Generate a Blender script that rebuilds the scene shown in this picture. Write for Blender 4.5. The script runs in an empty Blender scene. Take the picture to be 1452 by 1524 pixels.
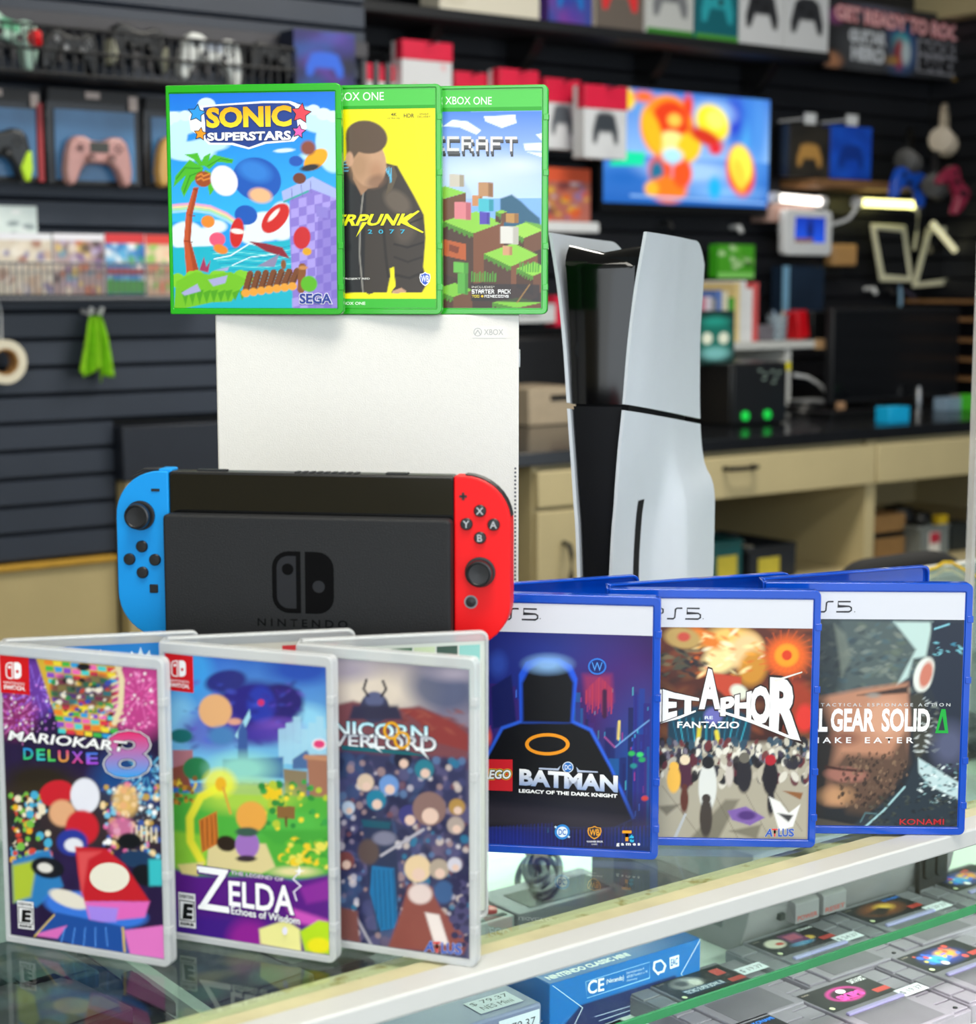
import bpy, bmesh, math, random
import numpy as np
from mathutils import Vector, Matrix

# ------------------------------------------------------------------ camera, world, lights, exposure
F_PX = 2600.0; PITCH = math.radians(7.38); EYE = 1.336; YAW = math.radians(36.8)
CT = 0.970                                   # top of the glass counter
scene = bpy.context.scene
COL = scene.collection
cam_d = bpy.data.cameras.new('camera'); cam = bpy.data.objects.new('camera', cam_d); COL.objects.link(cam)
cam.location = (0, 0, EYE); cam.rotation_euler = (math.pi/2 - PITCH, 0, 0)
cam_d.sensor_fit = 'HORIZONTAL'; cam_d.sensor_width = 36.0; cam_d.lens = 36.0*F_PX/1452.0
cam_d.clip_start = 0.05; cam_d.clip_end = 60
cam_d.dof.use_dof = True; cam_d.dof.focus_distance = 1.24; cam_d.dof.aperture_fstop = 9.5
scene.camera = cam
scene.view_settings.view_transform = 'Standard'; scene.view_settings.look = 'None'
scene.view_settings.gamma = 1.0; scene.view_settings.use_curve_mapping = False
scene.view_settings.exposure = 0.25
world = bpy.data.worlds.new('daylight'); scene.world = world; world.use_nodes = True
bg = world.node_tree.nodes['Background']
bg.inputs[0].default_value = (0.80, 0.90, 1.0, 1); bg.inputs[1].default_value = 1.15
def area(name, loc, rot, sx, sy, power, color):
    l = bpy.data.lights.new(name, 'AREA'); l.shape = 'RECTANGLE'; l.size = sx; l.size_y = sy
    l.energy = power; l.color = color
    o = bpy.data.objects.new(name, l); COL.objects.link(o); o.location = loc; o.rotation_euler = rot
    return o
cu, su = math.cos(YAW), math.sin(YAW)
def W(u, n, z=0.0): return Vector((u*cu - n*su, u*su + n*cu, z))      # room (along wall, towards wall) -> world
# daylight falling through the shop front behind and left of the camera
area('shop_front_daylight', W(-1.6, -2.2, 1.75), (math.radians(82), 0, YAW - math.radians(28)), 3.4, 1.9, 62, (0.90, 0.96, 1.0))
# two recessed ceiling fittings over the counter aisle
area('ceiling_light_glow', W(0.3, 0.2, 2.70), (0, 0, YAW), 1.2, 0.5, 20, (1.0, 0.96, 0.88))
area('ceiling_light_glow', W(2.6, 2.3, 2.70), (0, 0, YAW), 1.2, 0.5, 30, (1.0, 0.95, 0.86))

# fill lights added under both rims to brighten the inside of the glass counter
area('counter_fill_light', W(1.55, 0.775, 0.938), (math.radians(15), 0, YAW), 2.0, 0.02, 6.5, (1.0, 0.97, 0.98))
area('counter_fill_light', W(1.25, 1.440, 0.938), (math.radians(-8), 0, YAW), 0.7, 0.02, 2.8, (1.0, 0.98, 0.97))

# ------------------------------------------------------------------ image rays (1452x1524) into the room
def ray(px, py):
    x = (px - 726)/F_PX; y = -(py - 762)/F_PX
    d = (x, math.cos(PITCH) + y*math.sin(PITCH), -math.sin(PITCH) + y*math.cos(PITCH))
    return (d[0]*cu + d[1]*su, -d[0]*su + d[1]*cu, d[2], d[0], d[1])
def on_n(px, py, n):
    r = ray(px, py); t = n/r[1]; return r[0]*t, EYE + r[2]*t
def on_z(px, py, z):
    r = ray(px, py); t = (z - EYE)/r[2]; return r[0]*t, r[1]*t
def on_u(px, py, u):
    r = ray(px, py); t = u/r[0]; return r[1]*t, EYE + r[2]*t
def on_zw(px, py, z):
    r = ray(px, py); t = (z - EYE)/r[2]; return r[3]*t, r[4]*t
def on_yw(px, py, Y):
    r = ray(px, py); t = Y/r[4]; return r[3]*t, EYE + r[2]*t

# ------------------------------------------------------------------ colours and materials
def s2l(c): return c/12.92 if c <= 0.04045 else ((c + 0.055)/1.055)**2.4
def hx(h):
    h = h.lstrip('#')
    return tuple(s2l(int(h[i:i+2], 16)/255.0) for i in (0, 2, 4))
MATS = {}
def mat(name, col, rough=0.5, metal=0.0, var=0.06, scale=40, bump=0.0, coat=0.0, alpha=1.0, spec=0.5, emit=0.0, bscale=None, trans=0.0):
    if name in MATS: return MATS[name]
    m = bpy.data.materials.new(name); m.use_nodes = True; nt = m.node_tree; b = nt.nodes['Principled BSDF']
    c = hx(col) if isinstance(col, str) else col
    tc = nt.nodes.new('ShaderNodeTexCoord'); nz = nt.nodes.new('ShaderNodeTexNoise')
    nz.inputs['Scale'].default_value = scale; nz.inputs['Detail'].default_value = 3
    nt.links.new(tc.outputs['Object'], nz.inputs['Vector'])
    rp = nt.nodes.new('ShaderNodeValToRGB')
    rp.color_ramp.elements[0].position = 0.3; rp.color_ramp.elements[1].position = 0.7
    rp.color_ramp.elements[0].color = tuple(max(0, v*(1 - var)) for v in c) + (1,)
    rp.color_ramp.elements[1].color = tuple(min(1, v*(1 + var)) for v in c) + (1,)
    nt.links.new(nz.outputs['Fac'], rp.inputs['Fac']); nt.links.new(rp.outputs['Color'], b.inputs['Base Color'])
    b.inputs['Roughness'].default_value = rough; b.inputs['Metallic'].default_value = metal
    b.inputs['Coat Weight'].default_value = coat; b.inputs['Alpha'].default_value = alpha
    b.inputs['Specular IOR Level'].default_value = spec; b.inputs['Coat Roughness'].default_value = 0.05
    b.inputs['Transmission Weight'].default_value = trans
    if emit > 0:
        nt.links.new(rp.outputs['Color'], b.inputs['Emission Color']); b.inputs['Emission Strength'].default_value = emit
    if bump > 0:
        n2 = nt.nodes.new('ShaderNodeTexNoise'); n2.inputs['Scale'].default_value = bscale or scale*4
        nt.links.new(tc.outputs['Object'], n2.inputs['Vector'])
        bp = nt.nodes.new('ShaderNodeBump'); bp.inputs['Strength'].default_value = bump; bp.inputs['Distance'].default_value = 0.002
        nt.links.new(n2.outputs['Fac'], bp.inputs['Height']); nt.links.new(bp.outputs['Normal'], b.inputs['Normal'])
    MATS[name] = m; return m
def vcol_mat(name, rough=0.35, coat=0.3, emit=0.0, spec=0.5):
    m = bpy.data.materials.new(name); m.use_nodes = True; nt = m.node_tree; b = nt.nodes['Principled BSDF']
    a = nt.nodes.new('ShaderNodeVertexColor'); a.layer_name = 'ink'
    nt.links.new(a.outputs['Color'], b.inputs['Base Color'])
    b.inputs['Roughness'].default_value = rough; b.inputs['Coat Weight'].default_value = coat
    b.inputs['Coat Roughness'].default_value = 0.12; b.inputs['Specular IOR Level'].default_value = spec
    if emit > 0:
        b.inputs['Base Color'].default_value = (0.01, 0.01, 0.01, 1)
        nt.links.remove(b.inputs['Base Color'].links[0])
        nt.links.new(a.outputs['Color'], b.inputs['Emission Color']); b.inputs['Emission Strength'].default_value = emit
    return m
def glass_mat(name, tint='#f4fff8', rough=0.0, extra=0.0, ior=1.45, scratch=0.0):
    m = bpy.data.materials.new(name); m.use_nodes = True; nt = m.node_tree
    for n in list(nt.nodes):
        if n.type != 'OUTPUT_MATERIAL': nt.nodes.remove(n)
    out = [n for n in nt.nodes][0]
    tr = nt.nodes.new('ShaderNodeBsdfTransparent'); tr.inputs[0].default_value = hx(tint) + (1,)
    gl = nt.nodes.new('ShaderNodeBsdfGlossy'); gl.inputs['Roughness'].default_value = rough
    fr = nt.nodes.new('ShaderNodeFresnel'); fr.inputs['IOR'].default_value = ior
    mx = nt.nodes.new('ShaderNodeMixShader')
    ad = nt.nodes.new('ShaderNodeMath'); ad.operation = 'ADD'; ad.use_clamp = True; ad.inputs[1].default_value = extra
    nt.links.new(fr.outputs[0], ad.inputs[0])
    ge = nt.nodes.new('ShaderNodeNewGeometry'); fb = nt.nodes.new('ShaderNodeMath'); fb.operation = 'SUBTRACT'; fb.inputs[0].default_value = 1.0
    nt.links.new(ge.outputs['Backfacing'], fb.inputs[1])
    fm = nt.nodes.new('ShaderNodeMath'); fm.operation = 'MULTIPLY'; nt.links.new(ad.outputs[0], fm.inputs[0]); nt.links.new(fb.outputs[0], fm.inputs[1])
    nt.links.new(fm.outputs[0], mx.inputs[0]); nt.links.new(tr.outputs[0], mx.inputs[1]); nt.links.new(gl.outputs[0], mx.inputs[2])
    if scratch > 0:
        tc = nt.nodes.new('ShaderNodeTexCoord'); mp = nt.nodes.new('ShaderNodeMapping')
        mp.inputs['Scale'].default_value = (6, 60, 1); mp.inputs['Rotation'].default_value = (0, 0, 0.5)
        nz = nt.nodes.new('ShaderNodeTexNoise'); nz.inputs['Scale'].default_value = 6; nz.inputs['Detail'].default_value = 8
        rp = nt.nodes.new('ShaderNodeValToRGB'); rp.color_ramp.elements[0].position = 0.60; rp.color_ramp.elements[1].position = 0.72
        ml = nt.nodes.new('ShaderNodeMath'); ml.operation = 'MULTIPLY'; ml.inputs[1].default_value = scratch
        df = nt.nodes.new('ShaderNodeBsdfDiffuse'); df.inputs[0].default_value = (0.6, 0.62, 0.6, 1); m2 = nt.nodes.new('ShaderNodeMixShader')
        nt.links.new(tc.outputs['Object'], mp.inputs[0]); nt.links.new(mp.outputs[0], nz.inputs['Vector']); nt.links.new(nz.outputs['Fac'], rp.inputs[0])
        nt.links.new(rp.outputs[0], ml.inputs[0]); nt.links.new(ml.outputs[0], m2.inputs[0])
        nt.links.new(mx.outputs[0], m2.inputs[1]); nt.links.new(df.outputs[0], m2.inputs[2]); nt.links.new(m2.outputs[0], out.inputs[0])
    else:
        nt.links.new(mx.outputs[0], out.inputs[0])
    return m
INK = vcol_mat('printed_paper', 0.4, 0.25); INKG = vcol_mat('printed_gloss', 0.3, 0.06, spec=0.35)
INK_DULL = vcol_mat('matte_print', 0.7, 0.0, spec=0.08); INK_BG = vcol_mat('printed_card', 0.5, 0.0); SCREEN = vcol_mat('lit_screen', 0.2, 0.0, 1.15)

# ------------------------------------------------------------------ mesh helpers
class MB:
    def __init__(s): s.v = []; s.f = []
    def add(s, v, f, M=None):
        b = len(s.v)
        s.v += [tuple(M @ Vector(p)) for p in v] if M is not None else [tuple(p) for p in v]
        s.f += [tuple(i + b for i in q) for q in f]; return s
    def box(s, x0, x1, y0, y1, z0, z1, M=None):
        v = [(x, y, z) for z in (z0, z1) for y in (y0, y1) for x in (x0, x1)]
        return s.add(v, [(0,2,3,1),(4,5,7,6),(0,1,5,4),(2,6,7,3),(0,4,6,2),(1,3,7,5)], M)
    def prism(s, poly, a, b, axis='y', M=None):
        # poly in the two other axes; extruded along axis between a and b
        n = len(poly)
        def pt(p, t): return {'y': (p[0], t, p[1]), 'z': (p[0], p[1], t), 'x': (t, p[0], p[1])}[axis]
        v = [pt(p, a) for p in poly] + [pt(p, b) for p in poly]
        f = [tuple(range(n)), tuple(range(2*n - 1, n - 1, -1))] + [(i, i + n, (i + 1) % n + n, (i + 1) % n) for i in range(n)]
        return s.add(v, f, M)
    def ring(s, po, pi, a, b, axis='y', M=None):
        n = len(po)
        def pt(p, t): return {'y': (p[0], t, p[1]), 'z': (p[0], p[1], t), 'x': (t, p[0], p[1])}[axis]
        v = [pt(p, t) for t in (a, b) for q in (po, pi) for p in q]
        f = []
        for i in range(n):
            j = (i + 1) % n
            f += [(i, j, n + j, n + i), (2*n + i, 3*n + i, 3*n + j, 2*n + j), (i, 2*n + i, 2*n + j, j), (n + i, n + j, 3*n + j, 3*n + i)]
        return s.add(v, f, M)
    def lathe(s, prof, seg=20, axis='z', M=None, c=(0, 0, 0)):
        v = []; f = []; k = len(prof)
        for i in range(seg):
            a = 2*math.pi*i/seg
            for r, h in prof:
                p = (r*math.cos(a), r*math.sin(a), h)
                if axis == 'y': p = (p[0], -h, p[1])
                if axis == 'x': p = (h, p[0], p[1])
                v.append((p[0] + c[0], p[1] + c[1], p[2] + c[2]))
        for i in range(seg):
            j = (i + 1) % seg
            for q in range(k - 1): f.append((i*k + q, j*k + q, j*k + q + 1, i*k + q + 1))
        f.append(tuple(i*k for i in range(seg))[::-1]); f.append(tuple(i*k + k - 1 for i in range(seg)))
        return s.add(v, f, M)
    def tube(s, pts, r, seg=8):
        pts = [Vector(p) for p in pts]; v = []; f = []
        for i, p in enumerate(pts):
            t = (pts[min(i + 1, len(pts) - 1)] - pts[max(i - 1, 0)]).normalized()
            a = t.cross(Vector((0, 0, 1)))
            if a.length < 0.05: a = t.cross(Vector((1, 0, 0)))
            a.normalize(); b = t.cross(a)
            rr = r[i] if isinstance(r, (list, tuple)) else r
            for k in range(seg):
                th = 2*math.pi*k/seg; q = p + (a*math.cos(th) + b*math.sin(th))*rr; v.append(tuple(q))
        for i in range(len(pts) - 1):
            for k in range(seg): f.append((i*seg + k, i*seg + (k + 1) % seg, (i + 1)*seg + (k + 1) % seg, (i + 1)*seg + k))
        f.append(tuple(range(seg))[::-1]); f.append(tuple((len(pts) - 1)*seg + k for k in range(seg)))
        return s.add(v, f)
    def grid(s, P):                         # P[i][j] -> point
        a = len(P); b = len(P[0])
        return s.add([p for row in P for p in row], [(i*b + j, i*b + j + 1, (i + 1)*b + j + 1, (i + 1)*b + j) for i in range(a - 1) for j in range(b - 1)])
def obj(name, mb, m, parent=None, loc=None, rot=None, bevel=0.0, smooth=False, seg=2, kind=None, solid=0.0):
    me = bpy.data.meshes.new(name)
    me.from_pydata(mb.v, [], mb.f)
    bm = bmesh.new(); bm.from_mesh(me); bmesh.ops.recalc_face_normals(bm, faces=bm.faces); bm.to_mesh(me); bm.free()
    me.materials.append(m)
    o = bpy.data.objects.new(name, me); COL.objects.link(o)
    if parent is not None: o.parent = parent
    if loc is not None: o.location = loc
    if rot is not None: o.rotation_euler = rot if isinstance(rot, (tuple, list)) else (0, 0, rot)
    if solid: 
        md = o.modifiers.new('thickness', 'SOLIDIFY'); md.thickness = abs(solid); md.offset = -1 if solid > 0 else 1
    if bevel > 0:
        md = o.modifiers.new('edges', 'BEVEL'); md.width = bevel; md.segments = seg; md.limit_method = 'ANGLE'; md.angle_limit = math.radians(40)
    if smooth or bevel > 0:
        for p in me.polygons: p.use_smooth = True
        try: me.set_sharp_from_angle(angle=math.radians(40))
        except Exception: pass
    if kind: o['kind'] = kind
    return o
def tag(o, label, cat, group=None):
    o['label'] = label; o['category'] = cat
    if group: o['group'] = group
    return o
def thing(name, label, cat, loc=(0, 0, 0), rot=0.0, group=None):
    o = bpy.data.objects.new(name, None); COL.objects.link(o); o.empty_display_size = 0.02
    o.location = loc; o.rotation_euler = rot if isinstance(rot, (tuple, list)) else (0, 0, rot)
    return tag(o, label, cat, group)
def struct(o): o['kind'] = 'structure'; return o
def copy_tree(o, parent=None):
    c = o.copy(); COL.objects.link(c); c.parent = parent
    for ch in list(o.children): copy_tree(ch, c)
    return c
def rrect(x0, x1, z0, z1, r, seg=5):
    if not isinstance(r, (list, tuple)): r = [r]*4         # bl, br, tr, tl
    out = []
    for (cx, cz, a0, rr) in ((x0, z0, 180, r[0]), (x1, z0, 270, r[1]), (x1, z1, 0, r[2]), (x0, z1, 90, r[3])):
        sx = 1 if cx == x0 else -1; sz = 1 if cz == z0 else -1
        for k in range(seg + 1):
            a = math.radians(a0 + 90*k/seg)
            out.append((cx + sx*rr + rr*math.cos(a), cz + sz*rr + rr*math.sin(a)))
    return out

# ------------------------------------------------------------------ lettering
_tc = {}
def text2d(st, bold=0.0, res=3):
    key = (st, round(bold, 4), res)
    if key in _tc: return _tc[key]
    c = bpy.data.curves.new('lettering', 'FONT'); c.body = st; c.size = 1.0; c.offset = bold; c.resolution_u = res; c.fill_mode = 'FRONT'
    o = bpy.data.objects.new('lettering', c); COL.objects.link(o)
    dg = bpy.context.evaluated_depsgraph_get(); ev = o.evaluated_get(dg); me = ev.to_mesh()
    v = np.array([tuple(p.co[:2]) for p in me.vertices]) if len(me.vertices) else np.zeros((0, 2))
    f = [tuple(p.vertices) for p in me.polygons]
    ev.to_mesh_clear(); bpy.data.objects.remove(o); bpy.data.curves.remove(c)
    _tc[key] = (v, f); return _tc[key]
PIX = {'A':'01110 10001 11111 10001 10001','C':'11111 10000 10000 10000 11111','D':'11110 10001 10001 10001 11110','E':'11111 10000 11110 10000 11111',
 'F':'11111 10000 11110 10000 10000','I':'11111 00100 00100 00100 11111','K':'10001 10010 11100 10010 10001','L':'10000 10000 10000 10000 11111',
 'M':'11011 10101 10101 10001 10001','N':'11001 10101 10101 10011 10001','O':'11111 10001 10001 10001 11111','P':'11111 10001 11111 10000 10000',
 'R':'11110 10001 11110 10010 10001','S':'11111 10000 11111 00001 11111','T':'11111 00100 00100 00100 00100','U':'10001 10001 10001 10001 11111',
 '0':'11111 10001 10001 10001 11111','7':'11111 00001 00010 00100 00100',' ':'00000 00000 00000 00000 00000','*':'101 010 101 000 000'.replace(' ', ' ')}

class Art:
    """flat print: an inked sheet with its lettering, in the coordinates of a frame (xl, xr, y top left/right, y bottom left/right)"""
    def __init__(s, w, h, frame=(0, 100, 0, 0, 100, 100), res=0.9, bg='#808080'):
        s.w, s.h, s.fr = w, h, frame
        s.nx = max(2, int(round(w/res))); s.ny = max(2, int(round(h/res)))
        U, V = np.meshgrid(np.linspace(0, 1, s.nx), np.linspace(0, 1, s.ny))
        xl, xr, ytl, ytr, ybl, ybr = frame
        s.X = xl + (xr - xl)*U; t = ytl + (ytr - ytl)*U; b = ybl + (ybr - ybl)*U; s.Y = t + (b - t)*V
        s.px = (xr - xl)/s.nx
        s.I = np.zeros((s.ny, s.nx, 3)); s.I[:] = hx(bg)
        s.tv = []; s.tf = []; s.tc = []; s.layer = 1
    def _mix(s, m, col, a=1.0):
        c = np.array(hx(col)) if isinstance(col, str) else col
        m = np.clip(m, 0, 1)[..., None]*a; s.I = s.I*(1 - m) + c*m
    def e(s, cx, cy, rx, ry, col, rot=0, soft=None, a=1.0):
        so = soft or s.px; r = math.radians(rot); dx = s.X - cx; dy = s.Y - cy
        x = dx*math.cos(r) + dy*math.sin(r); y = -dx*math.sin(r) + dy*math.cos(r)
        d = (np.sqrt((x/rx)**2 + (y/ry)**2) - 1)*min(rx, ry); s._mix(0.5 - d/so, col, a); return s
    def p(s, pts, col, soft=None, a=1.0):
        so = soft or s.px; ins = np.zeros(s.X.shape, bool); dist = np.full(s.X.shape, 1e9); n = len(pts)
        for i in range(n):
            (x0, y0), (x1, y1) = pts[i], pts[(i + 1) % n]
            if y0 != y1:
                c = ((s.Y >= min(y0, y1)) & (s.Y < max(y0, y1))); xi = x0 + (s.Y - y0)*(x1 - x0)/(y1 - y0); ins ^= c & (s.X < xi)
            L = (x1 - x0)**2 + (y1 - y0)**2 + 1e-9
            t = np.clip(((s.X - x0)*(x1 - x0) + (s.Y - y0)*(y1 - y0))/L, 0, 1)
            dist = np.minimum(dist, np.hypot(s.X - x0 - t*(x1 - x0), s.Y - y0 - t*(y1 - y0)))
        s._mix(0.5 + np.where(ins, dist, -dist)/so, col, a); return s
    def l(s, pts, w, col, soft=None, a=1.0):
        so = soft or s.px; dist = np.full(s.X.shape, 1e9)
        for (x0, y0), (x1, y1) in zip(pts[:-1], pts[1:]):
            L = (x1 - x0)**2 + (y1 - y0)**2 + 1e-9
            t = np.clip(((s.X - x0)*(x1 - x0) + (s.Y - y0)*(y1 - y0))/L, 0, 1)
            dist = np.minimum(dist, np.hypot(s.X - x0 - t*(x1 - x0), s.Y - y0 - t*(y1 - y0)))
        s._mix(0.5 - (dist - w/2)/so, col, a); return s
    def g(s, y0, y1, c0, c1, x0=-1e9, x1=1e9, a=1.0):
        t = np.clip((s.Y - y0)/(y1 - y0), 0, 1)[..., None]; c = np.array(hx(c0))*(1 - t) + np.array(hx(c1))*t
        m = ((s.Y >= y0) & (s.Y <= y1) & (s.X >= x0) & (s.X <= x1)).astype(float)[..., None]*a
        s.I = s.I*(1 - m) + c*m; return s
    def sp(s, x0, y0, x1, y1, n, r0, r1, pal, seed=1, asp=1.0, a=1.0, soft=None):
        rd = random.Random(seed)
        for _ in range(n):
            cx = rd.uniform(x0, x1); cy = rd.uniform(y0, y1); r = rd.uniform(r0, r1); R = r*max(1, asp) + 8
            s_e(s, cx, cy, r, r*asp, rd.choice(pal), rd.uniform(-40, 40), soft, a, R)
        return s
    def rub(s, amp=0.08, n=10, seed=3):            # printed mottling
        rd = np.random.RandomState(seed); g = rd.rand(n + 2, n + 2)
        yy = np.linspace(0, n, s.ny); xx = np.linspace(0, n, s.nx); y0 = yy.astype(int); x0 = xx.astype(int)
        fy = (yy - y0)[:, None]; fx = (xx - x0)[None, :]
        v = (g[y0][:, x0]*(1-fx)*(1-fy) + g[y0][:, x0+1]*fx*(1-fy) + g[y0+1][:, x0]*(1-fx)*fy + g[y0+1][:, x0+1]*fx*fy)
        s.I = np.clip(s.I*(1 + amp*(v[..., None]*2 - 1)), 0, 1); return s
    # --- crisp shapes laid on the sheet
    def _mm(s, x, y):
        xl, xr, ytl, ytr, ybl, ybr = s.fr; u = (np.asarray(x, float) - xl)/(xr - xl)
        t = ytl + (ytr - ytl)*u; b = ybl + (ybr - ybl)*u
        return u*s.w, (np.asarray(y, float) - t)/(b - t)*s.h
    def poly(s, pts, col, layer=None):
        x, y = s._mm([p[0] for p in pts], [p[1] for p in pts]); b = len(s.tv)
        L = layer or s.layer; s.layer = L + 1
        c = hx(col) if isinstance(col, str) else col
        s.tv += [(a, q, L) for a, q in zip(x, y)]; s.tc += [c]*len(pts); s.tf.append(tuple(range(b, b + len(pts)))); return s
    def disc(s, cx, cy, rx, ry, col, n=24):
        return s.poly([(cx + rx*math.cos(2*math.pi*i/n), cy + ry*math.sin(2*math.pi*i/n)) for i in range(n)], col)
    def rr(s, x0, x1, y0, y1, r, col): return s.poly(rrect(x0, x1, y0, y1, r, 4), col)
    def band(s, f0, f1, col):
        xl, xr, a, b, c, d = s.fr; return s.poly([(xl, a + (c-a)*f0), (xr, b + (d-b)*f0), (xr, b + (d-b)*f1), (xl, a + (c-a)*f1)], col)
    def star(s, cx, cy, r, col, rot=0, inner=0.45, n=5):
        return s.poly([(cx + (r if i % 2 == 0 else r*inner)*math.sin(math.pi*i/n + rot), cy - (r if i % 2 == 0 else r*inner)*math.cos(math.pi*i/n + rot)) for i in range(2*n)], col)
    def stroke(s, pts, w, col):                     # open polyline as mitred ribbon
        P = [Vector((p[0], p[1])) for p in pts]; A = []; B = []
        for i, p in enumerate(P):
            d = (P[min(i + 1, len(P) - 1)] - P[max(i - 1, 0)]); d.normalize(); k = 1.0
            if 0 < i < len(P) - 1:
                a = (P[i] - P[i-1]).normalized(); c = max(0.5, a.dot(d)); k = 1/c
            nrm = Vector((-d.y, d.x))*w/2*k; A.append(tuple(p + nrm)); B.append(tuple(p - nrm))
        L = s.layer
        for i in range(len(P) - 1): s.poly([A[i], A[i+1], B[i+1], B[i]], col, L)
        return s
    def text(s, st, x0, x1, yt, yb, col, bold=0.02, out=(), dyr=0.0, shear=0.0, quad=None, grad=None, warp=None):
        """fit text in the box; out = [(extra offset, colour)...] from outermost; dyr lowers the right end; quad=(ytR, ybR)"""
        base, _ = text2d(st, bold)
        if not len(base): return s
        mn = base.min(0); mx = base.max(0); L = s.layer
        for k, (off, c) in enumerate(list(out) + [(0.0, col)]):
            v, f = text2d(st, bold + off)
            a = (v[:, 0] - mn[0])/(mx[0] - mn[0]); q = (v[:, 1] - mn[1])/(mx[1] - mn[1])
            if warp: a, q = warp(a, q)
            X = x0 + a*(x1 - x0) + shear*q*(yb - yt)
            tr, br = quad if quad else (yt + dyr, yb + dyr)
            T = yt + (tr - yt)*a; B = yb + (br - yb)*a; Y = B + (T - B)*q
            x, y = s._mm(X, Y); b = len(s.tv)
            s.tv += [(i, j, L + k) for i, j in zip(x, y)]
            cc = hx(c)
            if grad and k == len(out):
                c2 = hx(grad); s.tc += [tuple(cc[m]*t + c2[m]*(1 - t) for m in range(3)) for t in np.clip(q, 0, 1)]
            else: s.tc += [cc]*len(v)
            s.tf += [tuple(i + b for i in p) for p in f]
        s.layer = L + len(out) + 1; return s
    def pix(s, st, x0, x1, yt, yb, col, dyr=0.0):
        n = sum(len(PIX.get(c, PIX['O']).split()[0]) + 1 for c in st) - 1; cw = (x1 - x0)/n; ch = (yb - yt)/5.0; L = s.layer; x = x0
        for c in st:
            rows = PIX.get(c, PIX['O']).split()
            for r, row in enumerate(rows):
                for k, b in enumerate(row):
                    if b == '1':
                        xa = x + k*cw; ya = yt + r*ch + dyr*(xa - x0)/(x1 - x0)
                        s.poly([(xa, ya), (xa + cw*1.02, ya), (xa + cw*1.02, ya + ch*1.02), (xa, ya + ch*1.02)], col, L)
            x += cw*(len(rows[0]) + 1)
        return s
    def build(s, name, parent=None, loc=(0, 0, 0), rot=None, m=None, step=0.00004, flat=False, sheet=True):
        """sheet in the local xz plane (x right, z up from the lower left corner), facing -y; flat=True: in the xy plane facing +z"""
        w = s.w/1000; h = s.h/1000
        xs = np.linspace(0, w, s.nx); zs = np.linspace(h, 0, s.ny)
        GX, GZ = np.meshgrid(xs, zs); n0 = s.nx*s.ny
        co = np.zeros((n0 + len(s.tv), 3)); co[:n0, 0] = GX.ravel(); co[:n0, 2] = GZ.ravel()
        if s.tv:
            t = np.array(s.tv); co[n0:, 0] = t[:, 0]/1000; co[n0:, 2] = h - t[:, 1]/1000; co[n0:, 1] = -t[:, 2]*step
        if flat: co = np.stack([co[:, 0], co[:, 2], -co[:, 1]], 1)
        idx = np.arange(n0).reshape(s.ny, s.nx)
        q = np.stack([idx[1:, :-1], idx[1:, 1:], idx[:-1, 1:], idx[:-1, :-1]], -1).reshape(-1, 4)
        if not sheet: co = co[n0:]; q = q[:0]; s.I = s.I[:0]; n0 = 0
        me = bpy.data.meshes.new(name)
        loops = list(q.ravel()) + [i + n0 for f in s.tf for i in f]
        tot = [4]*len(q) + [len(f) for f in s.tf]; st = np.concatenate([[0], np.cumsum(tot)[:-1]])
        me.vertices.add(len(co)); me.vertices.foreach_set('co', co.ravel())
        me.loops.add(len(loops)); me.loops.foreach_set('vertex_index', np.array(loops, dtype=np.int32))
        me.polygons.add(len(tot)); me.polygons.foreach_set('loop_start', np.array(st, dtype=np.int32))
        me.update(calc_edges=True)
        at = me.color_attributes.new('ink', 'FLOAT_COLOR', 'POINT')
        c = np.ones((len(co), 4))
        if n0: c[:n0, :3] = s.I.reshape(-1, 3)
        if s.tc: c[n0:, :3] = np.array(s.tc)
        at.data.foreach_set('color', c.ravel())
        me.materials.append(m or INK)
        o = bpy.data.objects.new(name, me); COL.objects.link(o)
        if parent is not None: o.parent = parent
        o.location = loc
        if rot is not None: o.rotation_euler = rot
        return o
def s_e(s, cx, cy, rx, ry, col, rot, soft, a, R):  # windowed ellipse for speckles
    j0 = max(0, int((cx - R - s.fr[0])/(s.fr[1] - s.fr[0])*s.nx)); j1 = min(s.nx, int((cx + R - s.fr[0])/(s.fr[1] - s.fr[0])*s.nx) + 2)
    yt = min(s.fr[2], s.fr[3]); yb = max(s.fr[4], s.fr[5]); m = abs(s.fr[3] - s.fr[2]) + R
    i0 = max(0, int((cy - m - yt)/(yb - yt)*s.ny) - 2); i1 = min(s.ny, int((cy + m - yt)/(yb - yt)*s.ny) + 3)
    if j1 <= j0 or i1 <= i0: return
    so = soft or s.px; r = math.radians(rot); dx = s.X[i0:i1, j0:j1] - cx; dy = s.Y[i0:i1, j0:j1] - cy
    x = dx*math.cos(r) + dy*math.sin(r); y = -dx*math.sin(r) + dy*math.cos(r)
    d = (np.sqrt((x/rx)**2 + (y/ry)**2) - 1)*min(rx, ry); mk = np.clip(0.5 - d/so, 0, 1)[..., None]*a
    s.I[i0:i1, j0:j1] = s.I[i0:i1, j0:j1]*(1 - mk) + np.array(hx(col))*mk
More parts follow.
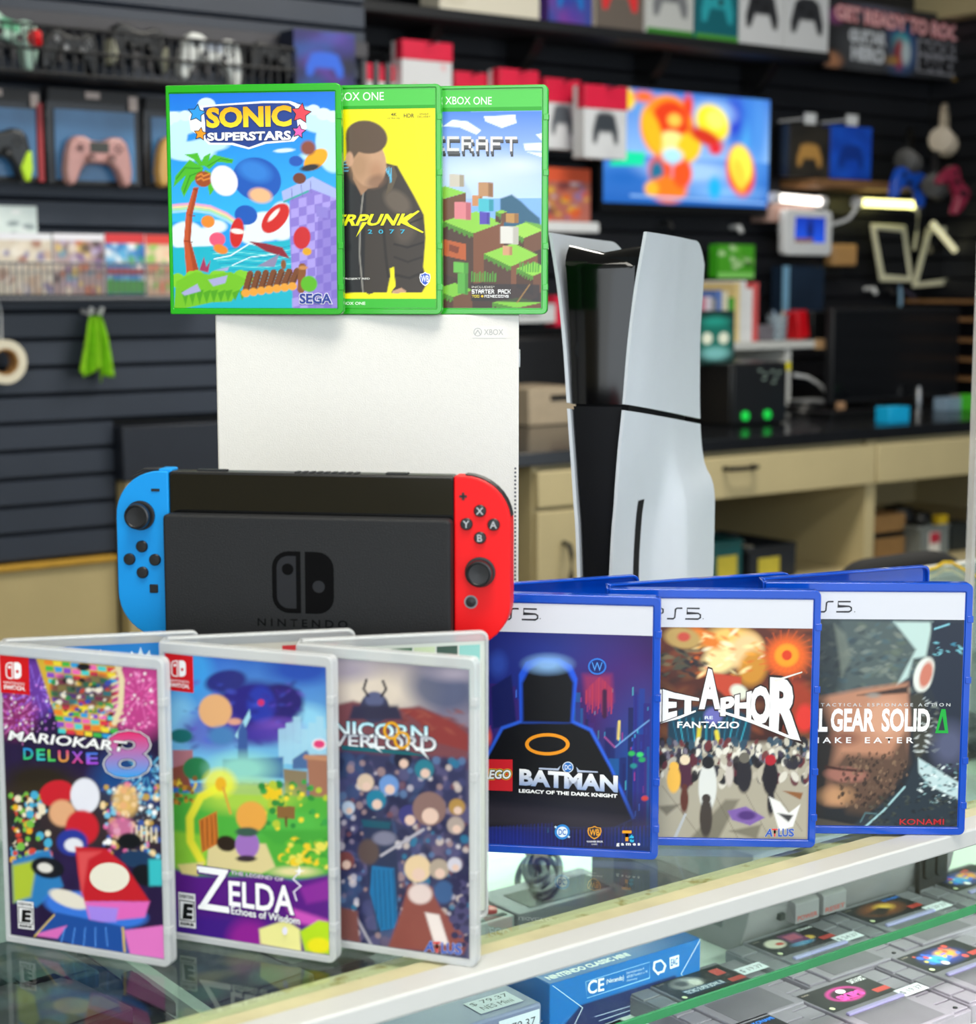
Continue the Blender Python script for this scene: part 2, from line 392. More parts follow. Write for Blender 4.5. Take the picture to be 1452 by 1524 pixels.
# ------------------------------------------------------------------ the room shell
M_SLAT = mat('black_slat_paint', '#2c3340', 0.45, var=0.10, scale=6, bump=0.15, bscale=60)
M_SLATR = mat('shaded_slat_paint', '#15171d', 0.45, var=0.10, scale=6, bump=0.15, bscale=60)  # same black slat paint, darkened: the weaker daylight here is put into the colour
M_SLATB = mat('black_groove_paint', '#0c0d10', 0.8)
M_BEIGE = mat('beige_paint', '#b5a578', 0.6, var=0.04, scale=8, bump=0.05)
M_BEIGE_D = mat('beige_laminate', '#bfb086', 0.45, var=0.03, scale=10)
M_BLKTOP = mat('black_laminate', '#17191d', 0.22, var=0.15, scale=20, coat=0.2)
M_BLACK = mat('black_plastic', '#0d0e10', 0.35, var=0.1)
M_BLACKM = mat('matte_black_metal', '#15161a', 0.5, var=0.1)
M_WHITE = mat('white_plastic', '#e4e6e8', 0.35, var=0.02)
M_WHITE_LAM = mat('white_laminate', '#cccdca', 0.4, var=0.015, scale=30)
M_CHROME = mat('brushed_steel', '#9a9ca0', 0.3, metal=1.0)
M_CARD = mat('brown_cardboard', '#a37a48', 0.8, var=0.08)
M_CREAM = mat('cream_card', '#d8d0bb', 0.7, var=0.03)
M_MUST = mat('mustard_paint', '#b98e2a', 0.6)
M_OAK = mat('oak_shelf', '#8a6440', 0.5, var=0.15, scale=15)
NW = 4.07; ZT_ = .915
UC = 4.97
def room(name, mb, m, parent=None, u=0, n=0, z=0, **k):
    if parent is not None: return obj(name, mb, m, parent, loc=(u, n, z), **k)
    return obj(name, mb, m, None, loc=W(u, n, z), rot=YAW, **k)
fl = bpy.data.materials.new('vinyl_floor_tiles'); fl.use_nodes = True; nt = fl.node_tree; b = nt.nodes['Principled BSDF']
br = nt.nodes.new('ShaderNodeTexBrick'); br.offset = 0; br.inputs['Scale'].default_value = 1; br.inputs['Brick Width'].default_value = 0.45; br.inputs['Row Height'].default_value = 0.45
br.inputs['Mortar Size'].default_value = 0.004; br.inputs['Color1'].default_value = hx('#8e8878') + (1,); br.inputs['Color2'].default_value = hx('#857f70') + (1,); br.inputs['Mortar'].default_value = hx('#4b463c') + (1,)
tc = nt.nodes.new('ShaderNodeTexCoord'); nt.links.new(tc.outputs['Object'], br.inputs['Vector']); nt.links.new(br.outputs[0], b.inputs[0]); b.inputs['Roughness'].default_value = 0.4
struct(room('floor', MB().box(-5, UC + .1, -3.2, 4.2, -0.05, 0), fl))
ceil_m = mat('ceiling_tile', '#cfcdc6', 0.8, bump=0.3, bscale=90)
struct(room('ceiling', MB().box(-5, UC + .1, -3.2, 4.2, 2.85, 2.9), ceil_m))
NL = 3.52                                        # the left part of the back wall stands further forward
U_END = on_n(171, 750, NL)[0]; U_J = on_n(545, 300, NL)[0]
Z_LB = on_n(85, 833, NL)[1]; Z_MB = on_n(5, 851, NL)[1]
wb = struct(room('wall_back', MB().box(U_J - .09, UC + .1, NW + .018, NW + .12, 0, 2.85), M_SLATB))
wl = struct(room('wall_back_left', MB().box(-5, U_J, NL + .018, NL + .12, 0, 2.85).box(U_J - .10, U_J, NL + .12, NW + .018, 0, 2.85), M_SLATB)); wl.name = 'wall_jog'
def slat_row(parent, x0, x1, z, N, pitch=0.068):
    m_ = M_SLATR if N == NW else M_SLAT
    prof = [(N + .018, z + .002), (N + .006, z + .004), (N, z + .009), (N, z + pitch - .003), (N + .004, z + pitch - .001), (N + .018, z + pitch - .001)]
    return obj('slat', MB().prism(prof, x0, x1, 'x'), m_, parent)
z = 0.9525
while z < 2.78:
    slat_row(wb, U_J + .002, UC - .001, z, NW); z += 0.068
z = Z_LB
while z < 2.78:
    slat_row(wl, -3.2, U_END if z < 1.0 else U_J - .001, z, NL, .0585); z += 0.0585
struct(room('baseboard_back', MB().box(-4.9, U_END, NL - .012, NL + .018, 0, 0.10), M_SLATB, bevel=.003))
struct(room('trim_1', MB().box(-4.9, U_END, NL - .010, NL + .018, Z_MB, Z_LB - .001), M_MUST, bevel=.003))
struct(room('wainscot_back', MB().box(-4.9, U_END, NL + .002, NL + .017, 0.10, Z_MB - .001), M_BEIGE))
zz_ = on_n(180, 636, 3.478)[1]
pb = room('end_panel', MB().box(U_END + .012, U_J - .002, 3.485, NL + .017, 0.0, ZT_ - .002), M_BEIGE, bevel=.002); tag(pb, 'beige upright panel beside the mustard wall trim', 'panel')
pk = room('wall_board', MB().box(U_END + .004, U_J - .002, 3.480, NL + .017, ZT_, zz_), mat('smooth_black_paint', '#1b202b', .4), bevel=.002); tag(pk, 'smooth black board above the beige panel left of the white slab console', 'board')
wr = struct(room('wall_right', MB().box(UC + .018, UC + .12, 0.2, NW + .018, 0, 2.85), M_SLATB))
z = 0.95
while z < 2.80:
    prof = [(UC + .018, z + .002), (UC + .004, z + .005), (UC, z + .009), (UC, z + .065), (UC + .018, z + .067)]
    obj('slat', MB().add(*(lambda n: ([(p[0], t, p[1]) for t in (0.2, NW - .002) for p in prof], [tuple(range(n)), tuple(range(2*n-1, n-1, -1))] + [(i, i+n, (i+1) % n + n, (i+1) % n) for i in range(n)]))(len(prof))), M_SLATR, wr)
    z += 0.068
struct(room('wall_left', MB().box(-5.1, -5, -3.2, 4.2, 0, 2.85), M_BEIGE))
# ceiling fittings
M_TUBE = mat('lit_diffuser', '#fff6e4', 0.5, emit=5.0)
for i, (u, n) in enumerate(((0.3, 0.2), (2.6, 2.3), (0.3, 2.3), (2.6, 0.2))):
    t = thing('ceiling_light', ['recessed fluorescent ceiling light over the glass counter', 'recessed fluorescent ceiling light in front of the television wall',
              'recessed fluorescent ceiling light over the left wall display', 'recessed fluorescent ceiling light beyond the right end of the glass counter'][i], 'ceiling light', W(u, n, 2.85), YAW)
    obj('frame', MB().ring(rrect(-.62, .62, -.32, .32, .01), rrect(-.58, .58, -.28, .28, .01), -.03, 0, 'z'), M_WHITE, t)
    obj('diffuser', MB().box(-.58, .58, -.28, .28, -.018, -.008), M_TUBE, t)

# ------------------------------------------------------------------ back counter and its cabinets
NF = 3.12; ZT = 0.9605; NFT = 3.10; U_W = on_n(690, 650, NFT)[0]
ct = room('worktop', MB().prism([(0,0),(4.965-U_W,0),(4.965-U_W,NW-NFT-.001),(U_J+.004-U_W,NW-NFT-.001),(U_J+.004-U_W,3.476-NFT),(0,3.476-NFT)], ZT - .032, ZT, 'z'), M_BLKTOP, u=U_W, n=NFT, bevel=.003)
tag(ct, 'long black laminate worktop along the dark slat wall', 'worktop')
sp_ = room('backsplash', MB().box(U_J + .003, UC - .003, NW - .006, NW + .017, ZT + .001, 1.0), M_BLACKM); struct(sp_); sp_.name = 'trim_2'
def ux(px, py, n=NF): return on_n(px, py, n)[0]
def zx(px, py, n=NF): return on_n(px, py, n)[1]
Z_DR = zx(811, 757); Z_SH = zx(1200, 862)
u_a, u_b, u_c, u_d = U_W + .008, ux(790, 850), ux(1035, 700) - .25, ux(1296, 700)
def handle(parent, x, z, vertical=False, L=.10):
    m = MB()
    a = [(-L/2, 0, 0), (-L/2 + .004, -.022, 0), (-L/4, -.030, 0), (L/4, -.030, 0), (L/2 - .004, -.022, 0), (L/2, 0, 0)]
    if vertical: a = [(0, p[1], p[0]) for p in a]
    m.tube([(p[0] + x, p[1] - .019, p[2] + z) for p in a], .006, 8)
    return obj('handle', m, M_BLACK, parent, smooth=True)
def cabinet(label, u0, u1, kind):
    w = u1 - u0 - .002
    t = thing('cabinet', label, 'cabinet', W(u0 + .001, NF, 0), YAW)
    D = (NW if u0 > U_J else 3.478) - NF - .002; top = ZT - .034; m = MB()
    m.box(0, .018, 0, D, .08, top); m.box(w - .018, w, 0, D, .08, top); m.box(.018, w - .018, D - .01, D, .08, top); m.box(.018, w - .018, 0, D - .01, .08, .098)
    m.box(.018, w - .018, .02, D - .01, top - .018, top); m.box(.018, w - .018, .02, D - .01, Z_DR - .018, Z_DR)
    if kind == 'open': m.box(.018, w - .018, 0, D - .01, Z_SH - .02, Z_SH)
    m.box(.0, w, .05, .07, 0, .08)
    obj('carcass', m, M_BEIGE_D, t, bevel=.001)
    if kind == 'open':
        d = obj('drawer', MB().box(.004, w - .004, -.019, -.001, Z_DR - .016, top - .012), M_BEIGE_D, t, bevel=.003)
        hh = handle(d, w*.42, (Z_DR + top)/2 + .01)
        for k in range(6):
            pass
    else:
        d = obj('drawer', MB().box(.004, w - .004, -.019, -.001, Z_DR + .004, top - .012), M_BEIGE_D, t, bevel=.003)
        for k in (0, 1):
            x0 = .004 + k*(w/2); x1 = w/2 - .002 + k*(w/2 - .002)
            dd = obj('door', MB().box(x0, x1, -.019, -.001, .09, Z_DR - .004), M_BEIGE_D, t, bevel=.003)
            handle(dd, x1 - .05 if k == 0 else x0 + .055, Z_DR - .13, True)
    return t
w_ = (u_b - u_a)
cabinet('beige cabinet at the left end of the black worktop', u_a, U_J + .002, 'doors')
cabinet('beige cabinet second from the left end of the black worktop', U_J + .003, max(u_b, U_J + .2), 'doors') if u_b > U_J + .2 else None
cabinet('beige cabinet with black door handle seen between the two white consoles', u_b, u_c, 'doors')
cabinet('beige cabinet with wide drawer over an open cubby holding grey bins', u_c, u_d, 'open')
cabinet('beige cabinet at right with drawer over an open cubby of boxes', u_d, 4.962, 'open')

# ------------------------------------------------------------------ the glass display counter
N0, N1 = 0.722, 1.475; UL, UR = -0.9, 2.6; ZS = EYE - 0.60; ZG = EYE - 0.49
G_TOP = glass_mat('counter_glass', '#f2f8f5', 0.012, 0.0, 1.42, 0.06)
G_CLR = glass_mat('clear_glass', '#f2faf6', 0.0, 0.0, 1.4)
M_GEDGE = mat('green_glass_edge', '#1d5a36', 0.2, coat=0.6, alpha=0.9)
M_FRAME = mat('cream_frame_lacquer', '#cdc69c', 0.5, var=0.10, scale=30, bump=0.1)
dirty = mat('stained_cream_frame', '#d9d2a4', 0.5, var=0.10, scale=90, bump=0.1)
for e_, c_ in zip(dirty.node_tree.nodes['Color Ramp'].color_ramp.elements, ('#b09a5c', '#e0dab0')): e_.color = hx(c_) + (1,)
dirty.node_tree.nodes['Color Ramp'].color_ramp.elements[0].position = .30; dirty.node_tree.nodes['Color Ramp'].color_ramp.elements[1].position = .45
dc = thing('display_counter', 'long glass-topped shop display counter with a white front rim', 'display counter', W(0, 0, 0), YAW)
L = (UL, UR)
obj('glass_top', MB().box(UL, UR, .760, N1 - .02, CT - .006, CT), G_TOP, dc)
obj('white_rim', MB().box(UL, UR, N0, .742, CT - .012, CT + .0005), M_WHITE_LAM, dc, bevel=.0015)
obj('inner_rim', MB().box(UL, UR, .7425, .7565, CT - .012, CT - .001), M_FRAME, dc, bevel=.0008)
obj('rubber_gasket', MB().box(UL, UR, .7565, .7595, CT - .012, CT - .003), M_BLACK, dc)
obj('stained_frame', MB().box(UL, UR, .7575, .779, CT - .016, CT - .0065), dirty, dc)
st_l = obj('added_fill_strip', MB().box(.55, UR - .05, .762, .777, CT - .028, CT - .0165).box(.90, 1.60, N1 - .040, N1 - .025, CT - .028, CT - .0165), mat('fill_strip_glow', '#f4f6f4', .4, emit=.6), dc)  # glowing strips added to go with the two counter fill lights
obj('rear_rim', MB().box(UL, UR, N1 - .02, N1, CT - .016, CT + .0005), M_WHITE_LAM, dc, bevel=.0015)
obj('shelf_board', MB().box(UL, UR, .73, N1 - .01, ZS - .022, ZS - .001), M_BLKTOP, dc)
obj('rear_panel', MB().box(UL, UR, N1 - .008, N1 - .002, .06, CT - .017), M_WHITE_LAM, dc)
obj('end_panel', MB().box(UL, UL + .02, .735, N1 - .01, .0, CT - .018), M_WHITE_LAM, dc)
obj('end_panel', MB().box(UR - .02, UR, .735, N1 - .01, .0, CT - .018), M_WHITE_LAM, dc)
obj('base_board', MB().box(UL + .02, UR - .02, .735, N1 - .01, .06, .30), M_WHITE_LAM, dc)
NGE = on_z(1200, 1430, ZG)[1]
gs = obj('glass_shelf', MB().box(on_z(830, 1524, ZG)[0] - .35, UR - .022, NGE + .0005, N1 - .012, ZG - .005, ZG), G_CLR, dc)
obj('polished_edge', MB().box(on_z(830, 1524, ZG)[0] - .35, UR - .022, NGE - .0025, NGE, ZG - .0055, ZG + .0005), M_GEDGE, gs)
# pale lining paper on the shelf
lp = MB(); 
pu0 = on_z(690, 1400, ZS)[0]
room_paper = room('lining_paper', MB().box(pu0, 1.80, .80, N1 - .014, 0, .0012), mat('pale_green_paper', '#dfe8dc', 0.75, var=0.05, scale=12, bump=0.2, bscale=30), z=ZS)
tag(room_paper, 'pale creased lining paper on the shelf inside the glass counter', 'paper')
du = on_z(224, 1480, ZS)[0]
dv = room('divider_strip', MB().box(du - .006, du + .006, .76, N1 - .02, 0, .02), M_WHITE_LAM, z=ZS + .0)
tag(dv, 'white divider strip on the dark shelf at left inside the glass counter', 'divider')
# ------------------------------------------------------------------ consoles
# hidden low platform carrying the two upright consoles
pl = obj('platform', MB().box(-.215, .30, 1.335, 1.68, CT, CT + .049), M_WHITE_LAM, bevel=.002)
tag(pl, 'low white platform under the two upright white consoles', 'platform')
PT = CT + .0495

# white slab console standing on end, camera side plain
M_SHELL = mat('warm_white_shell', '#e2dfd8', 0.45, var=0.015, scale=200, bump=0.12, bscale=900)
cx0 = -.2088; wcs = .2325; top_z = CT + .344
con = thing('game_console', 'plain off-white slab game console standing on end behind the handheld console', 'game console', (cx0, 1.345, PT), 0)
hC = top_z - PT
obj('shell', MB().prism(rrect(0, wcs, 0, hC, .0015, 3), 0, .064), M_SHELL, con, bevel=.0012)
obj('seam', MB().ring(rrect(-.0006, wcs + .0006, -.0002, hC + .0003, .0015, 3), rrect(.001, wcs - .001, .001, hC - .001, .001, 3), .030, .0325), M_BLACK, con)
v = MB()
for k in range(54):
    zz = .012 + k*.0031
    v.lathe([(.0009, -.0001), (.0009, .0003)], 8, 'y', c=(wcs - .0026, 0, zz))
obj('vent_holes', v, mat('grey_vent', '#6f7073', 0.6), con, kind='stuff')
pw = MB(); pw.lathe([(.007, 0), (.007, .0015), (.006, .0015), (.006, .001), (0.0001, .001)], 20, 'x', c=(wcs, .032, .26))
obj('power_button', pw, M_WHITE, con)
A = Art(26, 9, (0, 52, 0, 0, 18, 18), 2.0, '#e2dfd8')
A.disc(8, 9, 6.5, 6.5, '#a9a9a6'); A.disc(8, 9, 5.4, 5.4, '#dcdad4')
A.stroke([(3.5, 13.8), (5.8, 9.2), (9, 6)], 1.3, '#a9a9a6'); A.stroke([(12.5, 13.8), (10.2, 9.2), (7, 6)], 1.3, '#a9a9a6')
A.text('XBOX', 17.5, 47, 4.6, 13.4, '#a9a9a6', 0.0)
lx, lz = on_yw(703, 503, 1.345)
A.build('embossed_logo', con, (lx - cx0, -.0003, lz - PT))

# upright white console with black core and flared side panels
M_PANEL = mat('cool_white_panel', '#c6ccd3', 0.38, var=0.01, scale=60, bump=0.05, bscale=1500)
M_GLOSS = mat('piano_black', '#040405', 0.09, coat=0.0, var=0.0, spec=.32)
M_CORE = mat('satin_black', '#06070b', 0.5, var=0.0, spec=.15); M_SLOT = mat('slot_black', '#030304', 0.7, spec=.2)
M_INN = mat('inner_white', '#d3d0c8', 0.5)
c0, _ = on_yw(884, 800, 1.452)
ps = thing('game_console', 'tall white game console with glossy black core and flared side panels', 'game console', (c0, 1.45, PT + .002), -math.radians(22))
HP = .358
zs_k = [0, .07, .115, .132, .165, .215, .262, .310, .358]
FX = [14, 15.5, 17.5, 19, 21.5, 25.5, 29, 34.5, 42.5]                 # half gap at the front edge, mm
#       u = 0    .25   .5   .62   1.0  (from front edge to rear)
TAB = {0: [14, 17, 21, 44, 48], .07: [15.5, 17.5, 21, 44, 49.5], .115: [17.5, 19.5, 24, 43, 49.5], .132: [19, 21.5, 27, 40, 47.5],
       .150: [20, 24, 30, 36.5, 39], .178: [22, 28, 32, 33.5, 35], .215: [25.5, 31, 33, 33.5, 33.5], .262: [29, 34, 35, 34.5, 33], .310: [34.5, 38, 38, 37, 35], .358: [42.5, 43.5, 42.5, 40.5, 37]}
UK = [0, .25, .5, .62, 1.0]
def smooth_interp(x, xs, ys):
    # monotone cubic (Fritsch-Carlson)
    xs = list(xs); ys = list(ys); n = len(xs)
    d = [(ys[i+1] - ys[i])/(xs[i+1] - xs[i]) for i in range(n - 1)]
    m = [d[0]] + [0 if d[i-1]*d[i] <= 0 else 2*d[i-1]*d[i]/(d[i-1] + d[i]) for i in range(1, n - 1)] + [d[-1]]
    i = max(0, min(n - 2, next((k for k in range(n - 1) if x <= xs[k+1]), n - 2)))
    h = xs[i+1] - xs[i]; t = (x - xs[i])/h; t = max(0, min(1, t))
    return ys[i]*(2*t**3 - 3*t**2 + 1) + h*m[i]*(t**3 - 2*t**2 + t) + ys[i+1]*(-2*t**3 + 3*t**2) + h*m[i+1]*(t**3 - t**2)
ZK = sorted(TAB)
def panel_x(u, z):
    cols = [smooth_interp(z, ZK, [TAB[k][j] for k in ZK]) for j in range(5)]
    return smooth_interp(u, UK, cols)/1000
def left_x(u, z):
    f = smooth_interp(z, zs_k, FX); return -(f + 3*math.sin(math.pi*u)*1.2 + 8*u*(1 - z/HP))/1000
DEP = .205
def zgap(u): return .2150 - .026*u
def ztop(u): return HP - .004*u - (.020*max(0, (u - .80)/.20)**2.2 if u > .8 else 0)
def ydepth(u, z): return .001 + DEP*u
def side(fx, lo, hi, name, hollow=None):
    NU, NZ = 28, 26; P = []
    for j in range(NZ + 1):
        row = []
        for i in range(NU + 1):
            u = i/NU; z = lo(u) + (hi(u) - lo(u))*j/NZ
            row.append((fx(u, z), ydepth(u, z), z))
        P.append(row)
    return MB().grid(P)
for fx, sg in ((panel_x, 1), (left_x, -1)):
    for nm, lo, hi in (('upper_side_panel', lambda u: zgap(u) + .0025, ztop), ('lower_side_panel', lambda u: .004, lambda u: zgap(u) - .0025)):
        mb = side(fx, lo, hi, nm)
        # thickness built by hand: inner copy shifted toward the core
        n = len(mb.v); T = .0028
        NU, NZ = 28, 26
        mb.v += [(p[0] - sg*T, p[1] + .0003, p[2]) for p in mb.v]
        mb.f += [tuple(i + n for i in f[::-1]) for f in mb.f]
        idx = lambda j, i: j*(NU + 1) + i
        edge = [idx(0, i) for i in range(NU)] + [idx(j, NU) for j in range(NZ)] + [idx(NZ, i) for i in range(NU, 0, -1)] + [idx(j, 0) for j in range(NZ, 0, -1)]
        for a_, b_ in zip(edge, edge[1:] + edge[:1]): mb.f.append((a_, b_, b_ + n, a_ + n))
        o = obj(nm, mb, M_PANEL, ps, smooth=True)
        if sg == 1 and nm[0] == 'l':      # disc slot
            s1 = MB(); u1 = .255
            Pf = []
            for k in range(25):
                z = .022 + (.131 - .022)*k/24
                Pf.append([(fx(u, z) + .0004, ydepth(u, z), z) for u in (u1, u1 + .035, u1 + .07)])
            s1.grid(Pf); obj('disc_slot', s1, M_SLOT, o)
# core: satin body, lower front, glossy upper front with rolled top lip
def hw(z): return max(.011, (smooth_interp(z, zs_k, FX) - 4.0)/1000*(1.0 if z < .2 else 1 - .20*(z - .2)/.158))
body = MB(); rows = []
for k in range(25):
    z = .006 + (.338 - .006)*k/24; h = hw(z)
    rows.append([(-h, .012, z), (-h, .19, z), (h + .004, .19, z), (h + .004, .012, z)])
bv = [p for r in rows for p in r]; bf = []
for k in range(24):
    for i in range(4): bf.append((k*4 + i, k*4 + (i + 1) % 4, (k + 1)*4 + (i + 1) % 4, (k + 1)*4 + i))
bf += [(3, 2, 1, 0), (96, 97, 98, 99)]
obj('core', MB().add(bv, bf), M_CORE, ps)
def front(z0, z1, lip, name, m, dy=0):
    P = []
    NZ = 30
    for k in range(NZ + 1):
        t = k/NZ; z = z0 + (z1 - z0)*t; row = []
        for i in range(17):
            s_ = -1 + i/8.0; h = hw(z) + (.004 if s_ > 0 else 0)*s_
            y = .0060 + dy + .0012*s_*s_ + .17*s_*h
            zz = z + (.007*(s_*s_)*(t if lip else 0))
            if lip and z > z1 - .02: q = (z - z1 + .02)/.02; y += .016*q*q; zz = z - .006*q*q*(1 - abs(s_))
            row.append((s_*h*1.0, y, zz))
        P.append(row)
    if lip: P.append([(p[0]*.98, .075, p[2] - .004) for p in P[-1]])
    return obj(name, MB().grid(P), m, ps, smooth=True)
front(.006, .2145, False, 'lower_front', M_CORE, .002)
front(.2165, .348, True, 'glossy_front', M_GLOSS)
ft = MB(); ft.lathe([(.040, -.002), (.040, .003), (.036, .0045)], 32, 'z', c=(0, .10, 0)); obj('stand_foot', ft, M_CORE, ps)
A = Art(14, 12, (0, 14, 0, 0, 12, 12), 3, '#dfe3e6')
# ------------------------------------------------------------------ handheld console in its dock
M_DOCK = mat('charcoal_dock_plastic', '#1d1e20', 0.62, var=0.04, spec=.35, scale=300, bump=0.25, bscale=1400)
M_SCR = mat('glass_screen_black', '#050608', 0.05, coat=1.0, var=0)
M_CBLUE = mat('neon_blue_plastic', '#0090de', 0.5, var=0.01, spec=.35); M_CRED = mat('neon_red_plastic', '#ee0008', 0.5, var=0.01, spec=.35)
M_BTN = mat('black_buttons', '#17181b', 0.38, var=0.03)
dyaw = -math.radians(9)
dx, _ = on_yw(456, 850, 1.030); DZ = EYE - .2395
rs = obj('riser_box', MB().box(-.075, .075, .004, .050, 0, DZ - CT - .0005), M_BLACKM, loc=(dx, 1.028, CT), rot=dyaw, bevel=.002)
tag(rs, 'plain black riser box under the handheld console dock', 'box')
dk = thing('console_dock', 'charcoal handheld console dock with a dark emblem on its front', 'dock', (dx, 1.022, DZ), dyaw)
obj('front_plate', MB().prism(rrect(-.0875, .0875, 0, .104, .003), 0, .011), M_DOCK, dk, bevel=.0015)
obj('rear_housing', MB().prism(rrect(-.0865, .0865, 0, .103, .003), .0285, .052), M_DOCK, dk, bevel=.0015)
obj('base', MB().box(-.0865, .0865, .011, .0285, 0, .0260), M_DOCK, dk)
A = Art(60, 50, (422 - 49, 422 + 109 - 20, 815, 815, 950, 950), 3, '#1d1e20')
def switch_logo(A, x0, x1, y0, y1, fg, bgc, wf=.115):
    w = x1 - x0; h = y1 - y0; xm = (x0 + x1)/2; g = w*.035; r = w*.27; t = w*.075
    L = A.layer
    A.poly(rrect(x0, xm - g, y0, y1, [r, .01, .01, r], 6), fg, L)
    A.poly(rrect(x0 + t, xm - g - t, y0 + t, y1 - t, [r - t, .01, .01, r - t], 6), bgc, L + 1)
    A.poly(rrect(xm + g, x1, y0, y1, [.01, r, r, .01], 6), fg, L)
    n = 20
    for cx_, cy_, rr_, c_ in ((x0 + w*.255, y0 + h*.29, w*.095, fg), (x0 + w*.755, y0 + h*.56, w*.10, bgc)):
        A.poly([(cx_ + rr_*math.cos(2*math.pi*i/n), cy_ + rr_*math.sin(2*math.pi*i/n)) for i in range(n)], c_, L + 2)
    A.layer = L + 3
switch_logo(A, 411, 504, 823, 917, '#060607', '#2b2c2f')
A.text('N I N T E N D O', 388, 528 - 4, 926, 938, '#0b0c0d', .01)
e = A.build('emblem', dk, ((373 - 461)/2.47/1000, -.00002, .104 - (950 - 771)/2.53/1000), m=INK_DULL, sheet=False)
e.scale = ((511 - 373)/2.47/60.0, 1, (950 - 815)/2.53/50.0)

hh = thing('handheld_console', 'black handheld console with a blue left and a red right controller, sitting in the dock', 'handheld console', (dx, 1.022, DZ + .0205), dyaw)
hh.location = Vector((dx, 1.022, DZ + .0265)) + Matrix.Rotation(dyaw, 3, 'Z') @ Vector((.0, .013, 0)); hh.scale = (1.012, 1, 1)
K = MB().prism(rrect(-.0865, .0865, 0, .102, .002), 0, .0138)
bd = obj('body', K, M_BLACK, hh, bevel=.0012)
obj('screen', MB().prism(rrect(-.0855, .0855, .0015, .1005, .002), -.0004, .0002), M_SCR, hh)
tv = MB()
for k in range(9): tv.box(-.010 + k*.0045, -.0075 + k*.0045, .003, .010, .1015, .1026)
tv.box(-.070, -.052, .004, .009, .1015, .1030); tv.box(.045, .058, .004, .010, .1015, .1028)
obj('top_vents', tv, M_BLACKM, hh, kind='stuff')
def joycon(side):
    sg = side
    if sg < 0: out = rrect(-.1195, -.0865, 0, .102, [.0275, .0008, .0008, .0275], 10); m = M_CBLUE
    else: out = rrect(.0865, .1195, 0, .102, [.0008, .0275, .0275, .0008], 10); m = M_CRED
    o = obj('side_controller', MB().prism(out, -.0012, .0150), m, hh, bevel=.0022, seg=3)
    o['label'] = 'bright blue left controller' if sg < 0 else 'bright red right controller'
    def stick(x, z):
        s1 = obj('stick_base', MB().lathe([(.0090, 0.0), (.0090, .0016), (.0078, .0018)], 28, 'y', c=(x, -.0012, z)), M_BTN, o, smooth=True)
        s2 = obj('thumbstick', MB().lathe([(.0035, .0018), (.0035, .0055), (.0072, .0062), (.0080, .0078), (.0076, .0096), (.0066, .0100), (.0060, .0092), (.0001, .0088)], 28, 'y', c=(x + .0006, -.0012, z + .0003)), M_BTN, o, smooth=True)
    def btn(x, z, r=.0036, ch=None):
        b_ = obj('button', MB().lathe([(r, -.0002), (r, .0014), (r - .0005, .0019), (.0001, .0020)], 22, 'y', c=(x, -.0012, z)), M_BTN, o, smooth=True)
        return b_
    def letter(ch, x, z, hgt=.0042):
        v_, f_ = text2d(ch, .01); mn = v_.min(0); mx = v_.max(0); sc = hgt/(mx[1] - mn[1]); cxx = (mn[0] + mx[0])/2; czz = (mn[1] + mx[1])/2
        obj('letter', MB().add([(x + (p[0] - cxx)*sc, -.00345, z + (p[1] - czz)*sc) for p in v_], f_), mat('grey_print', '#b9bcc0', 0.5), o)
    if sg < 0:
        stick(-.1040, .0750)
        for dx_, dz_ in ((0, .008), (-.008, 0), (.008, 0), (0, -.008)): btn(-.1035 + dx_, .0480 + dz_)
        obj('minus_button', MB().prism(rrect(-.0970, -.0918, .0898, .0914, .0003, 2), -.0018, 0), M_BTN, o)
        obj('capture_button', MB().prism(rrect(-.0995, -.0942, .0275, .0328, .0006, 2), -.0019, 0), M_BTN, o, bevel=.0003)
        obj('release_lip', MB().prism(rrect(-.093, -.0848, .1010, .1035, .0008, 2), .001, .013), m, o, bevel=.0006)
        obj('shoulder_button', MB().prism([(-.113, .0975), (-.104, .1028), (-.094, .1032), (-.094, .1018), (-.104, .1012)], .004, .012), M_BTN, o, bevel=.0004)
    else:
        stick(.1020, .0455)
        for ch, dx_, dz_ in (('X', 0, .008), ('Y', -.008, 0), ('A', .008, 0), ('B', 0, -.008)):
            btn(.1020 + dx_, .0740 + dz_); letter(ch, .1020 + dx_, .0740 + dz_)
        obj('plus_button', MB().box(.0898, .0942, -.0018, 0, .0896, .0910).box(.0913, .0927, -.0018, 0, .0881, .0925), M_BTN, o)
        obj('home_ring', MB().lathe([(.0040, 0), (.0040, .0006), (.0031, .0006), (.0031, 0)], 24, 'y', c=(.0965, -.0012, .0275)), mat('ring_grey', '#8b8d90', 0.4), o)
        obj('home_button', MB().lathe([(.0030, 0), (.0030, .0011), (.0001, .0013)], 22, 'y', c=(.0965, -.0012, .0275)), M_BTN, o)
        P_ = []
        for k in range(9):
            a = math.radians(88 - k*10); P_.append((.092 + .0285*math.cos(a) - .0005, .0745 + .0285*math.sin(a)))
        Q_ = [(p[0] - .0022*math.cos(math.radians(88 - i*10)), p[1] - .0022*math.sin(math.radians(88 - i*10))) for i, p in enumerate(P_)]
        obj('shoulder_button', MB().prism(P_ + Q_[::-1], .0035, .0125), M_BTN, o)
joycon(-1); joycon(1)
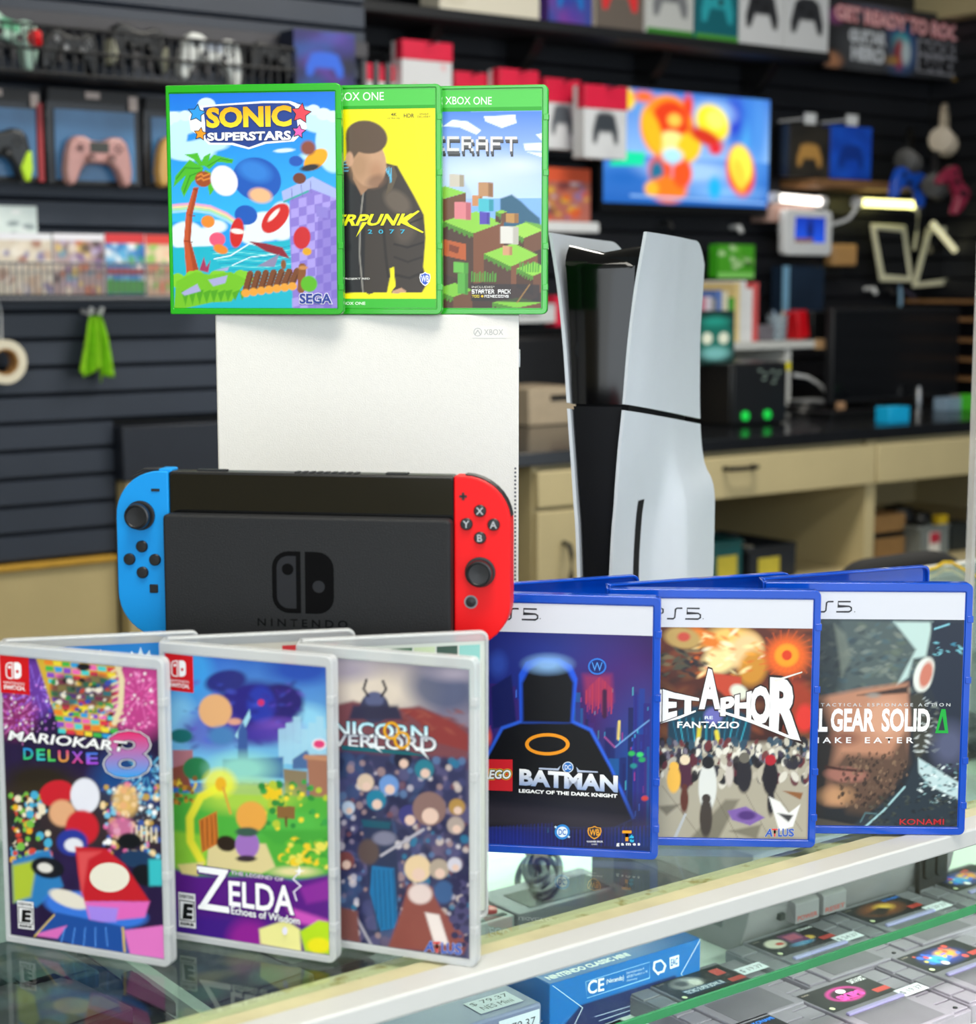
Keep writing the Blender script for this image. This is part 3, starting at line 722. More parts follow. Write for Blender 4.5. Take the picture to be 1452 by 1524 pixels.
# ------------------------------------------------------------------ open plastic game cases
M_XB = mat('green_case_plastic', '#22b218', 0.22, var=0.02, alpha=0.93, coat=0.5)
M_XBB = mat('green_case_band', '#4cc847', 0.3, var=0.02)
M_PS = mat('blue_case_plastic', '#044ec8', 0.14, var=0.05, alpha=0.90, coat=0.6)
M_SW = mat('frosted_case_plastic', '#e4e7e8', 0.22, var=0.02, alpha=0.50, coat=0.4)
def make_case(label, hinge, z, yf, yb, art, w, h, mg, m, sp, group, inner=None, T=.0045, rc=.004):
    ml, mr, mt_, mb_ = mg
    t = thing('game_case', label, 'game case', (hinge[0], hinge[1], z), 0, group)
    fc = MB()
    out = rrect(0, w, 0, h, [.001, rc, rc, .001], 4)
    fc.prism(out, -T, 0)
    fc.ring(out, rrect(ml - .0006, w - mr + .0006, mb_ - .0006, h - mt_ + .0006, .001, 4), -T - .0011, -T)
    fc.ring(out, rrect(.0014, w - .0014, .0014, h - .0014, [.001, rc, rc, .001], 4), 0, .0028)
    f = obj('front_cover', fc, m, t, loc=(0, 0, 0), rot=-math.radians(yf), bevel=.0006)
    pr_ = art.build('cover_print', f, (ml, -T - .00025, mb_), m=INKG); pr_.scale = ((w - ml - mr)*1000/art.w, 1, (h - mt_ - mb_)*1000/art.h)
    if inner:
        pass
    ck = MB()
    for q in (.12, .30, .62, .86):
        ck.box(w - .0032, w + .0007, -T - .0016, -.0005, h*q - .0022, h*q + .0022)
    obj('clasp_notches', ck, m, f, bevel=.0003, kind='stuff')
    obj('spine', MB().box(-.0016, -.0001, -.003, sp + .003, 0, h), m, t, bevel=.0006)
    bc = MB(); bc.prism(out, 0, T - .001); bc.ring(out, rrect(.0016, w - .0016, .0016, h - .0016, [.001, rc, rc, .001], 4), -.0030, 0)
    bk = obj('back_cover', bc, m, t, loc=(0, sp, 0), rot=math.radians(yb), bevel=.0006)
    if inner:
        inner.build('inner_print', bk, (.004, -.0004, .004), m=INK)
    return t
rnd = random.Random(5)
GX, GP, GS = 'green game cases standing open on the white slab console', 'blue game cases standing open on the glass counter', 'clear game cases standing open at the front of the glass counter'

# ---- green case 1: sky blue seaside art
A = Art(124, 159, (64, 1070, 123, 108, 1434, 1436), .78, '#1c9be8')
A.g(100, 900, '#0f6fdc', '#2fb4f2')
for cx, cy, rx, ry in ((120,300,140,70),(60,360,110,130),(180,470,160,60),(300,430,120,40),(990,290,130,70),(1060,420,110,180),(950,500,90,30),(900,230,70,30)): A.e(cx, cy, rx, ry, '#bfe9fb', 0, 14)
for cx, cy, rx in ((90,262,42),(160,255,40),(40,280,50),(235,245,40),(290,190,55),(940,220,40),(1000,245,46),(1060,260,44)): A.e(cx, cy, rx, rx*.8, '#d6f1fd', 0, 6)
A.e(760, 465, 60, 12, '#d8f2fc', -4)
# rainbow
for k, c in enumerate(('#e7a3c9', '#f2d79b', '#a7e0a8', '#9fd6f4')): 
    A.l([(70, 800 + k*14), (180, 790 + k*14), (300, 806 + k*14), (400, 850 + k*14), (470, 905 + k*12)], 14, c, 8)
for cx, cy, rx, ry in ((150,990,110,90),(260,1000,100,60),(330,930,70,40),(640,930,130,90),(740,900,80,120),(560,990,80,50)): A.e(cx, cy, rx, ry, '#e3f5fb', 0, 16)
A.p([(66,1060),(300,1050),(420,1075),(560,1040),(800,1010),(800,1440),(66,1440)], '#19b3c9', 10)
for k in range(9): A.l([(300 + k*12, 1080 + k*20), (450, 1065 + k*22), (620, 1085 + k*20), (790, 1050 + k*22)], 5, '#7be0e0' if k % 2 else '#0b93b4', 4)
A.l([(320,1130),(420,1110),(540,1035),(640,1060)], 7, '#e9fbff', 5); A.l([(430,1170),(540,1120),(700,1100)], 5, '#e9fbff', 4)
# checkered tower
A.p([(790,720),(960,640),(1075,700),(1085,1440),(800,1440),(785,900)], '#8a78cf')
for r in range(13):
    for c in range(6):
        if (r + c) % 2: A.p([(795 + c*48, 770 + r*55 - c*10), (843 + c*48, 760 + r*55 - c*10), (843 + c*48, 815 + r*55 - c*10), (795 + c*48, 825 + r*55 - c*10)], '#a99ae3')
A.p([(960,880),(1075,760),(1085,1440),(935,1440)], '#7260bd', 6, .55)
A.p([(740,715),(930,625),(1072,700),(1072,760),(920,700),(750,780)], '#a7b4ea'); A.l([(755,778),(900,715)], 12, '#3aa7a0'); 
for x in (800, 860, 915): A.l([(x, 700 - (x-800)*.4), (x + 6, 770 - (x-800)*.4)], 4, '#6f6bb8')
A.p([(945,800),(1020,815),(1020,880),(950,870)], '#8c7fd0')
# palm tree
A.p([(200,690),(232,690),(190,860),(175,1020),(225,1215),(145,1220),(132,1020),(150,850)], '#c4552a', 4)
A.p([(212,690),(232,690),(190,860),(175,1020),(225,1215),(190,1215),(160,1020),(172,850)], '#8e3417', 6, .6)
for y in (700, 860, 1020): A.l([(140 + (1020-y)*.18, y), (185 + (1020-y)*.12, y + 6)], 6, '#7d2a12')
for pts in ([(265,570),(180,520),(90,620),(75,690),(150,620),(230,590)], [(265,560),(230,480),(150,490),(205,520),(240,560)], [(265,570),(160,600),(120,700),(140,750),(190,660),(250,610)],
            [(270,560),(330,490),(450,520),(440,545),(350,535),(300,580)], [(270,580),(310,600),(330,700),(300,740),(280,650)], [(240,560),(270,500),(310,480),(290,560)]): A.p(pts, '#4cb728', 4)
for pts in ([(240,575),(150,570),(95,640)], [(255,590),(180,620),(140,720)], [(290,560),(370,515),(440,530)]): A.l(pts, 7, '#2c8f1c', 4)
A.e(262, 640, 52, 48, '#9c4a20'); A.l([(225,620),(250,608),(262,622),(300,608)], 9, '#e08a3a'); A.l([(225,645),(250,633),(262,647),(300,635)], 9, '#e08a3a')
# plain blue balloon-like shape with red and white discs, in the place of the figure
A.e(590, 640, 150, 130, '#1457b8', 20); A.e(575, 590, 100, 60, '#2f7fd6', 20, 40); A.e(520, 860, 70, 60, '#1457b8', 10)
A.e(390, 650, 80, 95, '#eceaf4', -25, 8); A.e(610, 740, 70, 45, '#f0b888', 10, 20)
A.e(700, 880, 110, 62, '#cf2420', -48, 6); A.e(690, 860, 50, 14, '#f5e9e2', -48); A.e(462, 970, 42, 92, '#cf2420', 8, 6); A.e(465, 960, 42, 16, '#f5e9e2', 8)
# small far balls
A.e(950, 520, 85, 50, '#f0a818', -40, 6); A.e(830, 530, 42, 32, '#1d55b5'); A.e(905, 450, 45, 45, '#8a4a3a', 0, 20); A.e(915, 570, 60, 20, '#2a2a30', -10, 10)
A.e(850, 635, 40, 34, '#6e3a28'); A.e(285, 900, 42, 38, '#e88b2e'); A.e(340, 1010, 50, 44, '#e8587a'); A.e(360, 1070, 46, 28, '#e98628', 20)
A.e(860, 1000, 52, 70, '#c9262a', 10); A.e(890, 1085, 28, 24, '#e0a51e')
A.p([(530,1020),(640,1035),(740,1060),(785,1130),(640,1085)], '#8e2030'); A.p([(585,1175),(720,1100),(690,1180)], '#8d86a8')
# ground and log bridge
for k in range(15): A.e(90 + k*30, 1265 + 22*math.sin(k*1.3), 46, 46, '#83cc2e', 0, 4)
A.p([(80,1270),(200,1210),(300,1230),(420,1210),(520,1260),(470,1330),(420,1395),(300,1400),(120,1440),(60,1440)], '#74c024', 6)
for k in range(9): A.p([(110 + k*45, 1330 + 10*(k % 2)), (160 + k*45, 1320), (135 + k*44, 1420 - 4*k)], '#4fa31a', 6)
A.p([(110,1340),(210,1285),(232,1330),(130,1358)], '#a9a9d6'); A.p([(280,1260),(400,1232),(385,1280),(310,1300)], '#a9a9d6'); A.p([(320,1200),(410,1180),(400,1205)], '#a9a9d6')
for k in range(7):
    x = 500 + k*48; A.l([(x + 40, 1225 - k*3), (x + 10, 1330 - k*9)], 42, '#7a4626', 3); A.l([(x + 52, 1228 - k*3), (x + 22, 1330 - k*9)], 8, '#5a3018', 3); A.e(x + 10, 1342 - k*7, 27, 25, '#eea23a')
A.l([(860,1180),(850,1320)], 46, '#8a5228', 3); A.e(865, 1185, 28, 12, '#c98a4c'); A.e(900, 1285, 50, 50, '#5cb522', 0, 8); A.e(745, 1165, 16, 30, '#8a5228')
A.p([(225,1200),(255,1120),(270,1180),(295,1140),(280,1215)], '#a8325c')
# logo
A.poly([(255,195),(360,185),(640,165),(800,165),(870,190),(900,330),(820,410),(650,425),(545,458),(440,432),(300,430),(270,400),(190,340),(180,260)], '#f4f8ff')
A.poly([(270,205),(360,195),(640,178),(790,178),(830,200),(845,330),(800,400),(640,412),(545,446),(450,418),(310,418),(280,390),(280,300)], '#1f3f8e')
for cx, cy, r, c in ((230,240,52,'#2d9be8'), (865,240,58,'#ee4453'), (250,365,36,'#f79a1d'), (850,350,38,'#ee5fb0')):
    A.star(cx, cy, r + 9, '#1b2038', .15, .52); A.star(cx, cy, r, c, .15, .5)
A.text('SONIC', 288, 808, 205, 330, '#f6a800', .045, out=((.022, '#14306f'),), quad=(190, 320), grad='#ffe02a')
A.text('SUPERSTARS', 292, 803, 358, 408, '#ffffff', .04, out=((.03, '#14306f'),), quad=(345, 402))
A.text('TM', 838, 862, 175, 188, '#333a55', 0)
A.text('SEGA', 842, 1038, 1345, 1408, '#2a3f96', .03, out=((.05, '#ffffff'), (.022, '#2a3f96'), (.008, '#ffffff')))
xb1 = A
# ---- green case 2: yellow with a jacketed figure
A = Art(124, 159, (-359, 651, 104, 88, 1434, 1436), .78, '#f7e90c')
A.rub(.03, 8)
A.band(0, .075, '#4cc248'); A.band(.075, .090, '#22a01a')
A.p([(530,280),(655,280),(655,500),(640,560),(560,540),(530,420)], '#dcd00c', 4, .6); A.p([(560,600),(655,620),(650,900),(600,860)], '#e8dc0a', 4, .6)
# plain figure: dark jacket, bare neck, cropped brown hair, no features
A.p([(-60,1360),(-60,700),(60,560),(120,520),(340,540),(420,560),(520,740),(580,860),(590,1000),(575,1180),(600,1280),(560,1350),(380,1345),(370,1250),(350,1350)], '#3a322c', 8)
A.p([(80,620),(160,560),(230,700),(210,1340),(60,1340)], '#1b1b1e', 10); A.e(420, 780, 90, 60, '#6a5d50', 40, 30, .8); A.e(470, 950, 60, 90, '#5b5046', 20, 40, .7)
A.l([(215,700),(195,860),(185,1100),(205,1340)], 9, '#8f8a83', 5); A.l([(380,900),(470,920),(570,880)], 10, '#1d1916', 8); A.l([(400,1040),(480,1060),(575,1030)], 12, '#1d1916', 8)
A.l([(400,1120),(480,1150),(570,1120)], 12, '#231e1a', 8); A.l([(405,1230),(490,1250),(570,1215)], 16, '#241f1b', 6); A.l([(60,720),(50,1000),(80,1330)], 22, '#28231f', 14); A.l([(330,900),(345,1100),(360,1240)], 16, '#231e1a', 10)
A.p([(395,1180),(405,1300),(375,1340),(370,1190)], '#f2e40b', 3); A.p([(385,1330),(440,1310),(470,1330),(460,1352),(385,1352)], '#c49a7c', 5)
A.p([(345,560),(400,560),(420,620),(390,700),(350,740),(370,640)], '#5e5140', 5)
for k in range(4): A.l([(335 + k*16, 562 + k*4), (385 - k*2, 640 + k*8)], 6, '#59b8de', 3)
for k in range(4): A.l([(78, 540 + k*16), (120, 530 + k*20)], 6, '#59b8de', 3)
A.p([(150,540),(340,600),(300,690),(240,700),(200,740),(150,640)], '#a57c5e', 8)
A.e(245, 540, 108, 150, '#c39878', -8, 10); A.e(290, 600, 40, 60, '#b58767', 0, 40); A.e(190, 560, 60, 90, '#a8805f', 0, 60, .7)
A.e(235, 385, 128, 100, '#5b4737', 12, 10); A.p([(108,390),(200,330),(190,470),(150,520),(110,500)], '#5b4737', 12); A.e(290, 655, 60, 38, '#7b5a46', -20, 30, .7); A.e(130, 520, 24, 45, '#c89a7c', 0, 8)
A.p([(75,1345),(220,1338),(240,1352),(280,1338),(420,1345),(450,1338),(655,1340),(655,1388),(75,1392)], '#fbee0a', 3)
A.band(.957, 1, '#38b832')
A.text('XBOX ONE', 20, 342, 116, 166, '#f2fff0', .004, dyr=-4)
A.text('4K', 384, 420, 238, 258, '#4c4a18', .01); A.text('ULTRA HD', 362, 440, 266, 276, '#6e6a20', 0); A.text('HDR', 462, 524, 243, 267, '#4c4a18', .01)
A.text('SMART', 556, 612, 240, 251, '#6e6a20', 0); A.text('DELIVERY', 544, 622, 256, 268, '#6e6a20', 0)
A.text('CYBERPUNK', -220, 500, 862, 930, '#f3ee12', .03, shear=.5, out=((.03, '#2a2620'),), quad=(850, 925))
A.poly([(430,905),(545,832),(556,838),(470,905),(580,965),(572,972)], '#f3ee12'); A.poly([(165,998),(205,905),(235,905)], '#f3ee12')
A.text('2  0  7  7', 238, 466, 950, 976, '#37b5d8', .01)
A.text('CD PROJEKT RED', 40, 248, 1248, 1262, '#e8e6e0', .02)
def shield(A, x0, x1, y0, y1, c, fg):
    w = x1 - x0; h = y1 - y0
    f = lambda q: [(x0 + w*a, y0 + h*b) for a, b in q]
    A.poly(f([(.05,.14),(.3,.10),(.5,0),(.7,.10),(.95,.14),(1,.4),(.92,.68),(.72,.88),(.5,1),(.28,.88),(.08,.68),(0,.4)]), fg)
    A.poly(f([(.12,.19),(.32,.16),(.5,.08),(.68,.16),(.88,.19),(.92,.42),(.84,.66),(.68,.82),(.5,.91),(.32,.82),(.16,.66),(.08,.42)]), c)
    A.text('WB', x0 + w*.15, x1 - w*.15, y0 + h*.24, y0 + h*.72, fg, .02)
shield(A, 552, 620, 1212, 1300, '#2456c8', '#f4f6ff')
A.text('XBOX ONE', 60, 220, 1397, 1416, '#eafbe6', .02)
xb2 = A
# ---- green case 3: blocky green terraces
A = Art(124, 159, (284, 1300, 107, 92, 1434, 1435), .78, '#7fb0ee')
A.band(0, .080, '#4cc248'); A.band(.080, .098, '#22a01a'); A.g(230, 760, '#4b7fe0', '#bcd6f4')
for pts in ([(700,320),(760,280),(850,290),(935,345),(905,370),(800,325)], [(950,260),(1140,250),(1148,300),(1060,330),(960,290)], [(1190,425),(1305,420),(1305,470),(1200,465)], [(1265,370),(1305,360),(1305,410)], [(1210,475),(1305,480),(1305,510)]): A.p(pts, '#e6f0fb', 4)
A.e(900, 600, 300, 90, '#d5e2f7', 0, 160, .8); A.e(1150, 560, 120, 40, '#cfdcf6', 0, 60)
A.p([(700,700),(820,640),(860,700),(900,800),(700,800)], '#a9bfe8', 20, .7)
A.p([(1050,760),(1120,735),(1180,780),(1230,830),(1290,880),(1300,960),(1050,960)], '#2c5d7a', 12); A.p([(1200,900),(1305,920),(1305,1000),(1200,960)], '#6aa83c', 10)
def block(x, y, w, h, d, top='#86c440', s1='#6d4630', s2='#4d3224'):
    A.p([(x, y), (x + w*.55, y - d), (x + w, y + d*.1), (x + w*.5, y + d*1.2)], top, 3)
    A.p([(x, y), (x + w*.5, y + d*1.2), (x + w*.5, y + d*1.2 + h), (x, y + h)], s2, 3); A.p([(x + w*.5, y + d*1.2), (x + w, y + d*.1), (x + w, y + d*.1 + h), (x + w*.5, y + d*1.2 + h)], s1, 3)
    A.p([(x, y), (x + w*.5, y + d*1.2), (x + w*.5, y + d*1.2 + 22), (x, y + 22)], '#4f8a2a', 3); 
    for k in range(6): A.p([(x + k*w*.083, y + 18 + k*d*.2), (x + k*w*.083 + w*.04, y + 18 + k*d*.22), (x + k*w*.083 + w*.04, y + 36 + k*d*.22), (x + k*w*.083, y + 36 + k*d*.2)], '#4f8a2a', 2)
A.p([(300,900),(700,860),(1310,1000),(1310,1450),(300,1450)], '#43302a', 8)
block(560, 720, 280, 200, 36, '#8ccb44'); block(700, 900, 370, 320, 62, '#8ccb44', '#7a4a30', '#4b342a'); block(1020, 840, 70, 60, 12); block(1080, 950, 230, 110, 44, '#9ad14c')
block(950, 1100, 330, 260, 66, '#8ccb44', '#7b4c34', '#54392c'); block(1150, 1190, 200, 120, 40, '#8ed046'); block(640, 1320, 240, 120, 40, '#7ec23c'); block(1000, 1400, 300, 80, 30, '#7ec23c')
A.p([(705,1010),(840,1040),(840,1140),(705,1110)], '#b8592a', 3); A.p([(740,1040),(800,1060),(790,1100),(735,1080)], '#7c351a', 3)
# plain cubes where the figures stand
for x, y, w, h, c, c2 in ((740,610,90,80,'#c9bfb2','#a39684'), (770,780,100,110,'#d98088','#b9606c'), (880,740,60,70,'#c98a58','#a96c40'), (915,660,90,90,'#b98a62','#8e6444'), (915,760,95,80,'#46b7c6','#2f93a6'), (925,840,60,80,'#5546b0','#41359a'),
                       (1050,930,110,110,'#d9d6cf','#b8b4ab'), (1065,1050,60,60,'#cf9a74','#ad7a56'), (1085,850,75,60,'#b98a4c','#94683a'), (765,1150,90,70,'#68b84c','#4b973a'), (790,1220,60,130,'#58a844','#3f8832')):
    A.p([(x, y), (x + w, y + 4), (x + w, y + h), (x, y + h - 4)], c, 3); A.p([(x + w*.7, y + 3), (x + w, y + 4), (x + w, y + h), (x + w*.7, y + h - 1)], c2, 3)
for x0, y0, n in ((875,1210,10), (1170,1150,8)):
    for k in range(n): A.l([(x0 + k*16, y0 + 60), (x0 + k*16 + 2, y0 + 4*((k*7) % 5))], 9, '#4f9a34', 3)
A.p([(870,1282),(1290,1290),(1290,1400),(870,1392)], '#2f2a2c', 4, .9); A.l([(1155,1400),(1230,1290)], 8, '#9a7440', 4)
A.text('XBOX ONE', 716, 998, 140, 187, '#f2fff0', .004, dyr=2)
A.pix('MINECRAFT', 380, 1158, 398, 500, '#3a3a3d', 4); A.pix('MINECRAFT', 376, 1154, 390, 486, '#55565a', 4); A.pix('MINECRAFT', 372, 1152, 378, 468, '#d9d6d8', 4)
A.text('INCLUDES*', 876, 1016, 1298, 1312, '#d6d3c8', 0); A.pix('STARTER PACK', 876, 1114, 1320, 1346, '#ffffff'); A.pix('700', 876, 922, 1354, 1370, '#f0d838'); A.disc(940, 1362, 8, 8, '#f0c020', 10); A.pix('MINECOINS', 954, 1102, 1354, 1370, '#ffffff')
xb3 = A
# ---- blue case 1: night city
A = Art(124, 159, (-77, 873, 211, 236, 1371, 1416), .78, '#14185a')
A.g(330, 1420, '#1a1350', '#100d3c')
A.e(150, 1000, 260, 500, '#1a2f96', 0, 260, .8); A.e(720, 650, 260, 260, '#4a1c6e', 0, 260, .8); A.e(830, 1000, 160, 320, '#0f4a9a', 0, 200, .8); A.e(380, 450, 260, 120, '#233a9c', 0, 200, .6)
rd = random.Random(8)
for k in range(70):
    x = rd.uniform(-30, 870); w = rd.uniform(12, 46); y = rd.uniform(560, 1000); 
    A.p([(x, y), (x + w, y), (x + w, 1300), (x, 1300)], rd.choice(('#1b2f8c','#151c5e','#2a1f74','#0e1446','#173c96','#3d1f70','#0f5a9c')), 3, .75)
for k in range(120):
    x = rd.uniform(-20, 860); y = rd.uniform(620, 1300); A.l([(x, y), (x, y + rd.uniform(8, 40))], rd.uniform(2, 4), rd.choice(('#2fb4e0','#4a7df0','#b23a8c','#2a56d8','#5ae0e8')), 3, .8)
for k in range(26):
    x = 560 + k*5; A.l([(x, 570 + abs(k - 13)*5), (x, 700 + (k*37) % 60)], 3, ('#e0443e','#b02a52')[k % 2], 4, .8)
A.p([(545,560),(680,560),(690,690),(560,690)], '#b0304e', 30, .55); A.l([(648,640),(648,760)], 22, '#3a1440', 6)
A.l([(718,785),(716,870)], 12, '#e8d070', 3); A.l([(150,770),(190,775)], 10, '#5fd4e8', 4); A.e(90, 860, 14, 34, '#e05a4a', 0, 16)
A.p([(100,620),(200,560),(225,800),(110,820)], '#101a5c', 10); A.e(135, 510, 40, 55, '#3558c0', 0, 40, .6)
A.l([(700,910),(760,860),(860,780)], 6, '#7fb6f0', 5, .8); A.l([(700,910),(650,860)], 6, '#c05aa0', 5, .8)
for x, y, c in ((780,940,'#2fb45a'), (820,945,'#3ad06c'), (790,1000,'#1f8a8c'), (830,970,'#24a060'), (845,1158,'#e0443e')): A.e(x, y, 16, 12, c, 0, 6)
# a plain dark bollard-like mass with blue rim light, in the place of the figure
A.p([(60,980),(150,810),(240,780),(500,780),(590,820),(690,1010),(800,1255),(700,1300),(100,1300)], '#2c62e0', 8)
A.p([(72,985),(160,824),(244,794),(496,794),(578,832),(676,1010),(785,1260),(700,1300),(90,1300)], '#07080f', 8)
A.p([(240,780),(236,560),(268,500),(330,478),(430,482),(490,515),(518,580),(500,790)], '#1f58e0', 8); A.p([(254,790),(252,600),(284,540),(340,505),(420,508),(472,545),(500,600),(488,795)], '#07080f', 16)
A.e(375, 510, 90, 38, '#8fc0f6', 0, 46, .85)
A.e(440, 1230, 520, 90, '#151327', 4, 120, .9); A.p([(60,1180),(400,1220),(870,1270),(870,1330),(60,1290)], '#3b3440', 50, .5)
for x in range(60, 860, 17): A.l([(x, 1280 + (x*7) % 40), (x, 1390)], 3, '#2536b0', 6, .6)
A.band(0, .118, '#d3d6df')
def ps5(A, x0, x1, y0, y1, w, c='#26262b', dy=0):
    W_ = (x1 - x0); lw = W_/3.45; h = y1 - y0; g = lw*.21
    f = lambda k, pts: [(x0 + k*(lw + g) + a*lw, y0 + b*h + dy*(k + a)/3) for a, b in pts]
    A.stroke(f(0, [(0,0),(.8,0),(.95,.12),(.95,.42),(.8,.55),(.12,.55),(.12,1)]), w, c)
    A.stroke(f(1, [(1,0),(.42,0),(.32,.14),(.32,.5),(.30,.86),(.18,1),(-.1,1)]) if False else f(1, [(1.02,0),(.66,0),(.56,.12),(.54,.5),(.52,.88),(.42,1),(0,1)]), w, c)
    A.stroke(f(2, [(.95,0),(.12,0),(.12,.46),(.85,.46),(1,.6),(1,.86),(.85,1),(0,1)]), w, c)
ps5(A, 65, 328, 242, 293, 7.5, dy=6); A.disc(338, 293, 2.5, 2.5, '#26262b', 8)
A.disc(375, 895, 108, 54, '#f59a1c', 40); A.disc(375, 895, 90, 38, '#0a0a10', 40)          # plain oval badge
A.poly([(335,1008),(425,1012),(440,998),(430,1022),(335,1016)], '#b8c4dc'); A.poly([(520,1022),(515,1004),(530,1020),(618,1026),(620,1032),(520,1030)], '#b8c4dc')
A.disc(475, 1006, 27, 27, '#e6f0fa', 20); A.disc(475, 1006, 23, 23, '#1e6fc4', 20); A.text('DC', 460, 490, 994, 1018, '#e6f0fa', .02)
A.disc(612, 520, 44, 40, '#2f74d8', 20); A.disc(612, 520, 36, 32, '#14246c', 20); A.text('W', 586, 638, 500, 542, '#4b96ea', .0)
A.poly([(52,966),(207,968),(207,1122),(52,1116)], '#d6202c')
A.text('LEGO', 66, 196, 1018, 1062, '#ffffff', .03, shear=-.14*-1, out=((.10, '#f7d61e'), (.06, '#111111')))
A.text('BATMAN', 240, 716, 1012, 1092, '#ffffff', .045, quad=(1046, 1128), grad='#8fa6d0', out=((.02, '#0a0d20'),))
A.text('LEGACY OF THE DARK KNIGHT', 238, 714, 1110, 1128, '#ffffff', .04, quad=(1136, 1154))
A.disc(450, 1320, 37, 37, '#2c8ad8', 24); A.disc(450, 1320, 26, 26, '#e8f2fc', 24); A.text('DC', 432, 468, 1306, 1336, '#1e6fc4', .02); A.star(418, 1296, 8, '#dff0ff'); A.star(482, 1344, 8, '#dff0ff')
shield(A, 572, 640, 1290, 1356, '#2a2430', '#efa62c'); A.text('WARNER BROS.', 568, 648, 1362, 1371, '#e8e8ee', .03); A.text('GAMES', 592, 620, 1376, 1383, '#d0d0d8', .02)
A.text('T', 740, 784, 1312, 1364, '#f6a01e', .06); A.text('t', 772, 796, 1330, 1370, '#2fb4e0', .06); A.text('g a m e s', 712, 826, 1374, 1390, '#ffffff', .03)
p51 = A
# ---- blue case 2: fiery sky over a pale crowd
A = Art(124, 159, (-135, 725, 177, 185, 1223, 1237), .78, '#4a2a20')
A.g(290, 820, '#5a2a1e', '#3a1c18')
A.sp(-60, 300, 720, 780, 150, 18, 60, ('#6b3320','#8a4426','#2c201e','#4b2a24','#7a4a2a'), 4, .4, .6, 18)
A.e(380, 380, 120, 80, '#f4c368', 10, 40); A.e(330, 440, 90, 60, '#f7dc9a', -30, 30); A.e(440, 410, 70, 80, '#f0c890', 20, 30); A.e(260, 350, 80, 30, '#e07a24', 30, 20); A.e(470, 480, 60, 80, '#c98a2c', 20, 30)
A.sp(200, 320, 520, 520, 46, 8, 26, ('#ffe9a8','#f0a030','#fff2d0','#d8641c'), 9, .35, .8, 10)
A.p([(290,500),(420,520),(420,600),(360,610),(300,560)], '#c0452c', 12); A.e(410, 585, 40, 30, '#dfe2d0', 30, 14)
A.e(615, 430, 90, 85, '#e8641a', 0, 40); A.e(615, 425, 52, 50, '#ff9a1a', 0, 16); A.e(616, 425, 22, 22, '#d83a10', 0, 6)
for k in range(22):
    a = k*2*math.pi/22; A.l([(615 + 60*math.cos(a), 425 + 55*math.sin(a)), (615 + 125*math.cos(a + .2), 425 + 110*math.sin(a + .2))], 5, '#d85a22', 6, .7)
A.e(160, 350, 80, 45, '#b89858', 10, 16); A.e(165, 345, 28, 20, '#c44a3c', 0, 12); A.sp(66, 400, 260, 520, 44, 6, 26, ('#22242a','#4a4a3c','#14161a','#7a6a4c'), 12, .4, .9, 8)
A.e(650, 640, 90, 110, '#a83a1e', 0, 40, .8); A.e(700, 700, 40, 60, '#d8342a', 0, 20)
A.p([(100,680),(180,650),(300,645),(400,660),(470,700),(460,800),(380,840),(180,840),(100,780)], '#123a4e', 14)
for k in range(12): A.l([(120 + k*30, 700), (150 + k*24, 830)], 5, '#2fa4bc' if k % 2 else '#1b6a86', 5)
A.e(300, 690, 40, 36, '#6a6ab4', 0, 16); A.l([(240,740),(235,800)], 18, '#d9c83a', 8); A.l([(315,760),(325,810)], 18, '#e0d040', 8); A.l([(110,820),(470,820)], 10, '#101c24', 4); A.e(290, 870, 60, 34, '#1a4c5e', 0, 20)
A.p([(-62,830),(731,800),(731,1240),(-62,1240)], '#a9a291', 30)
A.sp(-60, 800, 725, 900, 240, 6, 16, ('#c9c4b4','#1c1a22','#6a2c30','#2c4a5e','#e3e0d4','#3a3448','#7a7484'), 5, 1.6, .95, 4)
A.sp(-60, 880, 725, 980, 120, 8, 20, ('#18161e','#b9b2a2','#5a2430','#d8d4c8','#2a2834'), 6, 1.8, .95, 5)
for x0, y0, x1, y1 in ((80,1000,260,1236),(270,960,420,1236),(430,1000,560,1236),(560,1000,700,1200)): A.l([(x0, y0), (x1, y1)], 4, '#8a8474', 4)
A.p([(200,1240),(360,1060),(420,1060),(330,1240)], '#5a5648', 16, .7); A.p([(60,1090),(160,1080),(100,1130)], '#4a463c', 14, .7); A.p([(380,1200),(520,1170),(500,1236)], '#5a5648', 14, .7)
# plain standing shapes of the crowd's front row
for x, y, w, h, c, t_ in ((280,1000,40,110,'#d8dad6','#1a1a20'), (275,1140,28,90,'#3c3430','#3c3430'), (178,950,32,70,'#4a2238','#e6d4b4'), (178,1060,18,60,'#5a2c24','#5a2c24'), (130,970,30,60,'#eeb84e','#eeb84e'), (555,960,34,80,'#1d1a22','#b01f2e'), (560,1070,16,60,'#1d1a22','#1d1a22'), (440,950,34,80,'#24222a','#6a665c'), (375,950,18,50,'#c8c0b8','#7a5a5a')):
    A.e(x, y, w, h, c, 0, 8); A.e(x, y - h*.95, w*.7, w*.7, t_, 0, 5)
A.p([(130,1232),(180,1120),(190,1124),(146,1232)], '#b4b8bc', 4); A.p([(370,1110),(450,1090),(535,1140),(470,1175),(390,1150)], '#7a5aa4', 8); A.e(455, 1130, 40, 20, '#4a2c74', 0, 10)
A.p([(550,1045),(600,1070),(640,1120),(690,1080),(660,1180),(600,1200)], '#e6e6e4', 6); A.p([(590,1120),(660,1130),(640,1160)], '#3a3a3c', 8); A.p([(610,1020),(700,1030),(690,1060)], '#8a5a34', 6)
A.band(0, .118, '#d3d6df')
ps5(A, 10, 238, 219, 265, 6.5, dy=3); A.disc(248, 266, 2.2, 2.2, '#26262b', 8)
def wmeta(a, q): return a, q
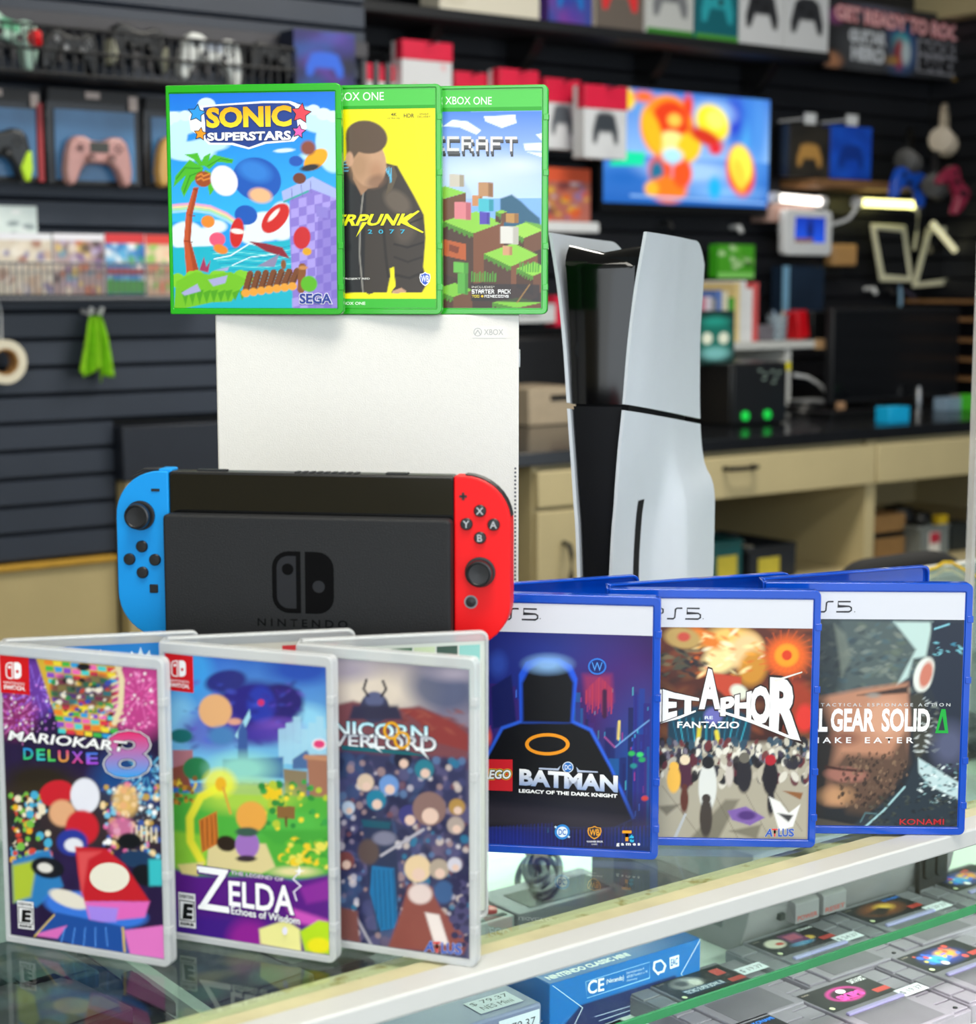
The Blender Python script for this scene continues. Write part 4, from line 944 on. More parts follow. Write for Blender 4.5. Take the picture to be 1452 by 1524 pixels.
def seg_text(A, chars, col, bold):
    L = A.layer
    for ch, xa, xb, t0, b0, t1, b1 in chars:
        A.layer = L; A.text(ch, xa, xb, t0, b0, col, bold, quad=(t1, b1), out=((.035, '#30201c'),))
    A.layer = L + 3
seg_text(A, (('M',-40,72,545,730,575,715), ('E',76,140,572,715,592,690), ('T',138,236,590,700,612,662), ('A',236,330,470,660,500,660), ('P',330,392,612,690,598,690), ('H',392,466,600,690,580,706), ('O',458,550,560,715,555,735), ('R',545,684,520,745,530,800)), '#ffffff', .05)
A.poly([(66,722),(150,690),(222,664),(222,672),(150,702)], '#ffffff'); A.poly([(322,662),(470,706),(690,800),(640,790),(470,722),(322,672)], '#ffffff'); A.text('RE', 262, 298, 690, 704, '#e8f2fa', .02); A.text('FANTAZIO', 142, 414, 714, 742, '#ffffff', .02, quad=(714, 744))
A.poly([(560,532),(684,495),(684,500),(570,540)], '#e8e4dc')
def atlus(A, x0, x1, y0, y1, dy=0):
    w = x1 - x0; L = A.layer
    for ch, a, b, c in (('A',0,.27,'#2a56b8'), ('T',.25,.44,'#d8302c'), ('L',.46,.60,'#2a56b8'), ('U',.60,.80,'#2a56b8'), ('S',.81,1.0,'#2a56b8')):
        A.layer = L; A.text(ch, x0 + w*a, x0 + w*b, y0 + dy*a, y1 + dy*a, c, .03, out=((.018, '#dfe2ea'),), shear=(.18 if ch == 'A' else 0))
atlus(A, 535, 665, 1188, 1224)
p52 = A
# ---- blue case 3: weathered grey and skin tones
A = Art(124, 159, (544, 1387, 148, 153, 1173, 1182), .78, '#1b222c')
A.g(270, 1200, '#2a3440', '#15191e')
A.p([(596,270),(900,270),(1180,280),(1230,440),(1180,520),(1000,580),(900,620),(596,700)], '#4e5c5c', 20)
A.sp(620, 280, 1210, 600, 260, 5, 26, ('#6c7a74','#36464e','#8a9488','#4a6670','#2a343a','#5f6c5c'), 21, .5, .55, 10)
A.p([(596,270),(830,270),(880,420),(850,600),(596,720)], '#1a2228', 50, .7); A.p([(820,290),(870,330),(900,440),(860,520)], '#7a8478', 20, .6)
A.p([(1080,280),(1250,280),(1225,430),(1170,440),(1150,520),(1100,560),(1180,400)], '#b9d4cf', 16); A.e(1220, 510, 44, 78, '#e0e6de', 14, 10); A.e(1228, 510, 26, 58, '#c87864', 14, 12)
A.p([(760,610),(960,570),(1150,545),(1165,700),(1150,900),(1080,1020),(960,1090),(800,1080),(760,900)], '#b98468', 26)
A.p([(596,620),(780,610),(850,800),(820,1000),(760,1195),(596,1195)], '#23201f', 60); A.e(1060, 700, 90, 90, '#d6a284', 0, 60, .8); A.e(880, 790, 60, 30, '#8a5a48', 0, 30); A.p([(930,600),(1150,560),(1150,590),(1000,600)], '#3a2c28', 14)
A.p([(880,860),(1080,870),(1150,760),(1170,900),(1080,1040),(1040,1140),(900,1120),(850,1020),(800,960)], '#4a3a30', 34, .9); A.e(890, 950, 90, 34, '#a06a5c', 4, 16); A.l([(800,915),(860,925),(960,935)], 12, '#3a201c', 8); A.e(850, 1045, 70, 40, '#c39368', 0, 40, .8)
A.sp(860, 850, 1160, 1100, 200, 2, 8, ('#2c221e','#6a5444','#8c7058','#1c1614'), 7, 1.5, .7, 4)
A.p([(1160,600),(1215,590),(1250,700),(1290,800),(1240,830),(1200,900),(1180,780)], '#3c3c34', 14); A.sp(1190, 600, 1290, 850, 50, 4, 14, ('#cfdada','#8a948c','#5a5c50','#e8efee'), 17, .4, .8, 6)
A.p([(1240,280),(1385,280),(1385,760),(1300,700),(1250,560),(1270,450)], '#1d2738', 16); A.l([(1260,310),(1320,290)], 8, '#7fc6d6', 6); A.sp(1260, 370, 1385, 430, 14, 4, 12, ('#3f8ca8','#7fd0e0'), 3, .4, .8, 6)
A.e(1340, 820, 70, 90, '#5a6080', 0, 70, .8)
A.p([(1200,870),(1388,990),(1388,1195),(900,1195),(1000,1120),(1150,1000)], '#23303a', 16); A.p([(1205,875),(1388,985),(1388,1060),(1260,1000),(1210,940)], '#bcd4d6', 10); A.sp(1210, 900, 1380, 1080, 90, 3, 11, ('#8fb4b8','#e2f0f0','#3a5058','#1c262c'), 19, .5, .9, 5)
A.l([(970,1192),(1060,1110),(1150,1005)], 9, '#9cc4c8', 6); A.l([(960,1160),(980,1120),(1030,1125)], 7, '#4a6a70', 5); A.p([(750,1140),(970,1180),(970,1195),(740,1195)], '#4c4740', 8)
A.sp(1000, 1040, 1388, 1190, 120, 3, 12, ('#0c0f12','#3a4038','#1a2226','#4a5048'), 23, .5, .7, 6)
A.e(1000, 600, 30, 12, '#9a948c', 0, 12, .8)
A.band(0, .115, '#d3d6df')
ps5(A, 668, 895, 192, 236, 6.5, dy=0); A.disc(908, 236, 2.2, 2.2, '#26262b', 8)
L = A.layer
for st_, a_, b_ in (('METAL', 560, 802), ('GEAR', 816, 1010), ('SOLID', 1040, 1252)): A.layer = L; A.text(st_, a_, b_, 657, 760, '#ffffff', .035)
A.poly([(1276,766),(1300,660),(1318,660),(1334,766)], '#14a83c'); A.poly([(1290,754),(1306,690),(1318,754)], '#27303a')
A.text('S N A K E', 690, 908, 784, 810, '#f2f2f2', .015); A.text('E A T E R', 968, 1182, 784, 810, '#f2f2f2', .015)
A.text('T A C T I C A L   E S P I O N A G E   A C T I O N', 770, 1338, 634, 648, '#cfd4d6', .01)
A.text('KONAMI', 1132, 1328, 1146, 1172, '#b4242c', .012)
p53 = A
# ---- clear case 1: many-coloured night race
def sw_badge(A, x0, x1, y0, y1, dy):
    A.poly([(x0, y0), (x1, y0 + dy), (x1, y1 + dy), (x0, y1)], '#d4141c')
    w = x1 - x0; h = y1 - y0
    switch_logo(A, x0 + w*.22, x0 + w*.74, y0 + h*.16 + dy*.5, y0 + h*.60 + dy*.5, '#ffffff', '#d4141c')
    A.text('NINTENDO', x0 + w*.14, x0 + w*.84, y0 + h*.68 + dy*.2, y0 + h*.75 + dy*.2, '#ffffff', .0, dyr=dy*.7); A.text('SWITCH.', x0 + w*.14, x0 + w*.86, y0 + h*.78 + dy*.2, y0 + h*.89 + dy*.2, '#ffffff', .03, dyr=dy*.7)
def rating(A, x0, x1, y0, y1, dy):
    w = x1 - x0; h = y1 - y0
    A.poly([(x0, y0), (x1, y0 + dy), (x1, y1 + dy), (x0, y1)], '#f2f2f2'); A.poly([(x0 + w*.05, y0 + h*.22), (x1 - w*.05, y0 + h*.22 + dy), (x1 - w*.05, y0 + h*.82 + dy), (x0 + w*.05, y0 + h*.82)], '#111111')
    A.poly([(x0 + w*.10, y0 + h*.25), (x1 - w*.10, y0 + h*.25 + dy), (x1 - w*.10, y0 + h*.79 + dy), (x0 + w*.10, y0 + h*.79)], '#f2f2f2')
    A.text('E', x0 + w*.22, x0 + w*.80, y0 + h*.30 + dy*.4, y0 + h*.75 + dy*.4, '#111111', .06, shear=.1, dyr=dy*.4); A.text('EVERYONE', x0 + w*.08, x1 - w*.08, y0 + h*.06, y0 + h*.17, '#222222', .02, dyr=dy*.8); A.text('ESRB', x0 + w*.1, x1 - w*.1, y0 + h*.86, y0 + h*.95, '#222222', .04, dyr=dy*.8)
A = Art(101, 160, (14, 608, 136, 194, 1182, 1280), .78, '#2a1c44')
A.rub(.3, 14)
A.e(130, 260, 110, 110, '#6a3aa0', 0, 50); A.e(540, 290, 120, 150, '#c0418a', 0, 60); A.e(60, 350, 80, 90, '#8a2c6a', 0, 50); A.e(480, 620, 120, 120, '#1c4a8a', 0, 90); A.e(150, 600, 140, 60, '#2c241c', 0, 50)
for cx, cy, c in ((545,290,'#f07ac0'), (150,265,'#a07af0'), (70,370,'#e07ac8'), (560,570,'#6ac8f0')):
    for k in range(26):
        a = k*.2417*3.1; r = 30 + (k*31) % 70; A.l([(cx + r*.5*math.cos(a*3), cy + r*.5*math.sin(a*3)), (cx + r*math.cos(a*3), cy + r*math.sin(a*3))], 4, c, 4, .8)
A.sp(420, 200, 600, 420, 150, 2, 6, ('#f9a8dc','#ffffff','#e04a9c','#f070b8'), 3); A.sp(10, 240, 220, 420, 110, 2, 5, ('#d88af0','#ffffff','#a050d0'), 4); A.sp(500, 520, 605, 760, 60, 2, 6, ('#9fe0ff','#ffffff','#3a8ae0'), 5)
A.p([(150,140),(300,160),(460,180),(440,300),(400,420),(240,420),(200,300)], '#d8b03a', 6)
pal = ('#e0364a','#f08a2c','#f4dc3a','#46b84e','#2fa0e0','#8a4ac8','#ef6ab8','#4ad0d0')
for r in range(12):
    for c in range(9):
        x = 150 + c*34 + r*4; y = 150 + r*23 + c*4
        if 150 + r*5 < x < 450 - r*2: A.p([(x, y), (x + 30, y + 3), (x + 31, y + 20), (x + 2, y + 18)], pal[(c + r*2) % 8], 2)
A.e(265, 270, 60, 60, '#3a3048', 0, 20, .8); A.e(380, 270, 70, 60, '#26304c', 0, 20, .8); A.sp(200, 230, 440, 370, 60, 5, 14, ('#2c8a4e','#e0b03a','#3a4ab0','#c0463a','#1c1c24','#efe6d4'), 6, .7)
A.e(335, 182, 26, 14, '#17171c'); A.l([(460,170),(478,230),(470,330),(445,390)], 20, '#e9d9ae', 4)
for k in range(9): A.l([(478, 185 + k*24), (440, 200 + k*24)], 7, '#e9d9ae', 3)
A.p([(0,620),(300,600),(610,720),(610,860),(0,860)], '#3a3020', 40, .7); A.sp(30, 640, 180, 900, 120, 5, 16, ('#f0b428','#d84a3a','#2a2a2c','#f4e6c8','#4ab0d8','#7ac04a'), 8); A.sp(390, 620, 600, 900, 140, 4, 14, ('#f6d9a4','#e86aa4','#ffffff','#3a5aa8','#c8a050','#7ac8e8'), 9)
for k in range(6): A.l([(500 + k*18, 770 + k*3), (500 + k*18, 820 + k*3)], 8, '#e8dcc0', 3)
A.e(480, 680, 50, 60, '#f0c070', 0, 20, .8); A.e(460, 780, 50, 40, '#e07aa8', 0, 20, .8)
# plain red and blue rounded shapes where the driver sits, then the sled
A.e(215, 650, 68, 48, '#cf2230', -12, 6); A.e(235, 725, 52, 50, '#e8ae82', 0, 14); A.e(325, 660, 56, 66, '#ececf6', 0, 8); A.e(310, 780, 64, 66, '#cf2230', 0, 12); A.e(270, 835, 60, 50, '#2a3a9c', 0, 12); A.e(275, 845, 36, 26, '#ececf4', 0, 8)
A.p([(30,900),(180,860),(230,1000),(120,1080),(30,1060)], '#2f7fc0', 12); A.p([(30,920),(130,900),(100,1040),(30,1060)], '#b4c838', 16); A.e(170, 930, 66, 40, '#1a1c24', 10, 8); A.e(160, 930, 30, 18, '#e8e4dc', 10, 6); A.e(520, 900, 66, 34, '#1f3c60', 10, 8); A.e(545, 960, 50, 40, '#15181f', 20, 8); A.e(490, 830, 46, 30, '#14171c', 0, 8)
A.e(350, 1090, 200, 62, '#3a7ae0', 10, 10); A.e(250, 1050, 80, 30, '#ece4d4', 20, 8); A.p([(560,900),(612,900),(612,1000),(560,1000)], '#3ac0c8', 10)
A.p([(280,850),(400,860),(470,920),(560,1060),(310,1060),(290,960)], '#c8202c', 6); A.p([(290,870),(380,870),(330,900),(300,1040)], '#e85a5c', 16, .8); A.p([(310,1060),(560,1060),(540,1120),(330,1140)], '#e86ac0', 8); A.p([(320,1075),(440,1085),(430,1138),(332,1138)], '#a88af0', 10)
A.p([(110,1180),(200,1100),(620,1190),(620,1280),(400,1260)], '#2050a0', 8); A.p([(120,1180),(240,1150),(200,1200),(120,1190)], '#e070c0', 6); A.p([(460,1170),(612,1150),(612,1280),(480,1262)], '#e878c8', 8)
for k in range(5): A.l([(230 + k*40, 1160), (210 + k*46, 1230)], 4, '#5a9af0', 4)
A.l([(110,1190),(190,1110)], 6, '#e0c060', 4); A.l([(455,1160),(460,1250)], 8, '#e0c060', 4)
A.disc(410, 968, 76, 56, '#f0ead8', 28)           # plain cream roundel
sw_badge(A, 6, 124, 134, 272, 12); rating(A, 46, 110, 1052, 1158, 8)
L = A.layer
for ch, a, b, c, c2 in (('D',92,132,'#2f8ae0','#3ac86a'), ('E',144,178,'#3ac86a','#3ac0d0'), ('L',188,218,'#b0c838','#3ac86a'), ('U',228,270,'#e04a8a','#e0a03a'), ('X',280,326,'#8a5ae0','#e04a8a'), ('E',336,382,'#3a7ae0','#b04ae0')):
    A.layer = L; A.text(ch, a, b, 478 + (a - 92)*.08, 522 + (a - 92)*.08, c, .03, grad=c2, out=((.04, '#141420'),))
A.text('8', 404, 572, 420, 592, '#e8246a', .02, grad='#2fa4f0', shear=.06, out=((.022, '#ffffff'), (.012, '#20204a')))
A.text('MARIOKART', 34, 484, 412, 448, '#ffffff', .022, quad=(458, 496), shear=.3, out=((.03, '#1c1c24'),))
sw1 = A
# ---- clear case 2: storybook valley under a purple band
A = Art(101, 160, (54, 743, 151, 212, 1337, 1442), .78, '#2f6ac0')
A.g(140, 700, '#2f62c4', '#7cc6e8'); A.rub(.05, 12)
A.e(150, 230, 110, 120, '#3f9ae0', 0, 60); A.e(640, 220, 130, 60, '#2a4fb0', 0, 50); A.e(640, 460, 130, 90, '#8fd0ee', 0, 50); A.e(120, 420, 60, 90, '#7fc4ee', 0, 50)
A.e(440, 400, 190, 130, '#2a2480', 0, 40); A.e(320, 270, 90, 46, '#2a2f7c', -10, 14); A.e(560, 350, 90, 70, '#2a2470', 10, 20); A.e(470, 370, 60, 80, '#2b3aa8', 0, 20); A.e(250, 480, 120, 80, '#5a4ab8', 0, 60, .7); A.e(540, 470, 90, 40, '#8a5ac8', 0, 40, .7); A.e(490, 500, 120, 40, '#4a3aa4', 0, 40, .8)
A.sp(120, 260, 640, 560, 70, 5, 22, ('#3a2c90','#6a4ac0','#241c6c','#4a5ad0'), 14, .5, .5, 12)
A.e(470, 360, 14, 14, '#d0306a', 0, 6)
A.e(272, 395, 72, 70, '#e6ae78', 0, 10); A.e(300, 500, 60, 40, '#4a80b8', 0, 24); A.p([(355,500),(420,390),(425,420),(375,520)], '#9fd4e6', 4); A.e(355, 440, 30, 14, '#e0a088', 0, 8)
for k in range(7): A.p([(540 + k*32, 470 - (k % 3)*26), (572 + k*32, 470 - (k % 3)*26), (572 + k*32, 620), (540 + k*32, 620)], '#a9d6ea', 3, .8)
A.p([(80,560),(170,560),(170,640),(80,660)], '#b0727c', 6); A.p([(60,640),(140,620),(160,720),(60,720)], '#8a4a3c', 8); A.e(185, 640, 60, 50, '#2a7a4a', 0, 8); A.e(120, 500, 50, 30, '#1c6a6a', 0, 10)
A.p([(300,600),(560,590),(560,680),(300,670)], '#2f5a9c', 10); A.p([(370,480),(390,440),(408,480),(412,640),(365,640)], '#3a5a9c', 6)
A.e(385, 640, 130, 60, '#9fe8d0', 0, 60, .8)
A.p([(560,640),(660,650),(660,800),(570,790)], '#8a7a60', 6); A.p([(600,600),(660,560),(700,640),(600,640)], '#4a6a9c', 6); A.p([(660,580),(748,580),(748,840),(670,830)], '#a4705a', 6); A.l([(655,590),(748,596)], 20, '#c08a6a', 4)
A.p([(52,740),(748,760),(748,1120),(52,1100)], '#4fae3e', 14); A.e(400, 760, 200, 70, '#b8d84a', 0, 50, .8); A.e(560, 880, 160, 60, '#54b848', 0, 30); A.p([(52,900),(250,930),(200,1090),(52,1090)], '#8ac83a', 20); A.p([(440,900),(748,900),(748,1000),(520,960)], '#46a53c', 20)
A.sp(80, 680, 180, 790, 30, 4, 14, ('#c88a2c','#8a5a2c','#f0d040','#3a8a3a'), 15); A.e(510, 740, 44, 36, '#f0c824', 0, 6); A.sp(460, 690, 740, 900, 50, 5, 18, ('#2f8a3c','#f0d83a','#3aa048','#b8c83a'), 16)
A.p([(530,800),(608,800),(606,856),(530,850)], '#8a6238', 3); A.l([(568,850),(570,885)], 10, '#6a4a2c', 3)
A.p([(230,960),(480,960),(520,1060),(460,1090),(220,1060)], '#e0cf96', 10); A.p([(190,860),(270,820),(275,960),(200,1000)], '#c8722c', 6)
for k in range(4): A.l([(205 + k*20, 860 - k*8), (208 + k*20, 985 - k*12)], 5, '#8a4a1c', 3)
A.l([(290,715),(200,760),(150,850),(150,950),(200,1040)], 34, '#f4e83a', 12, .9); A.e(285, 700, 70, 60, '#f0f03a', 0, 30, .85); A.e(290, 705, 24, 30, '#f0b428', 0, 8); A.l([(300,720),(330,830)], 10, '#e0a040', 4)
A.e(310, 960, 44, 34, '#2c2018', 10, 8); A.e(400, 965, 52, 60, '#a070c0', 0, 8); A.e(420, 845, 66, 66, '#eaa648', 0, 10); A.e(400, 910, 50, 20, '#3a5a4c', 0, 8); A.e(395, 1025, 44, 14, '#3a2c34', 0, 6)
A.sp(550, 950, 740, 1060, 70, 8, 24, ('#3a9a34','#f0cc2c','#5ab83a','#e8dc5a'), 18, .8)
A.p([(52,1060),(180,1100),(520,1100),(600,1120),(748,1090),(748,1450),(52,1450)], '#5a1c84', 20); A.p([(52,1250),(500,1290),(500,1450),(52,1450)], '#3a1c84', 60, .8); A.e(400, 1380, 90, 90, '#a8249c', 0, 60, .7); A.p([(620,1150),(748,1110),(748,1200),(650,1220)], '#8a2a9c', 20); A.p([(560,1230),(740,1290),(748,1330),(600,1300)], '#e05ac8', 20, .8)
A.e(600, 1080, 90, 20, '#e8dca0', 0, 20); A.p([(90,1050),(210,1040),(180,1100),(110,1090)], '#e4d488', 10)
A.p([(445,1330),(560,1290),(620,1330),(625,1430),(450,1395)], '#f2ec9a', 10); A.p([(620,1340),(700,1290),(748,1300),(748,1440),(640,1425)], '#b8dc24', 10); A.e(700, 1400, 50, 34, '#f0e420', 0, 14)
A.e(712, 535, 30, 24, '#f4f0f8', 0, 4); A.e(712, 535, 24, 18, '#e0407a', 0, 4)
sw_badge(A, 56, 180, 150, 305, 14); rating(A, 92, 168, 1168, 1318, 10)
A.text('THE LEGEND OF', 328, 556, 1076, 1092, '#e8d8f4', .01, dyr=30, out=((.03, '#5a2c74'),))
A.text('Z', 180, 318, 1058, 1236, '#ffffff', .0, quad=(1078, 1256), out=((.03, '#5a1c84'),)); A.text('ELDA', 318, 600, 1118, 1226, '#ffffff', .02, quad=(1142, 1268), out=((.03, '#5a1c84'),))
A.stroke([(180,1062),(316,1080)], 16, '#ffffff'); A.stroke([(182,1232),(320,1252)], 16, '#ffffff'); A.stroke([(300,1090),(205,1226)], 22, '#ffffff')
A.text('Echoes of Wisdom', 328, 624, 1228, 1262, '#ffffff', .015, quad=(1276, 1308), out=((.03, '#3a1c6c'),))
A.stroke([(625,1080),(598,1110),(630,1140),(600,1165),(612,1205)], 6, '#ece4f8'); A.star(625, 1075, 22, '#ffffff', 0, .3, 4); A.disc(560, 1335, 12, 18, '#ece8f8', 14)
sw2 = A
# ---- clear case 3: storm clouds above a crowd in muted armour colours
A = Art(101, 160, (-83, 626, 159, 215, 1364, 1462), .78, '#6a6480')
A.g(150, 460, '#8a8498', '#857c90'); A.e(230, 320, 200, 110, '#e4d6c4', 0, 120, .9); A.e(520, 300, 140, 90, '#4c5878', 10, 60, .8); A.e(560, 230, 90, 30, '#a49cae', 0, 40); A.e(100, 220, 120, 40, '#a49aa8', 0, 50); A.rub(.08, 12)
A.p([(60,370),(140,350),(300,390),(420,370),(540,420),(622,460),(622,640),(60,640)], '#7a4850', 16); A.p([(330,380),(440,385),(560,440),(622,490),(622,560),(470,520),(420,440)], '#8c3c3c', 12); A.sp(300, 390, 600, 480, 30, 6, 26, ('#a45a4c','#6a2c34','#8a4440'), 4, .3, .6, 10)
A.e(232, 380, 62, 66, '#3a3c58', 0, 8); A.e(232, 345, 40, 34, '#5a6084', 0, 10); A.p([(140,370),(330,370),(350,430),(120,430)], '#33324a', 16)
A.l([(205,330),(186,300),(198,262)], 10, '#26242e', 4); A.l([(262,330),(282,300),(268,266)], 10, '#26242e', 4)
A.p([(60,560),(622,600),(622,1470),(-78,1400)], '#35385c', 30)
A.sp(-78, 590, 622, 1400, 420, 10, 34, ('#2a2c4c','#4a4c78','#5c5880','#24284a','#6a5c78','#3c5078'), 31, 1.2, .7, 10)
A.sp(-78, 600, 622, 1380, 260, 6, 18, ('#c8c0cc','#8a7c94','#a88c8c','#5a7ca8','#2a7aa0','#d8c8c0','#7a4c54','#e4dce0'), 32, 1.1, .75, 7)
for x, y, r, c in ((350,600,38,'#22243c'), (440,640,40,'#2c7c90'), (190,700,36,'#d8c0a8'), (290,710,42,'#6a94d0'), (235,775,42,'#1f7c9c'), (375,840,44,'#3c3c7c'), (460,810,70,'#8a6c68'), (410,1070,56,'#e4c8a0'), (500,1070,42,'#b0a090'), (565,1050,30,'#d0ccd8'), (100,1040,38,'#7a4444'), (570,880,36,'#b0a098'), (575,800,34,'#b08a4c'), (115,810,28,'#b8c8dc')):
    A.e(x, y, r, r*1.05, c, 0, 8); A.e(x + 4, y + r*.45, r*.5, r*.5, '#e4c4b4', 0, 6)
A.p([(175,850),(300,850),(330,1080),(320,1330),(240,1350),(200,1150)], '#2a3454', 10); A.p([(215,1060),(310,1070),(325,1330),(250,1345),(205,1180)], '#1c70a8', 8); A.p([(170,860),(300,870),(290,900),(180,890)], '#1a5468', 8)
for k in range(5): A.l([(225 + k*20, 1080), (235 + k*20, 1330)], 5, '#14527c', 5)
A.e(200, 1000, 46, 56, '#5a4a48', 0, 16); A.e(270, 940, 50, 30, '#7c7c94', 0, 14); A.l([(255,1015),(435,900)], 12, '#b4b0bc', 5); A.l([(130,1260),(210,1410)], 12, '#a8a4b0', 6)
A.p([(370,1140),(470,1150),(500,1230),(620,1380),(600,1440),(280,1420),(340,1250)], '#8a4a44', 14); A.p([(440,1260),(500,1270),(540,1400),(480,1400)], '#e8dcd8', 10); A.e(420, 1180, 50, 44, '#e0ccc8', 0, 14); A.p([(60,1240),(150,1260),(160,1400),(60,1380)], '#7c4c48', 14); A.e(520, 1170, 40, 50, '#3a5c8c', 0, 12)
A.sp(560, 1100, 622, 1400, 40, 8, 20, ('#2c2c50','#4c4870'), 40)
A.text('UNICORN', -20, 455, 430, 500, '#a8e0ee', .02, quad=(456, 520), grad='#ffffff', out=((.035, '#1c4458'),))
A.text('OVERLORD', -30, 492, 492, 540, '#b8bcc8', .015, quad=(500, 566), grad='#ffffff', out=((.035, '#1c3c50'),))
A.poly([(90,540),(380,565),(470,585),(380,580),(90,560)], '#1c6470'); A.poly([(405,545),(462,600),(430,545)], '#e4ecf0'); A.poly([(195,530),(265,572),(230,530)], '#e4ecf0')
for cx, cy in ((304,476), (348,516)): A.stroke([(cx + 30*math.cos(k*math.pi/10), cy + 33*math.sin(k*math.pi/10)) for k in range(21)], 11, '#e8a820')
atlus(A, 436, 596, 1384, 1432, 12)
sw3 = A
# ---- place them
def hinge_from(right, y_right, w, yaw): return (right - w*math.cos(math.radians(yaw)), y_right + w*math.sin(math.radians(yaw)))
wx = .1345; zx_ = PT + hC + .0004
MX = (.0025, .0046, .0062, .0048)
for (pxr, Yr, art, lb) in ((511, 1.332, xb1, 'green game case with blue seaside cover and yellow title, leftmost on the slab console'),
                       (658.5, 1.338, xb2, 'green game case with yellow cover and dark jacketed figure on the slab console'),
                       (815.5, 1.342, xb3, 'green game case with blocky grass hill cover, rightmost on the slab console')):
    xr = on_yw(pxr, 300, Yr)[0]; hg = hinge_from(xr, Yr, wx, 8)
    make_case(lb, hg, zx_, 8, 11, art, wx, .171, MX if art is xb1 else (.0025, .0046, .0030, .0048), M_XB, .013, GX)
wp = .136; MP = (.0042, .0050, .0062, .0056)
for (pr, yaw, yb, art, lb) in (((979, 1278), 8.5, 21.5, p51, 'blue game case with a dark night city cover and an orange oval'),
                           ((1211, 1260), 3, 21, p52, 'blue game case with a fiery sky above a pale crowd cover'),
                           ((1432, 1241), 2, 23.5, p53, 'blue game case with a weathered grey and skin toned cover, rightmost blue case')):
    xr, Yr = on_zw(pr[0], pr[1], CT); hg = hinge_from(xr, Yr, wp, yaw)
    make_case(lb, hg, CT + .0008, yaw, yb, art, wp, .171, MP, M_PS, .013, GP)
ws = .1065; MSW = (.0030, .0040, .0062, .0042)
for i, (pr, art, lb) in enumerate((((260, 1438), sw1, 'clear game case with a colourful night race cover at the counter front'),
                       ((505, 1432), sw2, 'clear game case with a green valley and purple band cover'),
                       ((713, 1438), sw3, 'clear game case with a grey cloud and crowd cover'))):
    xr, Yr = on_zw(pr[0], pr[1], CT); hg = hinge_from(xr, Yr, ws, 21.5)
    B = Art(101, 160, (0, 100, 0, 0, 160, 160), 1.6, ('#1a86d8', '#d8d4c8', '#d6dcd2')[i])
    if i == 0:
        for k in range(5):
            x = 18 + k*22; B.poly([(x, 10), (x + 2, 4), (x + 5, 8), (x + 7, 2), (x + 9, 8), (x + 12, 4), (x + 13, 10)], '#d8ecf8'); B.disc(x + 7, 13, 3, 2, '#d8ecf8', 10)
    elif i == 1: B.poly([(60, 2), (92, 2), (92, 14), (60, 14)], '#d8343c')
    else:
        for k, c in enumerate(('#7fb4a0', '#e8e4d4', '#3a6a4a', '#c8d8b0', '#2c4c3c', '#8ac8c0')): B.poly([(20 + k*13, 2), (32 + k*13, 2), (32 + k*13, 40), (20 + k*13, 40)], c)
    make_case(lb, hg, CT + .0008, 21.5, 13.6, art, ws, .170, MSW, M_SW, .0095, GS, B, T=.004)
# ------------------------------------------------------------------ inside the glass counter
M_NESL = mat('light_grey_plastic', '#b9b4b6', 0.5, bump=.1, bscale=900); M_NESD = mat('warm_grey_plastic', '#8b8587', 0.55, bump=.1, bscale=900)
M_CART = mat('cartridge_grey', '#78747b', 0.5, var=.05, bump=.1, bscale=800); M_CARTD = mat('cartridge_recess', '#5f5d62', 0.55); M_LAV = mat('lavender_plastic', '#9d97c0', 0.45)
M_BLUEBOX = mat('blue_box_card', '#0a73c4', 0.3, coat=.3, var=.02); M_GBOX = mat('grey_blue_box_card', '#7f82a2', 0.4, var=.03)
zt = ZS + .0014
# grey front-loading console
nu, nn = on_z(1129, 1437, ZS)
nn += .016; nes = thing('retro_game_console', 'boxy two-tone grey retro game console on the paper inside the glass counter', 'game console', W(nu, nn, zt), YAW)
WN, DN = .285, .215
obj('lower_shell', MB().prism([(.012, 0), (0, .030), (-.006, .058), (-.006, .060), (DN, .060), (DN, 0)], 0, WN, 'x'), M_NESD, nes, bevel=.001)
obj('upper_shell', MB().prism([(-.008, .0605), (-.008, .098), (DN, .098), (DN, .0605)], -.001, WN + .001, 'x'), M_NESL, nes, bevel=.0015)
def on_front(px, py):
    u_, z_ = on_n(px, py, nn - .004); return u_ - nu, z_ - zt
for k, (px, py, nm) in enumerate(((1191, 1382, 'POWER'), (1232, 1366, 'RESET'))):
    a, c = on_front(px, py); c = .034
    bt = obj('button', MB().prism([(-.012, c - .010), (-.012, c + .008), (-.009, c + .010), (.003, c + .010), (.006, c - .010)], a - .0155, a + .0155, 'x'), M_NESD, nes, bevel=.0006)
    A = Art(30, 8, (0, 30, 0, 0, 8, 8), 4, '#8b8587'); A.text(nm, 2, 28, 2, 6.4, '#b4463c', .01); A.build('lettering', bt, (a - .015, -.0123, c - .009), m=INK_BG, sheet=False)
a, c = on_front(1163, 1392); obj('status_light', MB().box(a - .003, a + .003, -.005, .0, .028, .034), M_BLACK, nes)
a0, _ = on_front(1372, 1300); a0 = min(a0, .225)
pp = obj('port_panel', MB().box(a0, a0 + .042, -.0095, -.004, .006, .092), mat('port_black', '#241f20', .5), nes, bevel=.0006)
for x in (a0 + .012, a0 + .030): obj('controller_port', MB().prism(rrect(x - .007, x + .007, .028, .066, .004, 4), -.0125, -.009), mat('port_dark', '#141112', .5), pp, bevel=.0008)
obj('vent_side', MB().box(-.0012, 0.0, .03, .18, .02, .05), M_CARTD, nes)
